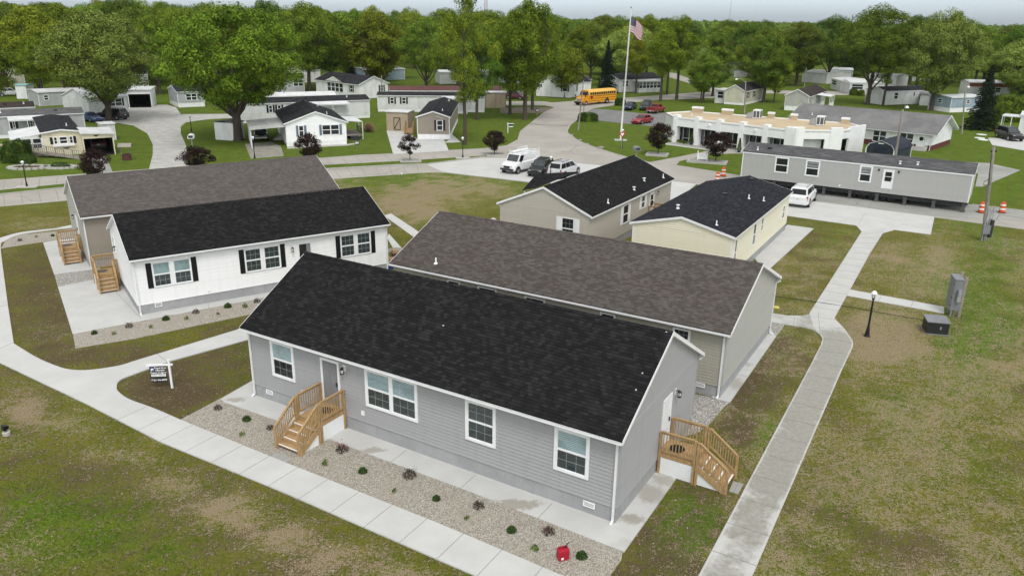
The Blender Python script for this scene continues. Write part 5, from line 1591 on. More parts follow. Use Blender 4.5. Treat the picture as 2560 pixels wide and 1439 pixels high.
# ------------------------------------------------------------------ flagpole and flag
p = at(1551,351)
fp = thing('flagpole', p, 0, 'tall white flagpole on a square base in the curved lawn', 'flagpole')
top = Vector((16.05,114.6,18.2)); lean = Vector((.42,0,18.2))
mb = MB(); mb.tube([(0,0,0),(lean.x*.5,0,9.1),(lean.x,0,18.1)], [.12,.09,.05], 10); mb.build('pole', paint('pole_white',(.58,.58,.57),.4,.1), fp, True)
mb = MB(); mb.lathe([(.02,18.1),(.11,18.16),(.13,18.24),(.09,18.34),(.02,18.38)], 10, (lean.x,0,0)); mb.build('finial', M['steel'], fp, True)
mb = MB(); mb.box(-.9,.9,-.6,.6,0,.12); mb.build('base_pad', kerb_mat, fp)
mb = MB(); mb.tube([(.18,-.1,1.5),(lean.x*.9+.12,-.05,17.6)], .012, 4); mb.build('halyard', M['trim'], fp)
flg = thing('flag', (p.x+.40,p.y,17.0), 0, 'stars and stripes flag drooping from the tall white flagpole', 'flag')
f_red = paint('flag_red',(.24,.006,.022),.8,.1,spec=.05); f_wht = paint('flag_white',(.72,.72,.74),.7,.05); f_blu = paint('flag_blue',(.012,.016,.055),.8,.1,spec=.05)
def flagp(u, v):
    """u along the fly 0..1, v down the hoist 0..1"""
    x = .10+1.65*u*(1-.12*math.sin(u*3))
    z = -v*2.05 - .95*u**1.3 - .25*u*u*v
    y = .28*math.sin(u*9+v*1.6)*u**.6 + .10*math.sin(u*21+v*4)*u
    return (x+.10*math.sin(v*5)*u, y, z-.2*math.sin(u*8+v*2)*u*.5)
N_ = 28
st_m = MB(); rd_m = MB(); bl_m = MB(); sr_m = MB()
for s_ in range(13):
    for k in range(N_):
        u0, u1, v0, v1 = k/N_, (k+1)/N_, s_/13, (s_+1)/13
        tgt = bl_m if (s_ < 7 and u0 < .4-1e-6) else (rd_m if s_ % 2 == 0 else st_m)
        tgt.quad(flagp(u0,v0), flagp(u1,v0), flagp(u1,v1), flagp(u0,v1))
for i in range(9):
    for j in range(6 if i % 2 == 0 else 5):
        u = (.03+.0667*j+(0 if i%2==0 else .033)); v = (i+.8)/10*7/13
        c = Vector(flagp(u,v)); c2 = Vector(flagp(u+.02,v)); c3 = Vector(flagp(u,v+.02))
        e1 = (c2-c).normalized()*.035; e2 = (c3-c).normalized()*.035; n_ = e1.cross(e2).normalized()*.008
        pts = []
        for q in range(10):
            t_ = q*math.pi/5; r__ = 1 if q%2==0 else .42
            pts.append((e1*math.sin(t_)-e2*math.cos(t_))*r__)
        for sgn in (1,-1): sr_m.add([c+x_+n_*sgn for x_ in pts], [tuple(range(10))])
rd_m.build('red_stripes', f_red, flg); st_m.build('white_stripes', f_wht, flg); bl_m.build('canton', f_blu, flg); sr_m.build('stars', f_wht, flg)

# ------------------------------------------------------------------ signs, poles, small street things
ys = thing('yield_sign', at(1553.5,372.5), R(8), 'red and white triangular yield sign on a thin post near the flagpole', 'road sign')
mb = MB(); mb.bar((0,0,0),(0,0,2.3),.06,.05); mb.build('post', M['steel'], ys)
tri = lambda s_, y_, cz: [(-s_,y_,cz+s_*.58),(s_,y_,cz+s_*.58),(0,y_,cz-s_*1.15)]
mb = MB(); mb.add(tri(.48,-.05,2.0)+tri(.48,-.035,2.0), [(0,1,2),(3,4,5),(0,1,4,3),(1,2,5,4),(2,0,3,5)]); pn = mb.build('panel', paint('sign_red',(.5,.02,.025),.4), ys)
mb = MB(); mb.add(tri(.27,-.053,2.0), [(0,1,2)]); mb.build('white_centre', M['sign_white'], pn)
os_ = thing('office_sign', at(1755,404.5), R(-20), 'small white sign board between two posts in the stone bed by the office walk', 'sign')
for x_ in (-.58,.58):
    mb = MB(); mb.box(x_-.06,x_+.06,-.06,.06,0,1.35 if x_<0 else 1.1); mb.build('post', M['trim'], os_)
mb = MB(); mb.box(-.52,.52,-.025,.025,.32,.98); ob = mb.build('board', M['trim'], os_)
mb = MB()
for z_, a_, b_ in ((.82,-.42,.1),(.70,-.42,.3),(.52,-.4,-.05)): mb.box(a_,b_,-.028,-.0252,z_,z_+.045)
mb.build('worn_lettering', M['steel'], ob)
w2 = thing('yard_sign', at(1269.5,333), R(12), 'white post with hanging dark sign board on the lawn by the road', 'sign')
mb = MB(); mb.box(-.05,.05,-.05,.05,0,1.6); mb.build('post', M['trim'], w2)
mb = MB(); mb.box(-.15,.95,-.04,.04,1.38,1.46); mb.build('arm', M['trim'], w2)
mb = MB(); mb.box(.12,.78,-.015,.015,1.08,1.34); mb.build('sign_board', M['sign_black'], w2)
mb = MB(); mb.box(.14,.80,-.017,.017,.92,1.06); mb.build('rider_board', M['sign_white'], w2)
def mailbox(px, py, h, label, col, s_=1.0, name='mailbox', cat='mailbox'):
    root = thing(name, at(px,py), rnd.uniform(-.3,.3), label, cat)
    m_ = MB(); m_.box(-.05*s_,.05*s_,-.05*s_,.05*s_,0,h-.2*s_); m_.build('post', M['old_wood'], root)
    m_ = MB()
    pr = [(-.24*s_,h-.2*s_),(-.24*s_,h),(-.14*s_,h+.13*s_),(.14*s_,h+.13*s_),(.24*s_,h),(.24*s_,h-.2*s_)]
    m_.loft([[(x_,-.34*s_,z_) for x_,z_ in pr],[(x_,.34*s_,z_) for x_,z_ in pr]]); bx = m_.build('box', col, root)
    m_ = MB(); m_.box(-.18*s_,.18*s_,-.345*s_,-.3405*s_,h-.15*s_,h+.06*s_); m_.build('door', M['lens'] if col is M['black'] else M['dark_metal'], bx)
    return root
mailbox(1342.5,290,1.1,'black mailbox with two white fronts at the edge of the tree-shaded lawn',M['black'],1.3)
mailbox(481,368,1.5,'white box on a post in the lawn beside the crushed stone drive',M['trim'],1.6)
mailbox(893,372,.9,'small dark house-shaped sign at the corner of the white house bed',M['black'],1.2,'house_sign','sign')
mailbox(1590,400,1.5,'grey meter box on a post behind the black roof of the beige house',M['grey_box'],1.5,'meter_post','meter box')
mailbox(1003,447,.55,'small white stake sign in the patchy lawn',M['trim'],.5,'stake_sign','sign')
ms = thing('street_sign', at(1459,290), .2, 'small T-shaped dark sign behind the clipped hedge', 'sign')
mb = MB(); mb.box(-.04,.04,-.04,.04,0,2.0); mb.build('post', M['dark_metal'], ms); mb = MB(); mb.box(-.55,.55,-.05,.05,1.9,2.05); mb.build('board', M['dark_metal'], ms)

def utility_pole(px, py, tx, ty, label, r0=.15, arm=None, boxes=False, h=None):
    p = at(px,py); 
    hh = h or height_at(p, ty)
    q = at(tx,ty,hh); lean = (q-p); lean = Vector((lean.x,0,hh))
    root = thing('utility_pole', p, 0, label, 'utility pole', 'utility and lamp poles')
    m_ = MB(); m_.tube([(0,0,-.1),lean*.5,lean], [r0,r0*.85,r0*.68], 10); m_.build('pole', M['pole_wood'], root, True)
    if boxes:
        m_ = MB(); m_.box(-.42,.16,-.45,-.22,.62,1.32); m_.build('meter_box', M['grey_box'], root)
        m_ = MB(); m_.box(.2,.42,-.35,.15,.30,1.75); m_.build('panel_box', M['dark_metal'], root)
        for x_ in (-.25,-.05,.08,.28):
            m_ = MB(); m_.tube([(x_,-.26,0),(x_,-.24,1.6),(x_*.4+.1,-.17,2.4+abs(x_)*2)], .035, 6); m_.build('conduit', M['steel'], root)
        m_ = MB()
        t = lean/lean.z
        m_.tube([t*5.0+Vector((-.15,-.05,0)),t*4.85+Vector((-.5,-.1,0)),t*4.6+Vector((-.55,-.1,0)),t*4.55+Vector((-.1,-.15,0)),t*5.5+Vector((-.17,-.1,0)),t*7.0+Vector((-.16,-.08,0))], .022, 5)
        m_.tube([t*7.3+Vector((.1,0,0)),t*7.2+Vector((.25,0,0))], .06, 6); m_.tube([t*7.3+Vector((-.1,0,0)),t*7.15+Vector((-.22,0,0))], .06, 6)
        m_.build('cable', M['black'], root)
    if arm:
        m_ = MB(); e = lean+Vector(arm); m_.tube([lean-Vector((0,0,.3)), lean+Vector((arm[0]*.5,0,arm[2]+.15)), e], .04, 6); m_.build('arm', M['steel'], root)
        m_ = MB(); m_.lathe([(.08,-.02),(.22,-.12),(.16,.06),(.05,.12)], 10, e); m_.build('lamp_head', M['trim'], root)
    return root
utility_pole(2457,600,2486,368,'leaning wooden utility pole with grey meter box beside the road at right',.17,boxes=True)
utility_pole(2404.7,335,2415,217,'plain wooden pole standing in the lawn left of the tall dark spruce',.13,arm=(.5,0,0))
utility_pole(2232,430,2257,274,'wooden lamp pole rising behind the long grey mobile home beside the dark barn shed',.17,arm=(.45,0,.3))
utility_pole(1861,286,1864.7,203,'wooden lamp pole with long arm behind the flat office roof',.14,arm=(-1.8,0,.35))
utility_pole(1445.5,326,1458.7,201.5,'leaning pale wooden pole beside the clipped hedge',.12)
utility_pole(954.6,262,954,189,'wooden pole standing among the white homes behind the lawn',.13)
utility_pole(2010,222,2016,170,'distant wooden pole in front of the pale blue home',.12)
utility_pole(1306.6,236,1307.5,206,'short pale pole in the lawn between the tree trunks',.09)

# ------------------------------------------------------------------ hedges, rocks, garden things
def blob_hedge(px, py, rx_, ry_, h_, label, n=5200, leafsz=.08, mat=None, name='hedge', seed=3, rz=0):
    root = thing(name, at(px,py), rz, label, 'hedge' if name=='hedge' else 'bush')
    r = np.random.default_rng(seed)
    d = r.normal(size=(n,3)); d[:,2] = np.abs(d[:,2]); d /= np.linalg.norm(d,axis=1)[:,None]
    p_ = np.sign(d)*np.abs(d)**.62; p_ /= np.maximum(1, np.max(np.abs(p_),axis=1))[:,None]
    k = r.uniform(.86,1.03,n)*(1+.05*np.sin(d[:,0]*9+d[:,1]*7))
    c = p_*k[:,None]*np.array([rx_,ry_,h_])
    V, F_ = leaf_quads(c, leafsz, r, d, .2)
    me_x = mesh_np('foliage', V, F_, mat or M['leaf_shrub']); o = bpy.data.objects.new('foliage', me_x); C.objects.link(o); o.parent = root
    m_ = MB(); 
    m_.lathe([(.01,0),(.82,0),(.86,.4),(.75,.75),(.4,.9),(.01,.93)], 14)
    co = m_.build('inner_twigs', M['leaf_dark'], root, True); co.scale = (rx_,ry_,h_)
    return root
blob_hedge(1469,303,1.75,1.1,1.45,'clipped dark green hedge at the corner of the grey parking lot')
blob_hedge(1550,264,1.1,.9,1.5,'smaller clipped hedge behind the navy sedan')
blob_hedge(45,402,1.0,2.2,2.4,'dense rounded shrub row at the left end of the cream home', seed=5)
blob_hedge(60,407,1.3,.9,1.0,'low rounded shrub in front of the ramp of the cream home', seed=6)
blob_hedge(2517,302,3.2,3.0,4.6,'big round dark green bush beside the tall spruce', 9000, .16, M['leaf_dark'], 'bush', 7)
blob_hedge(2133,238,.9,.9,1.5,'round dark shrub under the picture window of the far white home', 2400, .1, M['leaf_dark'], 'bush', 8)
blob_hedge(2152,240,.7,.7,1.4,'second round dark shrub beside the far picture window', 2000, .1, M['leaf_dark'], 'bush', 9)
for i, (px,py,s_,lb) in enumerate(((1430,338,.28,'pale boulder nearest the leaning pole'),(1450,351,.36,'grey boulder at the bend of the kerb, second along the lawn edge'),(1469,360,.27,'pale small boulder between two larger stones on the curved lawn edge'),(1501,370,.5,'flat grey boulder nearest the yield sign'))):
    q = random.Random(i); m_ = MB()
    m_.lathe([(.05,-.05),(1,-.03),(1.05,.15),(.8,.42),(.35,.55),(.05,.56)], 9)
    m_.v = [(x_*s_*q.uniform(.8,1.1), y_*s_*.7*q.uniform(.8,1.1), z_*s_*(.9 if s_<.7 else .5)*q.uniform(.8,1.1)) for x_,y_,z_ in m_.v]
    o = m_.build('boulder', paint('field_stone',(.26,.235,.20),.9,.3,2), None, True, at(px,py)); tag(o, lb, 'boulder', 'boulders along the lawn edge')
for i, (px,py,lb) in enumerate(((2454,337,'farthest of the white stepping discs by the spruce'),(2449,345.5,'left of the two near white stepping discs by the spruce'),(2458,350,'nearest white stepping disc to the concrete drive'))):
    m_ = MB(); m_.lathe([(.75,0),(.75,.06),(.6,.08)], 14); o = m_.build('stepping_disc', M['trim'], None, False, at(px,py)); tag(o, lb, 'disc', 'white discs in the lawn')
gt = thing('ornamental_grass', at(922,330), 0, 'round clump of dry tan ornamental grass on the lawn', 'grass clump')
m_ = MB(); q = random.Random(4)
for i in range(420):
    a_ = q.uniform(0,6.28); e_ = q.uniform(.1,1); 
    x_, y_ = e_*1.15*math.cos(a_), e_*1.15*math.sin(a_); zt = 1.5-.9*e_*e_
    m_.quad((x_*.25-.02,y_*.25,0),(x_*.25+.02,y_*.25,0),(x_+.015,y_,zt*q.uniform(.7,1.05)),(x_-.015,y_+.02,zt*q.uniform(.7,1.05)))
m_.build('blades', paint('dry_grass',(.30,.22,.12),.9,.3,8), gt)
wl = thing('wishing_well', at(318,400), .2, 'small wooden wishing well with a peaked roof on the lawn strip', 'wishing well')
m_ = MB(); m_.lathe([(.55,0),(.55,.7),(.42,.7),(.42,.1)], 10); m_.build('basin', paint('dark_red_wood',(.09,.035,.028),.7,.2), wl)
for x_ in (-.5,.5):
    m_ = MB(); m_.box(x_-.05,x_+.05,-.05,.05,0,1.75); m_.build('post', M['pole_wood'], wl)
m_ = MB(); m_.add([(-.75,-.5,1.6),(.75,-.5,1.6),(.75,0,2.0),(-.75,0,2.0),(.75,.5,1.6),(-.75,.5,1.6)], [(0,1,2,3),(3,2,4,5)]); m_.build('roof', M['old_wood'], wl)
for px,py,a_,lb in ((70,420,1.9,'round stone-edged flower bed at the far left lantern post'),(152,419,1.6,'dark green flower bed with white edging stones on the left lawn')):
    bd = thing('flower_bed', at(px,py), 0, lb, 'flower bed')
    m_ = MB()
    for k in range(16):
        t_ = k*math.pi/8; m_.box(a_*math.cos(t_)-.28,a_*math.cos(t_)+.28,a_*.6*math.sin(t_)-.2,a_*.6*math.sin(t_)+.2,0,.2)
    m_.build('edging', kerb_mat, bd)
    m_ = MB(); m_.lathe([(1,0),(1,.09),(.1,.12)], 16); s_o = m_.build('soil', paint('bed_soil',(.12,.09,.06),.95,.3), bd); s_o.scale=(a_*.98,a_*.58,1)
    V, F_ = leaf_cluster(33+px, 700 if px>100 else 120, a_*.75, .6 if px>100 else .3, .07); V[:,1]*=.6; V[:,2]+=.1
    o = bpy.data.objects.new('foliage', mesh_np('foliage', V, F_, M['leaf_shrub'])); C.objects.link(o); o.parent = bd
def planter(px, py, a_, b_, rz, label):
    o = thing('stone_planter', at(px,py), rz, label, 'planter', 'stone edged tree beds')
    m_ = MB(); m_.box(-a_,a_,-b_,-b_+.18,0,.22); m_.box(-a_,a_,b_-.18,b_,0,.22); m_.box(-a_,-a_+.18,-b_+.18,b_-.18,0,.22); m_.box(a_-.18,a_,-b_+.18,b_-.18,0,.22); m_.build('edging', kerb_mat, o)
    m_ = MB(); m_.box(-a_+.18,a_-.18,-b_+.18,b_-.18,0,.17); m_.build('pebbles', gravel_w, o)
planter(1027,405,1.25,.95,.15,'stone edged bed around the small plum tree left on the grass strip')
planter(1239,388.5,1.25,1.0,.2,'stone edged bed around the plum tree behind the white van')
planter(1643,388,1.4,1.1,-.3,'square stone bed around the plum tree left of the office door')
planter(1768,406,2.4,1.15,-.35,'long stone bed holding a plum tree and the small office sign')
sw = thing('swing_frame', at(2445,322), .1, 'dark A-frame garden swing under the tall spruce', 'swing')
m_ = MB()
for x_ in (-1.6,1.6): m_.bar((x_-.5*(1 if x_>0 else -1)*-1,-1.0,0),(x_*.55,0,2.6),.12); m_.bar((x_-.5*(1 if x_>0 else -1)*-1,1.0,0),(x_*.55,0,2.6),.12)
m_.bar((-1,0,2.6),(1,0,2.6),.12); m_.build('frame', M['bark'], sw)
m_ = MB(); m_.box(-.7,.7,-.3,.3,.5,.6); m_.box(-.7,.7,.25,.33,.6,1.1); m_.build('seat', M['bark'], sw)
m_ = MB()
for x_ in (-.65,.65): m_.tube([(x_,0,.6),(x_,0,2.55)], .015, 4)
m_.build('chain', M['steel'], sw)
# ------------------------------------------------------------------ older homes of the park
LAP = {k: lap_paint(k+'_lap', c) for k, c in dict(w=(.80,.805,.81), w2=(.68,.69,.69), cream=(.72,.66,.50), grey=(.42,.43,.44), tan=(.36,.29,.235), beige=(.56,.54,.43), blue=(.30,.38,.44), teal=(.30,.40,.40), ltan=(.45,.37,.27), brick=(.33,.12,.07), taupe2=(.42,.42,.38)).items()}
M['brown_shutter'] = paint('brown_shutter', (.05,.03,.028), .5, .2, 6)
M['blue_shutter'] = paint('slate_blue_shutter', (.16,.20,.25), .5, .15, 6)
M['maroon'] = paint('maroon_brick', (.13,.035,.03), .8, .3, 5)
M['brownroof'] = paint('brown_metal_roof', (.11,.045,.04), .6, .2, 1)
SHN = [0]
def town_house(p0, p1, W, ze, zr, label, wall, roof, cat='mobile home', oe=.2, orx=.15, skirt=None, wins=(), gwins=(), doors=(), stepped=False, gfront=False, depth=None, skz=.5, end=None, shut=None, name='mobile_home', vents=0):
    """p0, p1: the two photo corners (x, y[, height]) of the wall that faces us"""
    a, b = at(*p0), at(*p1); a.z = b.z = 0
    if gfront:
        ay = (a-b).to_2d(); Wd = ay.length; ay.normalize()
        yaw = math.atan2(-ay.x, ay.y)
        par = (b.x, b.y, yaw, depth, Wd, ze, zr, oe, orx)
    else:
        d = (b-a).to_2d()
        par = (a.x, a.y, math.atan2(d.y,d.x), d.length, W, ze, zr, oe, orx)
    root, fr = house(name, par, wall, roof, label, cat, skirt=skirt, skz=skz if skirt else .02, post=M['trim'], gut=False, stepped=stepped, lap=.2, end_wall=end)
    L, Wd = par[3], par[4]
    face, gab = ('left','front') if gfront else ('front','right')
    FL = Wd if gfront else L
    for u0, u1, z0, z1, n in wins:
        s0, s1 = (FL*(1-u1), FL*(1-u0)) if gfront else (FL*u0, FL*u1)
        window(root, fr[face], s0, s1, z0, z1, n, trim=.08, blinds='dark', grid=False, shutter=shut, shw=.32)
    GL = L if gfront else Wd
    for u0, u1, z0, z1, n in gwins:
        window(root, fr[gab], GL*u0, GL*u1, z0, z1, n, trim=.08, blinds='dark', grid=False, shutter=shut, shw=.32)
    for u, z1 in doors: door(root, fr[face], FL*u, FL*u+.95, .5, z1, M['door_white'], trim=.07, panels=False)
    for k in range(vents):
        x_ = L*(k+.5)/vents; y_ = Wd*.27
        roof_pipe(root, x_, y_, ze+(zr-ze)*(y_+oe)/(Wd/2+oe)+.02, ['pipe','box','cap'][k%3])
    return root, fr, par

def awning(root, fr, s0, s1, d, z, posts=3, drop=.25, z0=.3, rail=True):
    mb = MB()
    n = int((s1-s0)/.3)
    for i in range(n):
        a, b = s0+(s1-s0)*i/n, s0+(s1-s0)*(i+1)/n
        mb.add([fr.p(a,z,.05),fr.p((a+b)/2,z+.03,.05),fr.p(b,z,.05),fr.p(a,z-drop,d),fr.p((a+b)/2,z-drop+.03,d),fr.p(b,z-drop,d)], [(0,1,4,3),(1,2,5,4)])
    mb.fbox(fr, s0, s1, z-drop-.14, z-drop-.01, d-.02, d+.02)
    mb.build('porch_awning', M['roof_metal'], root)
    for k in range(posts):
        s = s0+.08+(s1-s0-.16)*k/(posts-1)
        m_ = MB(); m_.fbox(fr, s-.04, s+.04, 0, z-drop-.14, d-.09, d-.01); m_.build('porch_post', M['trim'], root)
    if rail:
        m_ = MB(); m_.fbox(fr, s0+.1, s1-.1, z0+.85, z0+.92, d-.08, d-.03)
        x = s0+.2
        while x < s1-.15: m_.fbox(fr, x, x+.025, z0+.05, z0+.85, d-.07, d-.045); x += .16
        m_.build('porch_railing', M['trim'], root)
        m_ = MB(); m_.fbox(fr, s0, s1, .0, z0, .0, d); m_.build('porch_deck', M['trim'], root)

# --- white gabled home with blue shutters and its carport
r7, f7, p7 = town_house((718,367),(867.4,361),0,3.04,4.55,'white gabled home with slate blue shutters and dark roof, behind the plum trees',SID['white'],M['roof_far'],'house',gfront=True,depth=15,oe=.3,orx=.25,
    wins=((.205,.295,1.3,2.75,1),(.59,.886,1.35,2.75,2)),shut=M['blue_shutter'],stepped=True,vents=3,skirt=M['vinyl_white'],skz=.5)
mb = MB(); Wd7 = p7[4]
mb.add([(-.2,Wd7+.1,2.75),(-.2,Wd7+4.6,2.5),(9.5,Wd7+4.6,2.5),(9.5,Wd7+.1,2.75),(-.2,Wd7+.1,2.62),(-.2,Wd7+4.6,2.37),(9.5,Wd7+4.6,2.37),(9.5,Wd7+.1,2.62)],[(0,1,2,3),(4,5,6,7),(0,1,5,4),(1,2,6,5),(2,3,7,6)])
mb.build('carport_roof', paint('stained_white_roof',(.52,.52,.50),.6,.25,.5,grime=.9), r7)
for k in range(5):
    m_ = MB(); m_.box(k*2.2,k*2.2+.1,Wd7+4.4,Wd7+4.5,0,2.4); m_.build('carport_post', M['trim'], r7)
m_ = MB()
for k in range(4): m_.box(4.2+.28*k*0+2.0,5.6+2.0,Wd7+.02,Wd7+1.3-k*.28,k*.16,k*.16+.16)
m_.build('porch_steps', kerb_mat, r7)
mb = MB(); mb.add([(4,-.05,2.7),(10,-.05,2.7),(10,-3.0,2.45),(4,-3.0,2.45)],[(0,1,2,3)]); mb.build('porch_awning', M['roof_metal'], r7)
for x_ in (4.1,7,9.9):
    m_ = MB(); m_.box(x_-.04,x_+.04,-2.98,-2.9,0,2.45); m_.build('porch_post', M['trim'], r7)
m_ = MB(); m_.box(4.5,10,-2.9,-.05,.5,.62); m_.build('porch_deck', M['old_wood'], r7)
m_ = MB()
for k in range(4): m_.box(4.5-.28*(k+1),4.5-.28*k,-2.4,-1.2,0,.5-k*.12)
m_.build('porch_steps', M['dark_metal'], r7)
m_ = MB(); m_.bar((3.4,-2.45,.9),(4.6,-2.45,1.5),.06); m_.bar((4.6,-2.9,1.5),(10,-2.9,1.5),.06)
for k in range(12): m_.bar((4.6+k*.45,-2.9,.6),(4.6+k*.45,-2.9,1.5),.035)
m_.build('porch_railing', M['black'], r7)
# its little side shed behind the trunk
def box_shed(p0, p1, dep, h, label, wall, roof, hr=.35, doorx=False, name='garden_shed', shd=None):
    a, b = at(*p0), at(*p1); d = (b-a).to_2d(); L = d.length
    root = thing(name, (a.x,a.y,0), math.atan2(d.y,d.x), label, 'shed')
    m_ = MB(); m_.box(0,L,0,dep,0,h); m_.build('wall', wall, root)
    m_ = MB(); m_.loft([[(-.15,-.15,h-.02),(L+.15,-.15,h-.02),(L+.15,-.15,h+.06),(-.15,-.15,h+.06)],[(-.15,dep/2,h+hr-.08),(L+.15,dep/2,h+hr-.08),(L+.15,dep/2,h+hr),(-.15,dep/2,h+hr)],[(-.15,dep+.15,h-.02),(L+.15,dep+.15,h-.02),(L+.15,dep+.15,h+.06),(-.15,dep+.15,h+.06)]]); m_.build('roof', roof, root)
    m_ = MB(); f_ = Fr((0,0,0),(1,0,0),(0,-1,0))
    if doorx:
        c_ = L*.5; 
        for z in (.25,2.0): m_.fbox(f_, c_-.55,c_+.55,z,z+.1,.01,.04)
        for x in (-.55,.45): m_.fbox(f_, c_+x,c_+x+.1,.35,2.0,.01,.04)
        m_.bar(f_.p(c_-.45,.4,.025), f_.p(c_+.45,1.98,.025), .1, .03, 0, (0,1,0))
        m_.build('door', shd or M['brown_shutter'], root)
    else:
        m_.fbox(f_, L*.5-.03,L*.5+.03,.05,h-.1,.005,.03); m_.fbox(f_, .02,.08,.05,h-.1,.005,.03); m_.fbox(f_, L-.08,L-.02,.05,h-.1,.005,.03)
        m_.build('door_trim', shd or M['trim'], root)
    return root
box_shed((585,352),(612,346),3.0,2.4,'white shed with dark roof behind the trunk of the biggest tree',LAP['w'],M['roof_old'])
box_shed((967,327.5),(1020,330),3.2,2.9,'beige shed with dark Z-braced door at the head of the concrete drive',LAP['ltan'],M['roof_metal'],.15,True)
box_shed((1214,270),(1265,270),3.2,2.9,'tan metal shed right of the long white home under the trees',LAP['ltan'],M['roof_metal'],.2,shd=M['brown_shutter'])
box_shed((43,247),(70,247),3.5,2.6,'small aqua and white shed by the pale grey car at far left',LAP['w'],paint('aqua_roof',(.25,.50,.50)),.2)

r8, f8, p8 = town_house((600,259.5,3.1),(923,248.5,3.1),4.7,3.1,3.75,'long white home with dark roof right behind the blue-shuttered gabled home',LAP['w2'],M['roof_far'],wins=((.205,.235,1.5,2.7,1),(.27,.30,1.5,2.7,1)),shut=M['black'],skirt=M['vinyl_white'],vents=3)
awning(r8, f8['front'], p8[3]*.53, p8[3]*.81, 2.6, 3.0, 3)
r9, f9, p9 = town_house((632,241,2.9),(838,237,2.9),4.6,2.9,3.35,'low white-roofed home, partly hidden by the long white home before it',LAP['w'],M['roof_metal'])
r10, f10, p10 = town_house((898.5,248),(970.6,243),0,3.0,4.6,'white home with dark roof and a wide screened porch',LAP['w'],M['roof_far'],'house',gfront=True,depth=17,oe=.3,orx=.3,wins=((.72,.84,1.3,2.7,1),),shut=M['black'],vents=2)
fb = f10['back']
window(r10, fb, 2.2, 3.4, 1.2, 2.7, 1, trim=.08, blinds='dark', grid=False, shutter=M['black'])
for k in range(4): window(r10, fb, 6.0+k*1.6, 7.5+k*1.6, .9, 2.8, 1, trim=.06, blinds='dark', grid=False)
mb = MB(); W_10 = p10[4]
mb.add([(5.6,W_10+.4,3.15),(13,W_10+.4,3.15),(9.3,W_10+.4,4.35),(9.3,W_10-3.2,4.5)],[(0,2,3),(1,2,3)]); mb.uv={0:[(0,0),(2,2),(3,3)],1:[(0,0),(2,2),(3,3)]}; mb.build('porch_roof', M['roof_far'], r10)
mb = MB(); mb.add([(5.8,W_10+.3,3.1),(12.8,W_10+.3,3.1),(9.3,W_10+.3,4.2)],[(0,1,2)]); mb.build('porch_gable', LAP['w2'], r10)
r11, f11, p11 = town_house((945,279),(1211,281),4.6,3.0,3.4,'long white home with black roof and brown shutters under the twin-trunked trees',LAP['w2'],M['roof_far'],wins=((.115,.155,1.4,2.6,1),(.225,.265,1.4,2.6,1),(.62,.68,1.4,2.6,1)),shut=M['brown_shutter'],skirt=M['vinyl_white'])
awning(r11, f11['front'], p11[3]*.60, p11[3]*.84, 2.4, 2.9, 4)
town_house((975,226,3.0),(1254,226,3.0),4.6,3.0,3.7,'home with a long maroon-brown metal roof behind the black-roofed white home',LAP['w'],M['brownroof'])
r12, f12, p12 = town_house((1044,348),(1124,349),0,3.2,4.0,'narrow tan home with dark roof and one shuttered window on its gable end',SID['taupe'],M['roof_far'],gfront=True,depth=21,wins=((.60,.80,1.25,2.75,1),),shut=M['brown_shutter'],skirt=M['vinyl_white'],skz=.75,stepped=True,vents=3)
st2 = timber_steps(Vector((0,0,0)), 0, 'small timber steps beside the narrow tan home', w=1.2, dep=1.2, run=1.1, h=.8)
q_ = at(1026,331); st2.location = q_; st2.rotation_euler = (0,0,p12[2]-R(90))
mb = MB(); mb.add([(-.5,1.8,3.28),(-.5,.9,3.0),(-.2,.9,3.0),(-.2,1.8,3.3)],[(0,1,2,3)]); mb.build('vent_hood', M['trim'], r12)
r13, f13, p13 = town_house((1341,240),(1424,245),0,3.3,4.8,'white home with dark roof behind the front of the yellow school bus',LAP['w'],M['roof_far'],'house',gfront=True,depth=13,wins=((.04,.12,2.0,2.7,1),(.78,.93,1.3,2.8,1)),shut=M['black'])
town_house((1416,243),(1475,240),7,3.2,4.8,'white home wing with an entry porch directly behind the school bus',LAP['w'],M['roof_far'],'house',wins=((.2,.4,1.2,2.7,1),),shut=M['black'])
r14, f14, p14 = town_house((1547,231),(1655,227),8,3.0,4.2,'white home with a glazed sun room behind the row of thin trunks',LAP['w'],M['roof_far'],'house',wins=((.08,.2,1.3,2.7,2),(.86,.96,1.3,2.6,2)))
mb = MB(); fb = f14['front']; L14 = p14[3]
mb.fbox(fb, L14*.31, L14*.80, 0, .95, 0, 2.6); mb.fbox(fb, L14*.30, L14*.81, 2.5, 2.75, -.1, 2.75); mb.build('sun_room', LAP['w'], r14)
for k in range(6): 
    s_ = L14*.31+k*(L14*.49)/6
    window(r14, Fr(fb.p(0,0,2.45),(1,0,0),(0,-1,0)), s_, s_+L14*.49/6, .95, 2.5, 1, trim=.07, blinds='curtain', grid=False)
for k in range(2): window(r14, Fr((L14*.80,-2.5,0),(0,1,0),(1,0,0)), k*1.25, k*1.25+1.25, .95, 2.5, 1, trim=.07, blinds='curtain', grid=False)
r15, f15, p15 = town_house((1809.6,260),(1858,263.5),0,2.9,4.1,'beige gabled home with dark roof behind the lamp pole and the office',LAP['beige'],M['roof_far'],gfront=True,depth=15,gwins=((.12,.2,1.2,2.6,1),(.4,.48,1.2,2.6,1)),shut=M['black'],skirt=M['vinyl_white'])
mb = MB(); mb.box(.8,6,p15[4],p15[4]+2.4,0,2.7); mb.box(.5,6.2,p15[4]+.02,p15[4]+2.6,2.7,2.85); mb.build('annex', LAP['w2'], r15)
window(r15, Fr((.8,p15[4],0),(0,1,0),(-1,0,0)), .5, 1.9, 1.0, 2.5, 1, trim=.07, blinds='dark', grid=False)
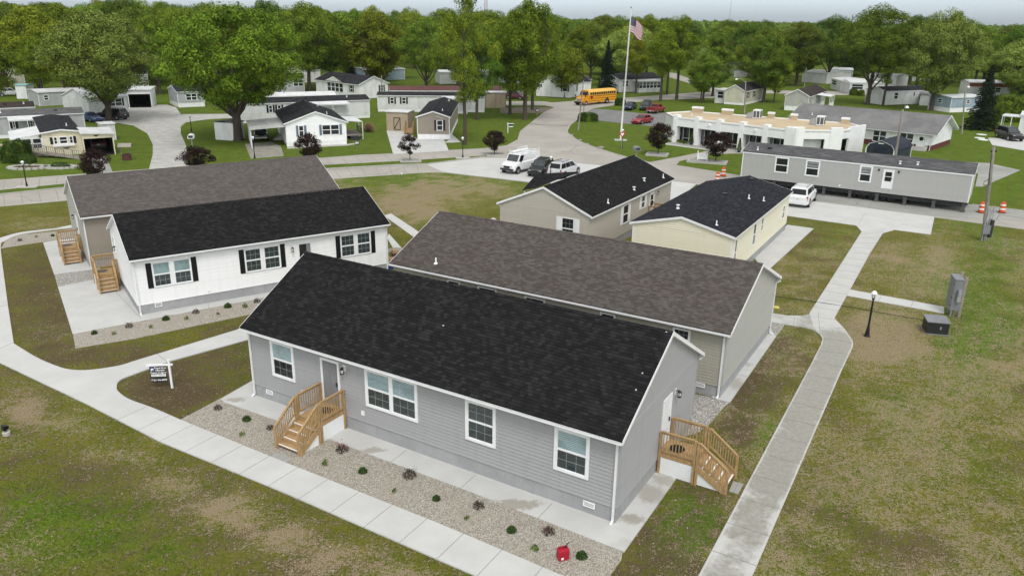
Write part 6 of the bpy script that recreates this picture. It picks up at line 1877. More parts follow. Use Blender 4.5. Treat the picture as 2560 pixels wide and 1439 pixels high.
r16, f16, p16 = town_house((1959.7,275),(2018,279),0,2.9,4.2,'beige gabled home with brown roof and side porch behind the long grey-roofed hall',LAP['taupe2'],M['roof_farbrown'],gfront=True,depth=17,gwins=((.2,.26,1.3,2.5,1),),skirt=M['vinyl_white'],skz=.9)
awning(r16, f16['front'], 6.5, 11.5, 2.8, 2.8, 4, rail=True)
# long hall with grey roof
b1_ = at(2325,378); b0_ = at(1979,298,2.5); b0_.z = 0
gb = at(2376,361)
d_ = (b1_-b0_).to_2d(); L17 = d_.length; yaw17 = math.atan2(d_.y,d_.x); W17 = (gb-b1_).length
mid = b1_ + Vector((-math.sin(yaw17),math.cos(yaw17),0))*W17/2 + Vector((math.cos(yaw17),math.sin(yaw17),0))*.7
zr17 = height_at(mid, 288.5)
r17, f17 = house('hall', (b0_.x,b0_.y,yaw17,L17,W17,2.35,max(3.6,min(5.2,zr17)),.55,.7), LAP['w'], M['roof_old'], 'long white hall with worn grey roof and maroon brick base at its right end', 'hall', post=M['trim'], stepped=False, lap=.2, skirt=M['maroon'], skz=.75)
F = f17['front']
for u in (.42,.465,.61,.655,.79,.835): window(r17, F, L17*u, L17*u+.95, .55, 2.12, 1, trim=.06, blinds='dark', grid=False)
d17 = door(r17, F, L17*.905, L17*.905+1.1, .45, 2.15, M['door_white'], trim=.07, panels=False)
m_ = MB(); m_.tube([F.p(L17*.905+.55,1.55,.026),F.p(L17*.905+.55,1.55,.04)], .28, 14); m_.build('oval_pane', M['glass'], d17)
m_ = MB()
for k in range(3): m_.fbox(F, L17*.905-.3, L17*.905+1.5, 0, .45-k*.15, .05+k*.35, .4+k*.35)
m_.build('steps', kerb_mat, r17)
m_ = MB()
for s_ in (L17*.905-.3, L17*.905+1.5):
    m_.bar(F.p(s_,1.3,.1), F.p(s_,.95,1.3), .05)
    for k in range(5): m_.bar(F.p(s_,.3,.15+k*.28), F.p(s_,1.3-k*.08,.15+k*.28), .03)
m_.build('railing', M['trim'], r17)
downspout(r17, F, L17-.1, 2.3, M['gutter'])
roof_pipe(r17, L17*.12, 1.6, 2.35+ (2.15)*(zr17-2.35)/(W17/2+.55)+.05)
r18, f18, p18 = town_house((2209,263),(2345,258),0 or 5.2,3.0,3.7,'long white home with dark roof behind the twin thin trunks, right of the thick trunk',LAP['w'],M['roof_far'],wins=((.16,.23,1.2,2.6,1),(.5,.54,1.7,2.6,1),(.62,.67,1.1,2.7,1)))
r19, f19, p19 = town_house((2373,281.5),(2448,279),5.4,3.0,3.3,'small blue and white home with flat white roof left of the tall spruce',LAP['blue'],M['roof_metal'],wins=((.5,.62,1.6,2.4,1),),skirt=M['vinyl_white'],skz=.9)
window(r19, f19['left'], 2.2, 3.2, 1.6, 2.5, 1, trim=.07, blinds='dark', grid=False)
box_shed((2297,263),(2333,265),4.0,2.3,'white lean-to shed between the long white home and the blue home',LAP['w'],M['roof_old'])
town_house((2004,205),(2066,210),12,3.0,3.5,'pale blue-white home with low roof beside the distant wooden pole',LAP['w2'],M['roof_metal'])
town_house((2070,204,0),(2128,206,0),7,3.6,4.0,'teal-sided home with two white window awnings, far off',LAP['teal'],M['roof_metal'],wins=((.3,.5,1.8,3.0,1),(.6,.85,1.8,3.0,1)))
r21, f21, p21 = town_house((2123,236),(2158,237),0 or 9,2.9,3.2,'white home with a wide picture window behind two round shrubs',LAP['w'],M['roof_metal'],wins=((.08,.92,1.2,2.5,1),))
town_house((2076,222),(2122,236),8,2.8,3.1,'low white home with a shaded entry beside the picture-window home',LAP['w2'],M['roof_metal'],wins=((.05,.3,1.2,2.4,1),),doors=((.55,2.4),))
town_house((2166,214),(2238,219),8,3.1,3.5,'white flat-roofed home with carport behind the thick dark trunk',LAP['w'],M['roof_metal'],doors=((.5,2.6),))
r22, f22, p22 = town_house((2418,240),(2525,243),6,3.3,3.8,'home with orange brick upper wall behind the tall spruce',LAP['w'],M['roof_metal'],wins=((.5,.75,1.0,2.2,2),))
m_ = MB(); m_.fbox(f22['front'], 0, p22[3], 2.3, 3.1, 0, .06); m_.build('brick_band', LAP['brick'], r22)
r23, f23, p23 = town_house((2543,337),(2640,345),5,3.2,3.6,'white home with front porch beside the black car at the far right edge',LAP['w'],M['roof_metal'],wins=((.12,.25,1.1,2.7,2),))
m_ = MB(); m_.box(-2.6,-.05,-.3,3.2,2.75,2.9); m_.build('porch_roof', M['roof_metal'], r23)
for x_,y_ in ((-2.5,-.2),(-1.2,-.2),(-2.5,3.0)):
    m_ = MB(); m_.box(x_-.05,x_+.05,y_-.05,y_+.05,0,2.75); m_.build('porch_post', M['trim'], r23)
# left side
r2, f2, p2 = town_house((-70,294,3.0),(207.6,281.5,3.0),4.7,3.0,3.6,'long grey home with speckled grey roof behind the cream home',LAP['grey'],M['roof_grey'],skirt=M['vinyl_white'],wins=((.335,.36,1.3,2.5,1),(.49,.52,1.0,2.6,1)),shut=M['black'],vents=2)
awning(r2, f2['front'], p2[3]*.30, p2[3]*.635, 2.6, 2.9, 3)
town_house((-60,272,2.9),(85,266,2.9),4.7,2.9,3.5,'home with brown shingle roof at the far left edge, behind the long grey home',LAP['w2'],M['roof_farbrown'],vents=3)
town_house((100,266),(222,259),7,2.6,2.9,'low shaded home with white roof edge under the left trees',LAP['grey'],M['roof_metal'],wins=((.62,.72,1.0,2.0,1),(.1,.2,1.0,2.0,1)))
r5, f5, p5 = town_house((226,291),(322,282),8,3.0,4.4,'tall white home with white metal roof behind the trunk of the pale green tree',LAP['w'],M['roof_metal'],'house',wins=((.50,.86,1.3,2.6,2),),doors=((.05,2.6),),shut=M['brown_shutter'])
def carport(p0, p1, dep, h, label, wall, hdr=.5, drop=0.0, parent=None):
    a, b = at(*p0), at(*p1); d = (b-a).to_2d(); L = d.length
    root = thing('garage', (a.x,a.y,0), math.atan2(d.y,d.x), label, 'garage')
    hb = h-drop
    m_ = MB(); m_.box(0,.12,0,dep,0,h); m_.box(L-.12,L,0,dep,0,hb); m_.box(.12,L-.12,dep-.12,dep,0,hb-.02); m_.build('wall', wall, root)
    m_ = MB(); m_.add([(.12,.02,h-hdr),(L-.12,.02,h-hdr),(L-.12,.02,hb),(.12,.02,h),(.12,.14,h-hdr),(L-.12,.14,h-hdr),(L-.12,.14,hb),(.12,.14,h)],[(0,1,2,3),(4,5,6,7),(0,1,5,4),(2,3,7,6)]); m_.build('header', wall, root)
    m_ = MB(); m_.add([(-.2,-.25,h),(L+.2,-.25,h-drop),(L+.2,dep+.1,h-drop),(-.2,dep+.1,h),(-.2,-.25,h+.14),(L+.2,-.25,h+.14-drop),(L+.2,dep+.1,h+.14-drop),(-.2,dep+.1,h+.14)],[(3,2,1,0),(4,5,6,7),(0,1,5,4),(1,2,6,5),(2,3,7,6),(3,0,4,7)]); m_.build('roof', M['roof_metal'], root)
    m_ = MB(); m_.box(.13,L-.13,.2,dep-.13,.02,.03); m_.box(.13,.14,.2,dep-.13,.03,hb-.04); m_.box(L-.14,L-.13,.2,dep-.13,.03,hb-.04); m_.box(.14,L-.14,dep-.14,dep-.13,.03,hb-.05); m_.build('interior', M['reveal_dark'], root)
    return root, L
carport((323,270),(381,269),7,3.2,'white carport with a dark open front beside the tall white home',LAP['w'],.75)
town_house((322,240),(375,238),8,4.4,5.8,'grey home with white-edged gable rising behind the carport',LAP['grey'],M['roof_far'],'house')
r6, f6, p6 = town_house((447,269),(513.5,266),8,2.9,3.8,'dark grey home end with white skirting and white-framed window, under the biggest tree',LAP['grey'],M['roof_far'],wins=((.3,.72,1.2,2.5,2),),skirt=M['vinyl_white'],skz=.8)
town_house((655,232),(762,229),7,3.1,3.9,'grey home with two dark windows beyond the low white-roofed home',LAP['grey'],M['roof_far'],wins=((.28,.42,1.3,2.7,1),(.74,.98,1.2,2.7,2)))
town_house((752,207),(802,205),7,3.2,4.6,'small white gable home seen between forked trunks',LAP['w'],M['roof_far'],'house')
town_house((912,203),(1012,199),8,3.0,3.4,'pale blue home with white roof beyond the screened porch home',LAP['blue'],M['roof_metal'],wins=((.1,.22,1.2,2.4,1),(.5,.6,1.2,2.4,1)))
town_house((1270,209),(1310,208),6,3.0,4.0,'white home glimpsed between the big trunks left of the bus',LAP['w'],M['roof_far'],wins=((.3,.6,1.2,2.4,1),))
town_house((1100,210),(1235,209),7,3.0,3.4,'white home behind the maroon-brown roof, mostly under the trees',LAP['w'],M['roof_metal'])
town_house((1836,193),(1884,192),7,3.0,4.0,'far grey home above the beige gabled home',LAP['grey'],M['roof_far'])
town_house((2280,203),(2325,205),8,3.0,3.8,'far pale home behind the crowns above the long white home',LAP['w2'],M['roof_far'])
town_house((40,213),(64,212),7,3.0,3.6,'far beige home at the left edge among dark trees',LAP['beige'],M['roof_metal'])

# --- cream home with ramp, sun room and garage
a_, b_ = at(113,391), at(210,384.3)
dep1 = (at(207,284,3.0).to_2d()-b_.to_2d()).length
r1, f1, p1 = town_house((113,391),(210,384.3),0,2.85,3.15,'cream home with dark flat roof, bay window and wheelchair ramp',LAP['cream'],M['roof_far'],gfront=True,depth=min(dep1,17),oe=.12,orx=.25,vents=2)
FL = f1['left']; W1 = p1[4]
for u0,u1 in ((.28,.38),(.42,.64),(.68,.78)): window(r1, FL, W1*(1-u1), W1*(1-u0), 1.35, 2.25, 1, trim=.07, blinds='dark', grid=False)
for u0 in (.19,.79):
    m_ = MB(); m_.fbox(FL, W1*(1-u0)-W1*.07, W1*(1-u0), 1.38, 2.22, .0, .05); m_.build('shutter', M['black'], r1)
m_ = MB(); m_.fbox(FL, W1*.2, W1*.75, 1.1, 1.33, 0, .25); m_.build('window_box', M['trim'], r1)
def bird(fr, s, z, w_, parent):
    m_ = MB(); P = [(-1,.35),(-.45,.18),(-.12,.22),(0,.32),(.12,.22),(.45,.18),(1,.35),(.55,-.05),(.2,-.12),(0,-.38),(-.2,-.12),(-.55,-.05)]
    m_.add([fr.p(s+x*w_,z+y*w_,.03) for x,y in P]+[fr.p(s+x*w_,z+y*w_,.055) for x,y in P], [tuple(range(12)),tuple(range(12,24))]); m_.build('wall_emblem', M['black'], parent)
bird(FL, W1*.42, .8, .42, r1)
m_ = MB(); m_.add([(0,W1,2.75),(0,W1+3.3,2.25),(8,W1+3.3,2.25),(8,W1,2.75),(0,W1,2.65),(0,W1+3.3,2.15),(8,W1+3.3,2.15),(8,W1,2.65)],[(0,1,2,3),(4,5,6,7),(0,1,5,4),(1,2,6,5)]); m_.build('sun_room_roof', M['roof_metal'], r1)
fs = Fr((.15,W1,0),(0,1,0),(-1,0,0))
m_ = MB(); m_.fbox(fs,0,3.2,0,.95,-.05,0); m_.build('sun_room_wall', LAP['cream'], r1)
for k in range(3): window(r1, fs, .05+k*1.05, 1.05+k*1.05, .95, 2.2, 1, trim=.06, blinds='dark', grid=False, d0=.01)
fs2 = Fr((.15,W1+3.25,0),(1,0,0),(0,1,0))
m_ = MB(); m_.fbox(fs2,0,7.5,0,2.1,-.05,0); m_.build('sun_room_wall', LAP['cream'], r1)
rmp = thing('wheelchair_ramp', at(57,392), 0, 'grey timber ramp with baluster rail along the front of the cream home', 'ramp')
v_ = at(200,399)-at(57,392); rmp.rotation_euler = (0,0,math.atan2(v_.y,v_.x)); Lr = v_.length
m_ = MB(); m_.add([(0,0,.75),(Lr,0,.12),(Lr,1.2,.12),(0,1.2,.75),(0,0,.65),(Lr,0,.0),(Lr,1.2,.0),(0,1.2,.65)],[(0,1,2,3),(4,5,6,7),(0,1,5,4),(3,2,6,7),(0,3,7,4),(1,2,6,5)]); m_.build('deck', M['old_wood'], rmp)
m_ = MB(); n_ = int(Lr/.28)
m_.bar((0,0,1.7),(Lr,0,1.05),.09,.06)
for k in range(n_+1):
    x_ = Lr*k/n_; m_.bar((x_,0,.2),(x_,0,1.7-.65*k/n_),.04 if k%4 else .1)
m_.build('railing', M['old_wood'], rmp)
g1, Lg = carport((213,391.3),(290,386),5.5,2.75,'cream garage with dark open front attached right of the cream home',LAP['cream'],.65,.25)
bird(Fr((0,.02,0),(1,0,0),(0,-1,0)), Lg*.45, 2.42, .38, g1)
box_shed((258,352),(292,349.6),2.5,2.2,'low grey shed roof behind the cream garage',LAP['w2'],M['roof_metal'],.1)

# ------------------------------------------------------------------ white office
ofw = paint('office_white', (.82,.825,.83), .6, .05, .9, grime=.05)
ofroof = concrete('tan_flat_roof', (.52,.42,.28), var=.15, big=.18)
ZT = 3.8
OP = [at(x,y,ZT).to_2d() for x,y in ((1665,277),(1689,289),(1977,320.7),(2104,322.5),(2165.5,312.6),(2128,303),(1728,273))]
of = thing('office_building', (OP[1].x,OP[1].y,0), 0, 'low white office with tan flat roof, square pillars and recessed glazing', 'office')
o0 = OP[1]; Q = [p-o0 for p in OP]
mb = MB(); mb.prism([tuple(p) for p in Q], 3.30, 3.42); mb.build('roof', ofroof, of)
def seg_frame(a, b):
    d = (b-a); L = d.length; d = d/L
    return Fr((a.x,a.y,0),(d.x,d.y,0),(d.y,-d.x,0)), L
walls = MB()
for i in range(len(Q)):
    fr, L = seg_frame(Q[i], Q[(i+1)%len(Q)])
    if i == 1:
        walls.fbox(fr, 0, L, 2.35, 3.62, -.25, 0)
    elif i == 2:
        walls.fbox(fr, 0, L, 2.45, 3.62, -.25, 0); walls.fbox(fr, 0, L*.22, 0, 2.45, -.25, 0); walls.fbox(fr, L*.70, L, 0, 2.45, -.25, 0); walls.fbox(fr, L*.22, L*.70, 0, 2.3, -1.2, -1.0)
    elif i == 3:
        walls.fbox(fr, 0, L*.35, 2.45, 3.62, -.25, 0); walls.fbox(fr, L*.35, L, 0, 3.85, -.25, .02); walls.fbox(fr, 0, L*.35, 0, 2.45, -1.3, -1.1)
    else: walls.fbox(fr, 0, L, 0, 3.55, -.25, 0)
walls.build('wall', ofw, of)
fr, L = seg_frame(Q[1], Q[2])
for k in range(6):
    s_ = L*k/5 if k < 5 else L
    w_ = .52 if k < 5 else .9
    m_ = MB(); m_.fbox(fr, s_-w_+.22, s_+w_-.10, 0, 3.90, -.9, .05)
    m_.build('pillar', ofw, of)
fr2, L2 = seg_frame(Q[2], Q[3])
for s_ in (L2*.04, L2*.80):
    m_ = MB(); m_.fbox(fr2, s_, s_+L2*.24, 0, 3.92, -.6, .06); m_.build('pillar', ofw, of)
gl = Fr(fr.p(0,0,-1.6), fr.sd, fr.out)
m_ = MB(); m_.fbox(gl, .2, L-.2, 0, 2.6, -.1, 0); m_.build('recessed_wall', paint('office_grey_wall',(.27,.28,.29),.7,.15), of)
for k in range(5):
    a, b = L*k/5+.55, L*(k+1)/5-.75
    m_ = MB(); 
    for t in (0,.45,.8,1): m_.fbox(gl, a+(b-a)*t-.04, a+(b-a)*t+.04, .15, 2.35, 0, .06)
    m_.fbox(gl, a, b, .55, .62, 0, .055); m_.fbox(gl, a, b, 2.28, 2.36, 0, .055); w_o = m_.build('window' if k != 2 else 'entrance_door', M['trim'], of)
    m_ = MB(); m_.quad(gl.p(a,.15,.02), gl.p(b,.15,.02), gl.p(b,2.3,.02), gl.p(a,2.3,.02)); m_.build('pane', M['glass'], w_o)
m_ = MB(); m_.fbox(fr, 0, L, 0, .05, -1.6, .0); m_.build('porch_floor', kerb_mat, of)
for t in (.32,.72):
    m_ = MB(); m_.tube([fr.p(L*t,3.0,.0),fr.p(L*t,3.0,.12)], .2, 12); m_.build('wall_light', M['trim'], of)
fr_, L_ = seg_frame(Q[5], Q[6])
for t, w_ in ((.03,.5),(.33,.42),(.47,.42),(.75,.8),(.95,.8)):
    m_ = MB(); m_.fbox(fr_, L_*t-w_, L_*t+w_, 3.3, 4.0, -.6, .05); m_.build('roof_pier', ofroof, of)
    m_ = MB(); m_.fbox(fr_, L_*t-w_-.04, L_*t+w_+.04, 4.0, 4.25, -.65, .1); m_.build('pier_cap', ofw, of)
def ac(px, py, label, rz):
    p = at(px,py,3.42); 
    root = thing('air_conditioner', p, rz, label, 'air conditioner', 'rooftop air conditioners')
    m_ = MB(); m_.loft([[(-1.1,-.7,0),(-1.1,.7,0),(-1.1,.7,.7),(-1.1,-.7,.7)],[(-.3,-.7,0),(-.3,.7,0),(-.3,.7,1.0),(-.3,-.7,1.0)]]); m_.build('duct_hood', M['steel'], root)
    m_ = MB(); m_.box(-.25,.75,-.7,.7,.05,1.25); b_ = m_.build('cabinet', M['gutter'], root)
    m_ = MB(); m_.box(-.15,.2,-.72,-.702,.2,1.1); m_.box(.3,.68,-.72,-.702,.2,1.1); m_.box(.752,.77,-.5,.5,.2,1.1); m_.build('grille', M['vent_dark'], b_)
ac(1888,296,'white rooftop air conditioner left of the middle of the office roof',R(-30)); ac(2046,313,'rooftop air conditioner with curved silver hood near the right end of the office',R(-30))
roof_pipe(of, at(1729,290,3.42).x-o0.x, at(1729,290,3.42).y-o0.y, 3.5, 'cap')
def conebush(px, py, h_, label, z=.0):
    root = thing('cone_shrub', at(px,py,z), 0, label, 'shrub'); m_ = MB(); m_.lathe([(.2,0),(.24,.3),(.18,.32)], 10); m_.build('pot', paint('navy_pot',(.03,.035,.07),.4), root)
    r = np.random.default_rng(int(px)); n = 900; t = r.uniform(0,1,n); a = r.uniform(0,6.28,n); rd = .32*(1-t*.85)*r.uniform(.7,1.05,n)
    c = np.stack([rd*np.cos(a), rd*np.sin(a), .35+t*h_], 1); V, F_ = leaf_quads(c, .07, r)
    o = bpy.data.objects.new('foliage', mesh_np('foliage', V, F_, M['leaf_dark'])); C.objects.link(o); o.parent = root
conebush(1728,362.5,1.5,'slim potted evergreen against the first office pillar'); conebush(1847,382,1.6,'slim potted evergreen beside the office door')
for k,(px,py) in enumerate(((1694,356),(1703,358),(1712,359.5))): blob_hedge(px,py,.3,.3,.4,['small dark shrub under the first office window, leftmost of three','middle one of three small shrubs under the first office window','small dark shrub under the first office window, next to the pillar'][k],500,.05,M['leaf_dark'],'bush',40+k)

# --- navy barn shed
a, b = at(2161,401), at(2230,410); d = (b-a).to_2d(); Ls = d.length
bs = thing('barn_shed', (a.x,a.y,0), math.atan2(d.y,d.x), 'dark navy barn-shaped shed with white trim beside the long hall', 'shed')
k_ = Ls
gp = [(0,0),(0,1.75),(k_*.10,2.25),(k_*.5,2.75),(k_*.90,2.25),(k_,1.75),(k_,0)]
navy = lap_paint('navy_siding',(.028,.038,.055)); navyroof = paint('navy_shingle',(.022,.026,.042),.8,.25,1.2)
m_ = MB(); m_.loft([[(x,0,z) for x,z in gp],[(x,6,z) for x,z in gp]]); m_.build('wall', navy, bs)
m_ = MB(); rp = [(-.12,1.70),(k_*.10-.06,2.32),(k_*.5,2.84),(k_*.90+.06,2.32),(k_+.12,1.70)]
m_.loft([[(x,-.12,z) for x,z in rp]+[(x,-.12,z-.06) for x,z in reversed(rp)],[(x,6.1,z) for x,z in rp]+[(x,6.1,z-.06) for x,z in reversed(rp)]]); m_.build('roof', navyroof, bs)
m_ = MB()
for (x0,z0),(x1,z1) in zip(gp[:-1],gp[1:]): m_.bar((x0,-.04,z0),(x1,-.04,z1),.12,.08,0,(0,1,0))
m_.box(k_-.02,k_+.06,6.0,6.08,0,1.7); m_.box(k_*.4,k_*.6,-.05,-.001,2.3,2.42); m_.build('trim', M['trim'], bs)
m_ = MB(); m_.box(k_*.25,k_*.75,-.03,-.005,.1,1.9); m_.build('door', navyroof, bs)
# ------------------------------------------------------------------ trees
def make_tree(seed, H=16.0, W=14.0, t0=.22, tmax=.55, ncl=62, cr=1.5, lpc=400, ls=.165, limbs=7, fork=.16, r0=.42, shape=.75, gap=0.0, leafm='leaf_maple', flat=.72, inner=.30):
    """trunk with limbs reaching to leaf clumps spread through an uneven crown"""
    r = np.random.default_rng(seed)
    q = random.Random(seed)
    def radius(t):
        if t < t0: return 0.
        if t < tmax: return (W/2)*((t-t0)/(tmax-t0))**.45*(.55+.45*(t-t0)/(tmax-t0))
        k = (t-tmax)/(1-tmax); return (W/2)*max(0.05, 1-k**(2.2*shape+.4))**(.62)
    # uneven outline: angular lobes
    ph = [q.uniform(0,6.28) for _ in range(4)]
    lob = lambda a, t: 1+.11*math.sin(2*a+ph[0]+t*4)+.09*math.sin(3*a+ph[1]-t*3)+.06*math.sin(5*a+ph[2])
    cents = []
    tries = 0
    while len(cents) < ncl and tries < 9000:
        tries += 1
        t = t0+.02+(.97-t0)*q.random()**.85
        a = q.uniform(0,6.2832)
        Rr = radius(t)*lob(a,t)
        f = math.sqrt(q.uniform(inner,1.0)) if q.random() < .8 else q.uniform(.1,.8)
        rr_ = max(0., Rr*f-cr*.35)
        c = Vector((rr_*math.cos(a), rr_*math.sin(a), t*H-cr*.3))
        if gap and q.random() < gap*(.5+.5*math.sin(a*2+ph[3]+t*6)): continue
        if all((c-o).length > cr*.86 for o in cents): cents.append(c)
    # limbs
    tb = MB()
    zf = fork*H
    top = Vector((q.uniform(-.3,.3), q.uniform(-.3,.3), H*.80))
    tb.tube([(0,0,-.2),(0,0,.15),(q.uniform(-.05,.05),q.uniform(-.05,.05),zf*.6),(top.x*.2,top.y*.2,zf),(top.x*.4,top.y*.4,H*.42),(top.x*.7,top.y*.7,H*.62),top],
            [r0*1.45,r0*1.08,r0*.9,r0*.84,r0*.45,r0*.24,r0*.05], 9)
    limbpts = [(Vector((top.x*.4,top.y*.4,H*.42)),r0*.45),(Vector((top.x*.7,top.y*.7,H*.62)),r0*.24)]
    for k in range(limbs):
        a = 6.283*k/limbs+q.uniform(-.35,.35)
        el = q.uniform(.45,.8)
        zs = zf*q.uniform(.92,1.5)
        tt = q.uniform(max(t0+.12,.35),.72)
        e = Vector((math.cos(a)*radius(tt)*.74, math.sin(a)*radius(tt)*.74, tt*H))
        s = Vector((0,0,zs))
        m1 = s.lerp(e,.30)+Vector((0,0,-.03*H*el)); m2 = s.lerp(e,.65)+Vector((q.uniform(-.4,.4),q.uniform(-.4,.4),.02*H))
        rl = r0*q.uniform(.38,.52)
        tb.tube([s,m1,m2,e],[rl,rl*.78,rl*.5,rl*.16], 6)
        limbpts += [(m1,rl*.75),(m2,rl*.5),(s.lerp(m1,.5),rl*.8),(m1.lerp(m2,.5),rl*.6),(m2.lerp(e,.6),rl*.3)]
    for c in cents:
        b, rb = min(limbpts, key=lambda L: (L[0]-c).length + max(0,(L[0].z-c.z))*1.5)
        rb = min(rb*.6, r0*.16)
        m = b.lerp(c,.5)+Vector((q.uniform(-.3,.3),q.uniform(-.3,.3),-.06*(c-b).length))
        tb.tube([b,m,c],[rb,rb*.6,rb*.2], 4, 0, False)
    # leaves
    cs, ds = [], []
    for c in cents:
        n = int(1.25*lpc*q.uniform(.6,1.3))
        d = r.normal(size=(n,3)); d /= np.linalg.norm(d,axis=1)[:,None]
        rad = np.clip(r.normal(.90,.17,n),.2,1.4)
        k = cr*q.uniform(.68,1.15)
        off = d*rad[:,None]*np.array([k,k,k*flat]); off[:,2] -= .18*k*(np.hypot(off[:,0],off[:,1])/k)**2
        cs.append(np.array(c)[None,:]+off); ds.append(d)
    cs = np.concatenate(cs); ds = np.concatenate(ds)
    V, F_ = leaf_quads(cs, ls*.86, r, ds*1.15, .25, .55, .42)
    H = float(np.percentile(cs[:,2],99.7)); W = 2*float(np.percentile(np.hypot(cs[:,0],cs[:,1]),97.5))
    crown = mesh_np('crown', V, F_, M[leafm])
    o = tb.build('trunk', M['bark'], None, True); tr_ = o.data; bpy.data.objects.remove(o)
    return dict(H=H, W=W, trunk=tr_, crown=crown)

def make_spruce(seed, H=12.0, W=6.0, leafm='needles'):
    r = np.random.default_rng(seed); q = random.Random(seed)
    tb = MB(); tb.tube([(0,0,-.2),(0,0,H*.5),(0,0,H*.98)],[.24,.14,.02],8)
    cs, ds = [], []
    z = .08*H
    while z < H*.99:
        t = z/H; rad = (W/2)*(1-t)**.85*q.uniform(.86,1.08)
        nb = max(4, int(11*(1-t)+4))
        for k in range(nb):
            a = 6.283*k/nb+q.uniform(-.3,.3); L = rad*q.uniform(.75,1.1)
            n = int(30+230*L/(W/2))
            u = r.uniform(.08,1,n)
            wd = .34*(1-.55*u)*L*.55+.08
            x = u*L; y = r.normal(0,.5,n)*wd; zz = z-.26*L*u**1.4+r.normal(0,.08,n)-np.abs(y)*.3
            cs.append(np.stack([x*math.cos(a)-y*math.sin(a), x*math.sin(a)+y*math.cos(a), zz],1))
            ds.append(np.tile([math.cos(a)*.4,math.sin(a)*.4,.3],(n,1)))
            if L > .6: tb.tube([(0,0,z),(L*.9*math.cos(a),L*.9*math.sin(a),z-.22*L)],[.035,.01],3,0,False)
        z += .042*H*(1-.45*t)
    cs = np.concatenate(cs); ds = np.concatenate(ds)
    V, F_ = leaf_quads(cs, .12, r, ds, .2, .35)
    crown = mesh_np('crown', V, F_, M[leafm]); o = tb.build('trunk', M['bark']); me_ = o.data; bpy.data.objects.remove(o)
    return dict(H=H, W=W, trunk=me_, crown=crown)

TV = dict(
    oak=make_tree(11, 17.5, 22, .30, .58, 112, 1.6, 430, .18, 9, .17, .62, .8, 0, 'leaf_maple'),
    silver=make_tree(12, 16.6, 19, .24, .55, 108, 1.55, 380, .175, 7, .14, .5, .75, .10, 'leaf_silver'),
    maple=make_tree(13, 19, 15, .28, .60, 76, 1.55, 380, .17, 7, .22, .42, .8, .15, 'leaf_maple'),
    maple2=make_tree(14, 18, 14, .25, .58, 66, 1.5, 370, .17, 6, .2, .40, .7, .2, 'leaf_dark'),
    ash=make_tree(15, 19, 16, .33, .62, 72, 1.45, 360, .165, 6, .14, .42, .7, .28, 'leaf_dark'),
    tall=make_tree(16, 18, 10, .38, .66, 44, 1.4, 360, .165, 5, .34, .34, .7, .25, 'leaf_olive'),
    gappy=make_tree(17, 20, 13, .30, .55, 46, 1.35, 330, .16, 5, .26, .38, .45, .55, 'leaf_maple'),
    low=make_tree(28, 13, 14, .06, .42, 80, 1.5, 380, .17, 6, .1, .34, .9, .1, 'leaf_dark'),
    round=make_tree(18, 15, 12, .16, .52, 64, 1.45, 400, .17, 6, .14, .36, .9, .05, 'leaf_olive'),
    small=make_tree(19, 9, 7.5, .25, .6, 30, 1.0, 300, .14, 5, .25, .17, .8, .25, 'leaf_maple'),
    plum=make_tree(20, 3.6, 3.3, .26, .60, 46, .40, 120, .085, 7, .28, .055, .9, .1, 'leaf_red', .85),
    plum2=make_tree(21, 3.4, 3.0, .30, .62, 26, .36, 110, .085, 6, .34, .05, .8, .35, 'leaf_red', .85),
    spruce=make_spruce(22, 12.5, 7.0),
)
def plant(kind, p, h, w, label, name='tree', cat='tree', group=None, rz=None):
    v = TV[kind]
    root = thing(name, p, rnd.uniform(0,6.28) if rz is None else rz, label, cat, group)
    s = w/v['W']
    root.scale = (s, s, h/v['H'])
    for nm in ('trunk','crown'):
        o = bpy.data.objects.new(nm, v[nm]); C.objects.link(o); o.parent = root
    return root
def tree(kind, px, py, top, wpx, label, name='tree', cat='tree', group=None, rz=None):
    p = at(px, py)
    return plant(kind, p, height_at(p, top), wpx*depth_of(p)/CF, label, name, cat, group, rz)

G1 = 'big trees between the homes'
tree('oak',596,351,15,398,'biggest broad tree, dark trunk and wide dome, left of the blue-shuttered home',group=G1,rz=.4)
tree('silver',274,302,28,310,'big pale grey-green tree with forked trunk by the crushed stone drive',group=G1,rz=1.0)
tree('maple',775,228,8,178,'tall dense green tree with forked trunk behind the long white home',group=G1)
tree('round',869,194,62,138,'yellow-green rounded tree beyond the screened porch home',group=G1)
tree('ash',1066,243,45,165,'dark spreading tree rising behind the narrow tan home',group=G1)
tree('gappy',1162,362,-22,165,'tall gappy tree with pale twisted trunk beside the concrete drive lantern',group=G1,rz=2.2)
tree('maple2',1192,300,70,130,'tree with leaning dark trunk right behind the pale twisted trunk',group=G1)
tree('maple',1275,286,30,150,'left of the three stout trunks beside the curved road',group=G1)
tree('maple',1312,300,2,205,'middle one of the three stout trunks, nearest the curved road, tallest crown',group=G1)
tree('maple',1331,275,40,150,'rightmost and slimmest of the three stout trunks left of the bus',group=G1)
tree('small',1412,244,112,125,'small forked tree in front of the white home left of the bus',group=G1)
tree('spruce',1515,233,98,66,'narrow black-green spruce right above the school bus','spruce_tree','spruce',group=G1)
tree('tall',1651,254,70,110,'tall bare-trunked tree behind the red pickup, left of two',group=G1)
tree('tall',1691,249,40,115,'tall straight bare-trunked tree by the road, right of the one behind the red pickup',group=G1)
tree('tall',1589,234,100,80,'thin trunk standing in front of the sun room home',group=G1)
tree('tall',1667,237,55,90,'dark slim tree right of the sun room home',group=G1)
tree('maple2',1757,257,135,95,'small leaning tree on the lawn left of the beige gabled home',group=G1)
tree('maple2',1781,241,118,110,'bushy dark tree at the left side of the beige gabled home',group=G1)
tree('small',1752,248,150,60,'thin young tree between road and lawn, left of the beige gabled home',group=G1)
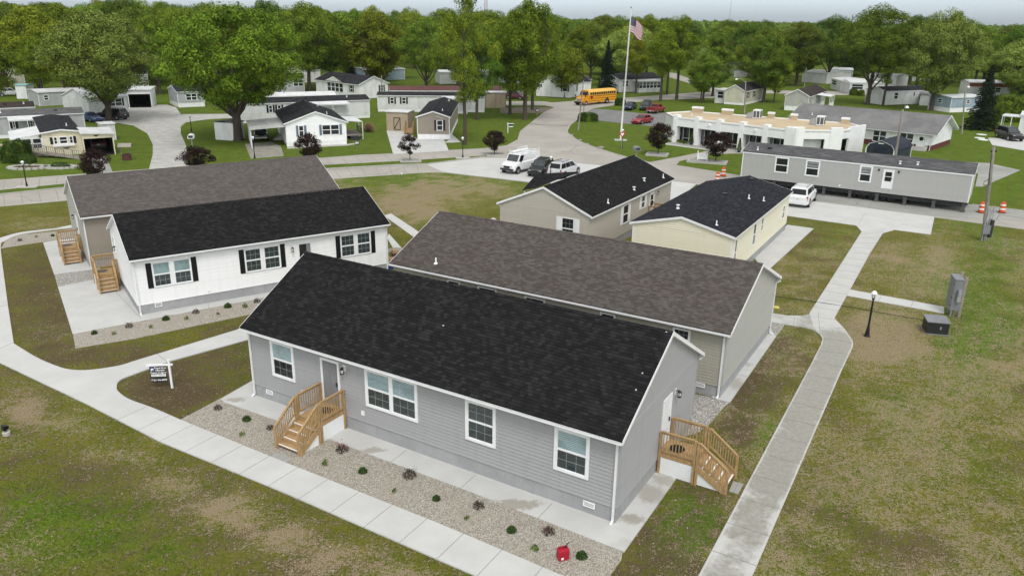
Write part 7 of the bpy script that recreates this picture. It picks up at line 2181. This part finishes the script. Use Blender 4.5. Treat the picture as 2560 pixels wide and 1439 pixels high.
tree('maple2',1908,256,92,118,'leafy tree between the two beige gabled homes',group=G1)
tree('small',1934,258,120,70,'smaller tree just right of the one between the beige homes',group=G1)
tree('ash',2069,209,40,150,'forked dark tree left of the picture-window home',group=G1)
tree('ash',2168,262,14,215,'very large tree with thick black trunk behind the long hall',group=G1,rz=.7)
tree('gappy',2207,265,70,110,'thin twin-trunked tree in front of the long white home',group=G1)
tree('silver',2327,277,30,205,'large forked tree before the blue and white home, feathery grey-green crown',group=G1,rz=2.0)
tree('spruce',2449,324,158,92,'tall broad dark spruce over the garden swing','spruce_tree','spruce',group=G1)
tree('ash',2524,255,62,150,'green tree at the far right behind the big round bush',group=G1)
tree('maple2',2585,262,75,150,'tree cut by the right edge of the frame',group=G1)
tree('ash',20,228,62,150,'dark tree mass at the far left edge',group=G1)
tree('maple2',-25,300,95,150,'dark leafy tree cut by the left edge of the frame',group=G1)
tree('tall',110,252,90,90,'slim tree left of the pair by the aqua shed',group=G1)
tree('tall',167,258,80,95,'slim tree, left of two behind the long grey home',group=G1)
tree('round',205,254,60,150,'leafy tree right behind the slim pair at left, below the pale green crown',group=G1)
tree('maple',400,236,40,160,'tree filling the gap between the pale green tree and the biggest tree',group=G1)
tree('maple2',700,196,50,120,'tree peeping right of the biggest dome',group=G1)
tree('spruce',880,200,150,40,'small dark conifer at the foot of the yellow-green tree','spruce_tree','spruce',group=G1)
tree('ash',2385,208,50,150,'dark tree behind the blue and white home',group=G1)
tree('maple2',2270,212,40,140,'dark tree between very large tree and feathery one',group=G1)
tree('maple2',1990,215,60,130,'dense tree above the brown-roofed beige home',group=G1)
tree('ash',1475,200,55,140,'tree filling the space left of the spruce and bus',group=G1)
tree('maple',1560,205,62,130,'tree rising behind the flagpole, right of the spruce',group=G1)
tree('round',960,205,90,95,'olive tree beside the pale blue home',group=G1)
tree('tall',1440,215,70,90,'olive tree behind the small forked tree left of the bus',group=G1)
GP = 'purple plum trees along the street'
for k,px,py,top,w,lab in (('plum',243,462,372,80,'purple-black plum tree in front of the dark garage of the cream home'),('plum',497,440,366,84,'purple-black plum tree at the foot of the crushed stone drive'),('plum',776,420,334,72,'purple-black plum tree in front of the blue-shuttered home'),
      ('plum2',1025,404,334,54,'small open purple plum tree on the grass strip before the concrete drive'),('plum',1237,388.5,327,62,'purple plum tree behind the white cargo van'),('plum',1645,387,308,72,'round purple plum tree in the square stone bed left of the office door'),('plum',1788.5,406,331,76,'round purple plum tree in the long stone bed by the office sign')):
    tree(k,px,py,top,w,lab,'plum_tree','plum tree',GP)

# woods behind the park: single trees out to about 900 m, then a far wooded strip
G2 = 'trees of the woods behind the park'
names = {'maple':'full green tree standing among the woods behind the homes','maple2':'dark green tree standing among the woods behind the homes','ash':'dark open-crowned tree standing among the woods behind the homes','silver':'pale grey-green tree standing among the woods behind the homes',
         'round':'rounded olive tree standing among the woods behind the homes','tall':'slim olive tree standing among the woods behind the homes','low':'low-branched dark tree standing among the woods behind the homes'}
rw = random.Random(21)
HOMES = [(o.matrix_world.translation.x, o.matrix_world.translation.y) for o in C.objects if o.get('category') in ('mobile home','house')] or []
HOMES = [(o.location.x, o.location.y) for o in C.objects if o.get('category') in ('mobile home','house')]
pts = []
def wood_rows(d0, d1, n, sp):
    k = 0; tr = 0
    while k < n and tr < 60000:
        tr += 1
        d = math.sqrt(rw.uniform(d0*d0, d1*d1)); a = rw.uniform(-.66,.66)
        p = (d*math.sin(a), d*math.cos(a))
        if abs(p[0]) > .70*p[1]+20: continue
        px, py = proj(p[0], p[1], 0)
        if d < 330 and (1650 < px < 1860): continue
        if d < 245 and (1250 < px < 1560 or 2060 < px < 2240): continue
        if d < 275 and any((p[0]-hx)**2+(p[1]-hy)**2 < 90 for hx,hy in HOMES): continue
        if all((p[0]-o[0])**2+(p[1]-o[1])**2 > sp*sp for o in pts):
            pts.append(p); k += 1
wood_rows(198, 260, 42, 8.5)
wood_rows(260, 420, 140, 8.5)
wood_rows(420, 640, 52, 12)
for (x, y) in pts:
    k = rw.choices(('maple','maple2','ash','silver','round','tall','low'), (5,4,2.5,2.5,3.5,1,3))[0]
    d = math.hypot(x,y); lft = -x/d
    h = rw.uniform(15.0,19.0) + 4.5*max(-.45,min(.45,lft)) + (d-300)*.0015
    w_ = rw.uniform(14,20) if k != 'tall' else rw.uniform(10,13)
    plant(k, Vector((x,y,0)), h, w_, names[k], 'tree', 'tree', G2)
# far wooded horizon
r = np.random.default_rng(77)
n = 78000
d = np.sqrt(r.uniform(600**2, 2600**2, n)); a = r.uniform(-1.15,1.15,n)
x = d*np.sin(a); y = d*np.cos(a)
hh = 13.5+6*(fbm(x*.012,y*.012,5,3)-.35)*1.6
z = hh*r.uniform(.45,1.0,n)
cs = np.stack([x,y,np.maximum(z,1)],1)
V, F_ = leaf_quads(cs, 2.5, r, None, .8, .7)
# the same woods close in again on both flanks
n = 60000
d = np.sqrt(r.uniform(230**2, 640**2, n)); a = r.uniform(.74,1.2,n)*np.where(r.random(n) < .5, -1, 1)
x = d*np.sin(a); y = d*np.cos(a); hh = 15+6*(fbm(x*.03,y*.03,5,3)-.35)*1.6
z = hh*r.uniform(.12,1.0,n)*(.75+.25*np.cos(fbm(x*.08,y*.08,9,2)*6))
V2, F2 = leaf_quads(np.stack([x,y,z],1), .95, r, None, .8, .7)
V = np.concatenate([V,V2]); F_ = np.concatenate([F_,F2+len(V)-len(V2)])
fw = bpy.data.objects.new('far_woods', mesh_np('far_woods', V, F_, M['leaf_dark'])); C.objects.link(fw)
tag(fw, 'far wooded strip along the horizon behind all the single trees', 'woods', kind='stuff')

# radio mast on the horizon
for px, top, lab, h_ in ((1209,-4,'thin red lattice radio mast on the horizon above the big crowns',1),(1784,3,'thin grey mast on the horizon right of the flagpole',0)):
    d_ = 1500; xx = (px-1280)/CF*d_; p = Vector((xx,d_*1.0,0)); hh_ = height_at(p, top)
    rt_ = thing('radio_mast', p, 0, lab, 'mast'); m_ = MB()
    b_ = 3.4 if h_ else .5
    if h_:
        for sx_ in (-1,1):
            for sy_ in (-1,1): m_.tube([(sx_*b_,sy_*b_,0),(sx_*b_*.6,sy_*b_*.6,hh_)],.30,4)
        for k in range(14):
            z0,z1 = hh_*k/14, hh_*(k+1)/14; f0,f1=b_*(1-.4*k/14),b_*(1-.4*(k+1)/14)
            m_.tube([(-f0,-f0,z0),(f1,-f1,z1)],.2,4); m_.tube([(f0,-f0,z0),(-f1,-f1,z1)],.2,4)
    else: m_.tube([(0,0,0),(0,0,hh_)],[.6,.3],5)
    m_.build('lattice', paint('mast_red',(.30,.16,.15),.7) if h_ else M['steel'], rt_)

# ------------------------------------------------------------------ real blades on the near lawns
def inside(px, py, P):
    P = np.array(P); res = np.zeros(len(px), bool)
    j = len(P)-1
    for i in range(len(P)):
        xi, yi = P[i]; xj, yj = P[j]
        c = ((yi > py) != (yj > py)) & (px < (xj-xi)*(py-yi)/(yj-yi+1e-12)+xi)
        res ^= c; j = i
    return res
HARD = [WALK_MAIN, LE+RE[::-1], [(1915,806),(1961,811),(2003,818),(2050,845),(2045,775),(2006,789),(1968,790),(1918,782)], [(2117,726),(2360,768),(2362,785),(2115,741)],
    [(135,680),(145,718),(182,836),(189,871),(330,848),(618,788),(720,765),(720,690),(309,690)], [(0,622),(14,602),(139,579),(236,565),(245,690),(135,688),(108,605)],
    [(450,1050),(552,992),(640,955),(1540,1305),(1640,1178),(1692,1196),(1560,1383),(1527,1436),(1403,1450),(1100,1311)], [(1690,1090),(1730,975),(1800,990),(1824,1007),(1940,843),(1975,810),(1915,800),(1780,960)],
    [(2140,564),(2204,586),(2240,577),(2330,588),(2340,540),(1960,490)]]
n = 240000
r = np.random.default_rng(5)
yy = 17+ (62-17)*r.random(n)**1.35
xx = (r.random(n)*2-1)*(.72*yy+6)
px, py = projn(xx, yy)
ok = (px > -60) & (px < 2620) & (py < 1480)
jx, jy = px + r.normal(0,2.6,n), py + r.normal(0,1.8,n)      # ragged turf edge along the paving
for P in HARD: ok &= ~inside(jx, jy, P)
# keep the blades off the house footprints
for key in 'ABCDEF':
    hx, hy, yaw, L_, W_h = PA[key][:5]
    a_ = (xx-hx)*math.cos(yaw)+(yy-hy)*math.sin(yaw); b_ = -(xx-hx)*math.sin(yaw)+(yy-hy)*math.cos(yaw)
    ok &= ~((a_ > -.1) & (a_ < L_+.1) & (b_ > -.1) & (b_ < W_h+.1))
so, st_, lu = ground_fields(xx, yy)
ok &= r.random(n) < np.clip(1.05-.95*so-.8*st_, .06, 1)
xx, yy, so, st_, lu = xx[ok], yy[ok], so[ok], st_[ok], lu[ok]
m = len(xx)
hgt = r.uniform(.025,.05,m)*(.8+.6*lu)
az = r.uniform(0,6.283,m)
tip = np.stack([xx+np.cos(az)*hgt*.7, yy+np.sin(az)*hgt*.7, hgt],1)
wv = np.stack([-np.sin(az),np.cos(az),np.zeros(m)],1)*r.uniform(.006,.016,m)[:,None]
b0 = np.stack([xx,yy,np.zeros(m)],1)
V = np.stack([b0-wv, b0+wv, tip+wv*.5, tip-wv*.5],1).reshape(-1,3)
F_ = np.arange(4*m).reshape(m,4)
def blade_mat():
    n = NT('grass_blades')
    t = n.attr('tone'); l = n.attr('lush')
    g = n.mix(l, (.095,.115,.022), (.048,.105,.012))
    c = n.mix(n.ramp(t,.0,.55), n.mix(n.math('MULTIPLY',t,1.8,0,True), (.04,.062,.01), g), g)
    c = n.mix(n.ramp(t,.84,.95,0,.8), c, (.17,.15,.07))
    return n.fin(c, .8, .1)
bm_ = mesh_np('grass', V, F_, blade_mat())
bm_.attributes.new('tone','FLOAT','FACE').data.foreach_set('value', r.random(m).astype(np.float32))
bm_.attributes.new('lush','FLOAT','FACE').data.foreach_set('value', np.clip(lu,0,1).astype(np.float32))
go = bpy.data.objects.new('grass', bm_); C.objects.link(go)
tag(go, 'short thin patchy grass on the lawns around the new houses', 'grass', kind='stuff')

# small pale stones lying in the worn turf
k = r.choice(m, 900, replace=False, p=(.05+so+st_)/np.sum(.05+so+st_))
sm_ = MB(); q = random.Random(8)
for i in k:
    s_ = q.uniform(.012,.035)
    sm_.add([(xx[i]+a*s_*q.uniform(.7,1.2), yy[i]+b*s_*q.uniform(.7,1.2), c*s_*.8) for a,b,c in ((1,0,0),(0,1,0),(-1,0,0),(0,-1,0),(0.1,.1,1))], [(0,1,4),(1,2,4),(2,3,4),(3,0,4)])
so_ = sm_.build('pebbles', paint('pale_stone',(.42,.39,.34),.9,.3,3)); tag(so_, 'small pale stones scattered over the worn lawns', 'pebbles', kind='stuff')

# ------------------------------------------------------------------ thin air
hzm = bpy.data.materials.new('haze'); hzm.use_nodes = True
hn = hzm.node_tree; hn.nodes.clear()
ho = hn.nodes.new('ShaderNodeOutputMaterial'); hv = hn.nodes.new('ShaderNodeVolumePrincipled')
hv.inputs['Color'].default_value = (.82,.88,.95,1); hv.inputs['Density'].default_value = .00005; hv.inputs['Anisotropy'].default_value = .2
hn.links.new(hv.outputs[0], ho.inputs['Volume'])
mb = MB(); mb.box(-4600,4600,-160,5600,-1.5,60); hz_o = mb.build('haze', hzm); tag(hz_o, 'thin pale air over the whole place', 'haze', kind='stuff')
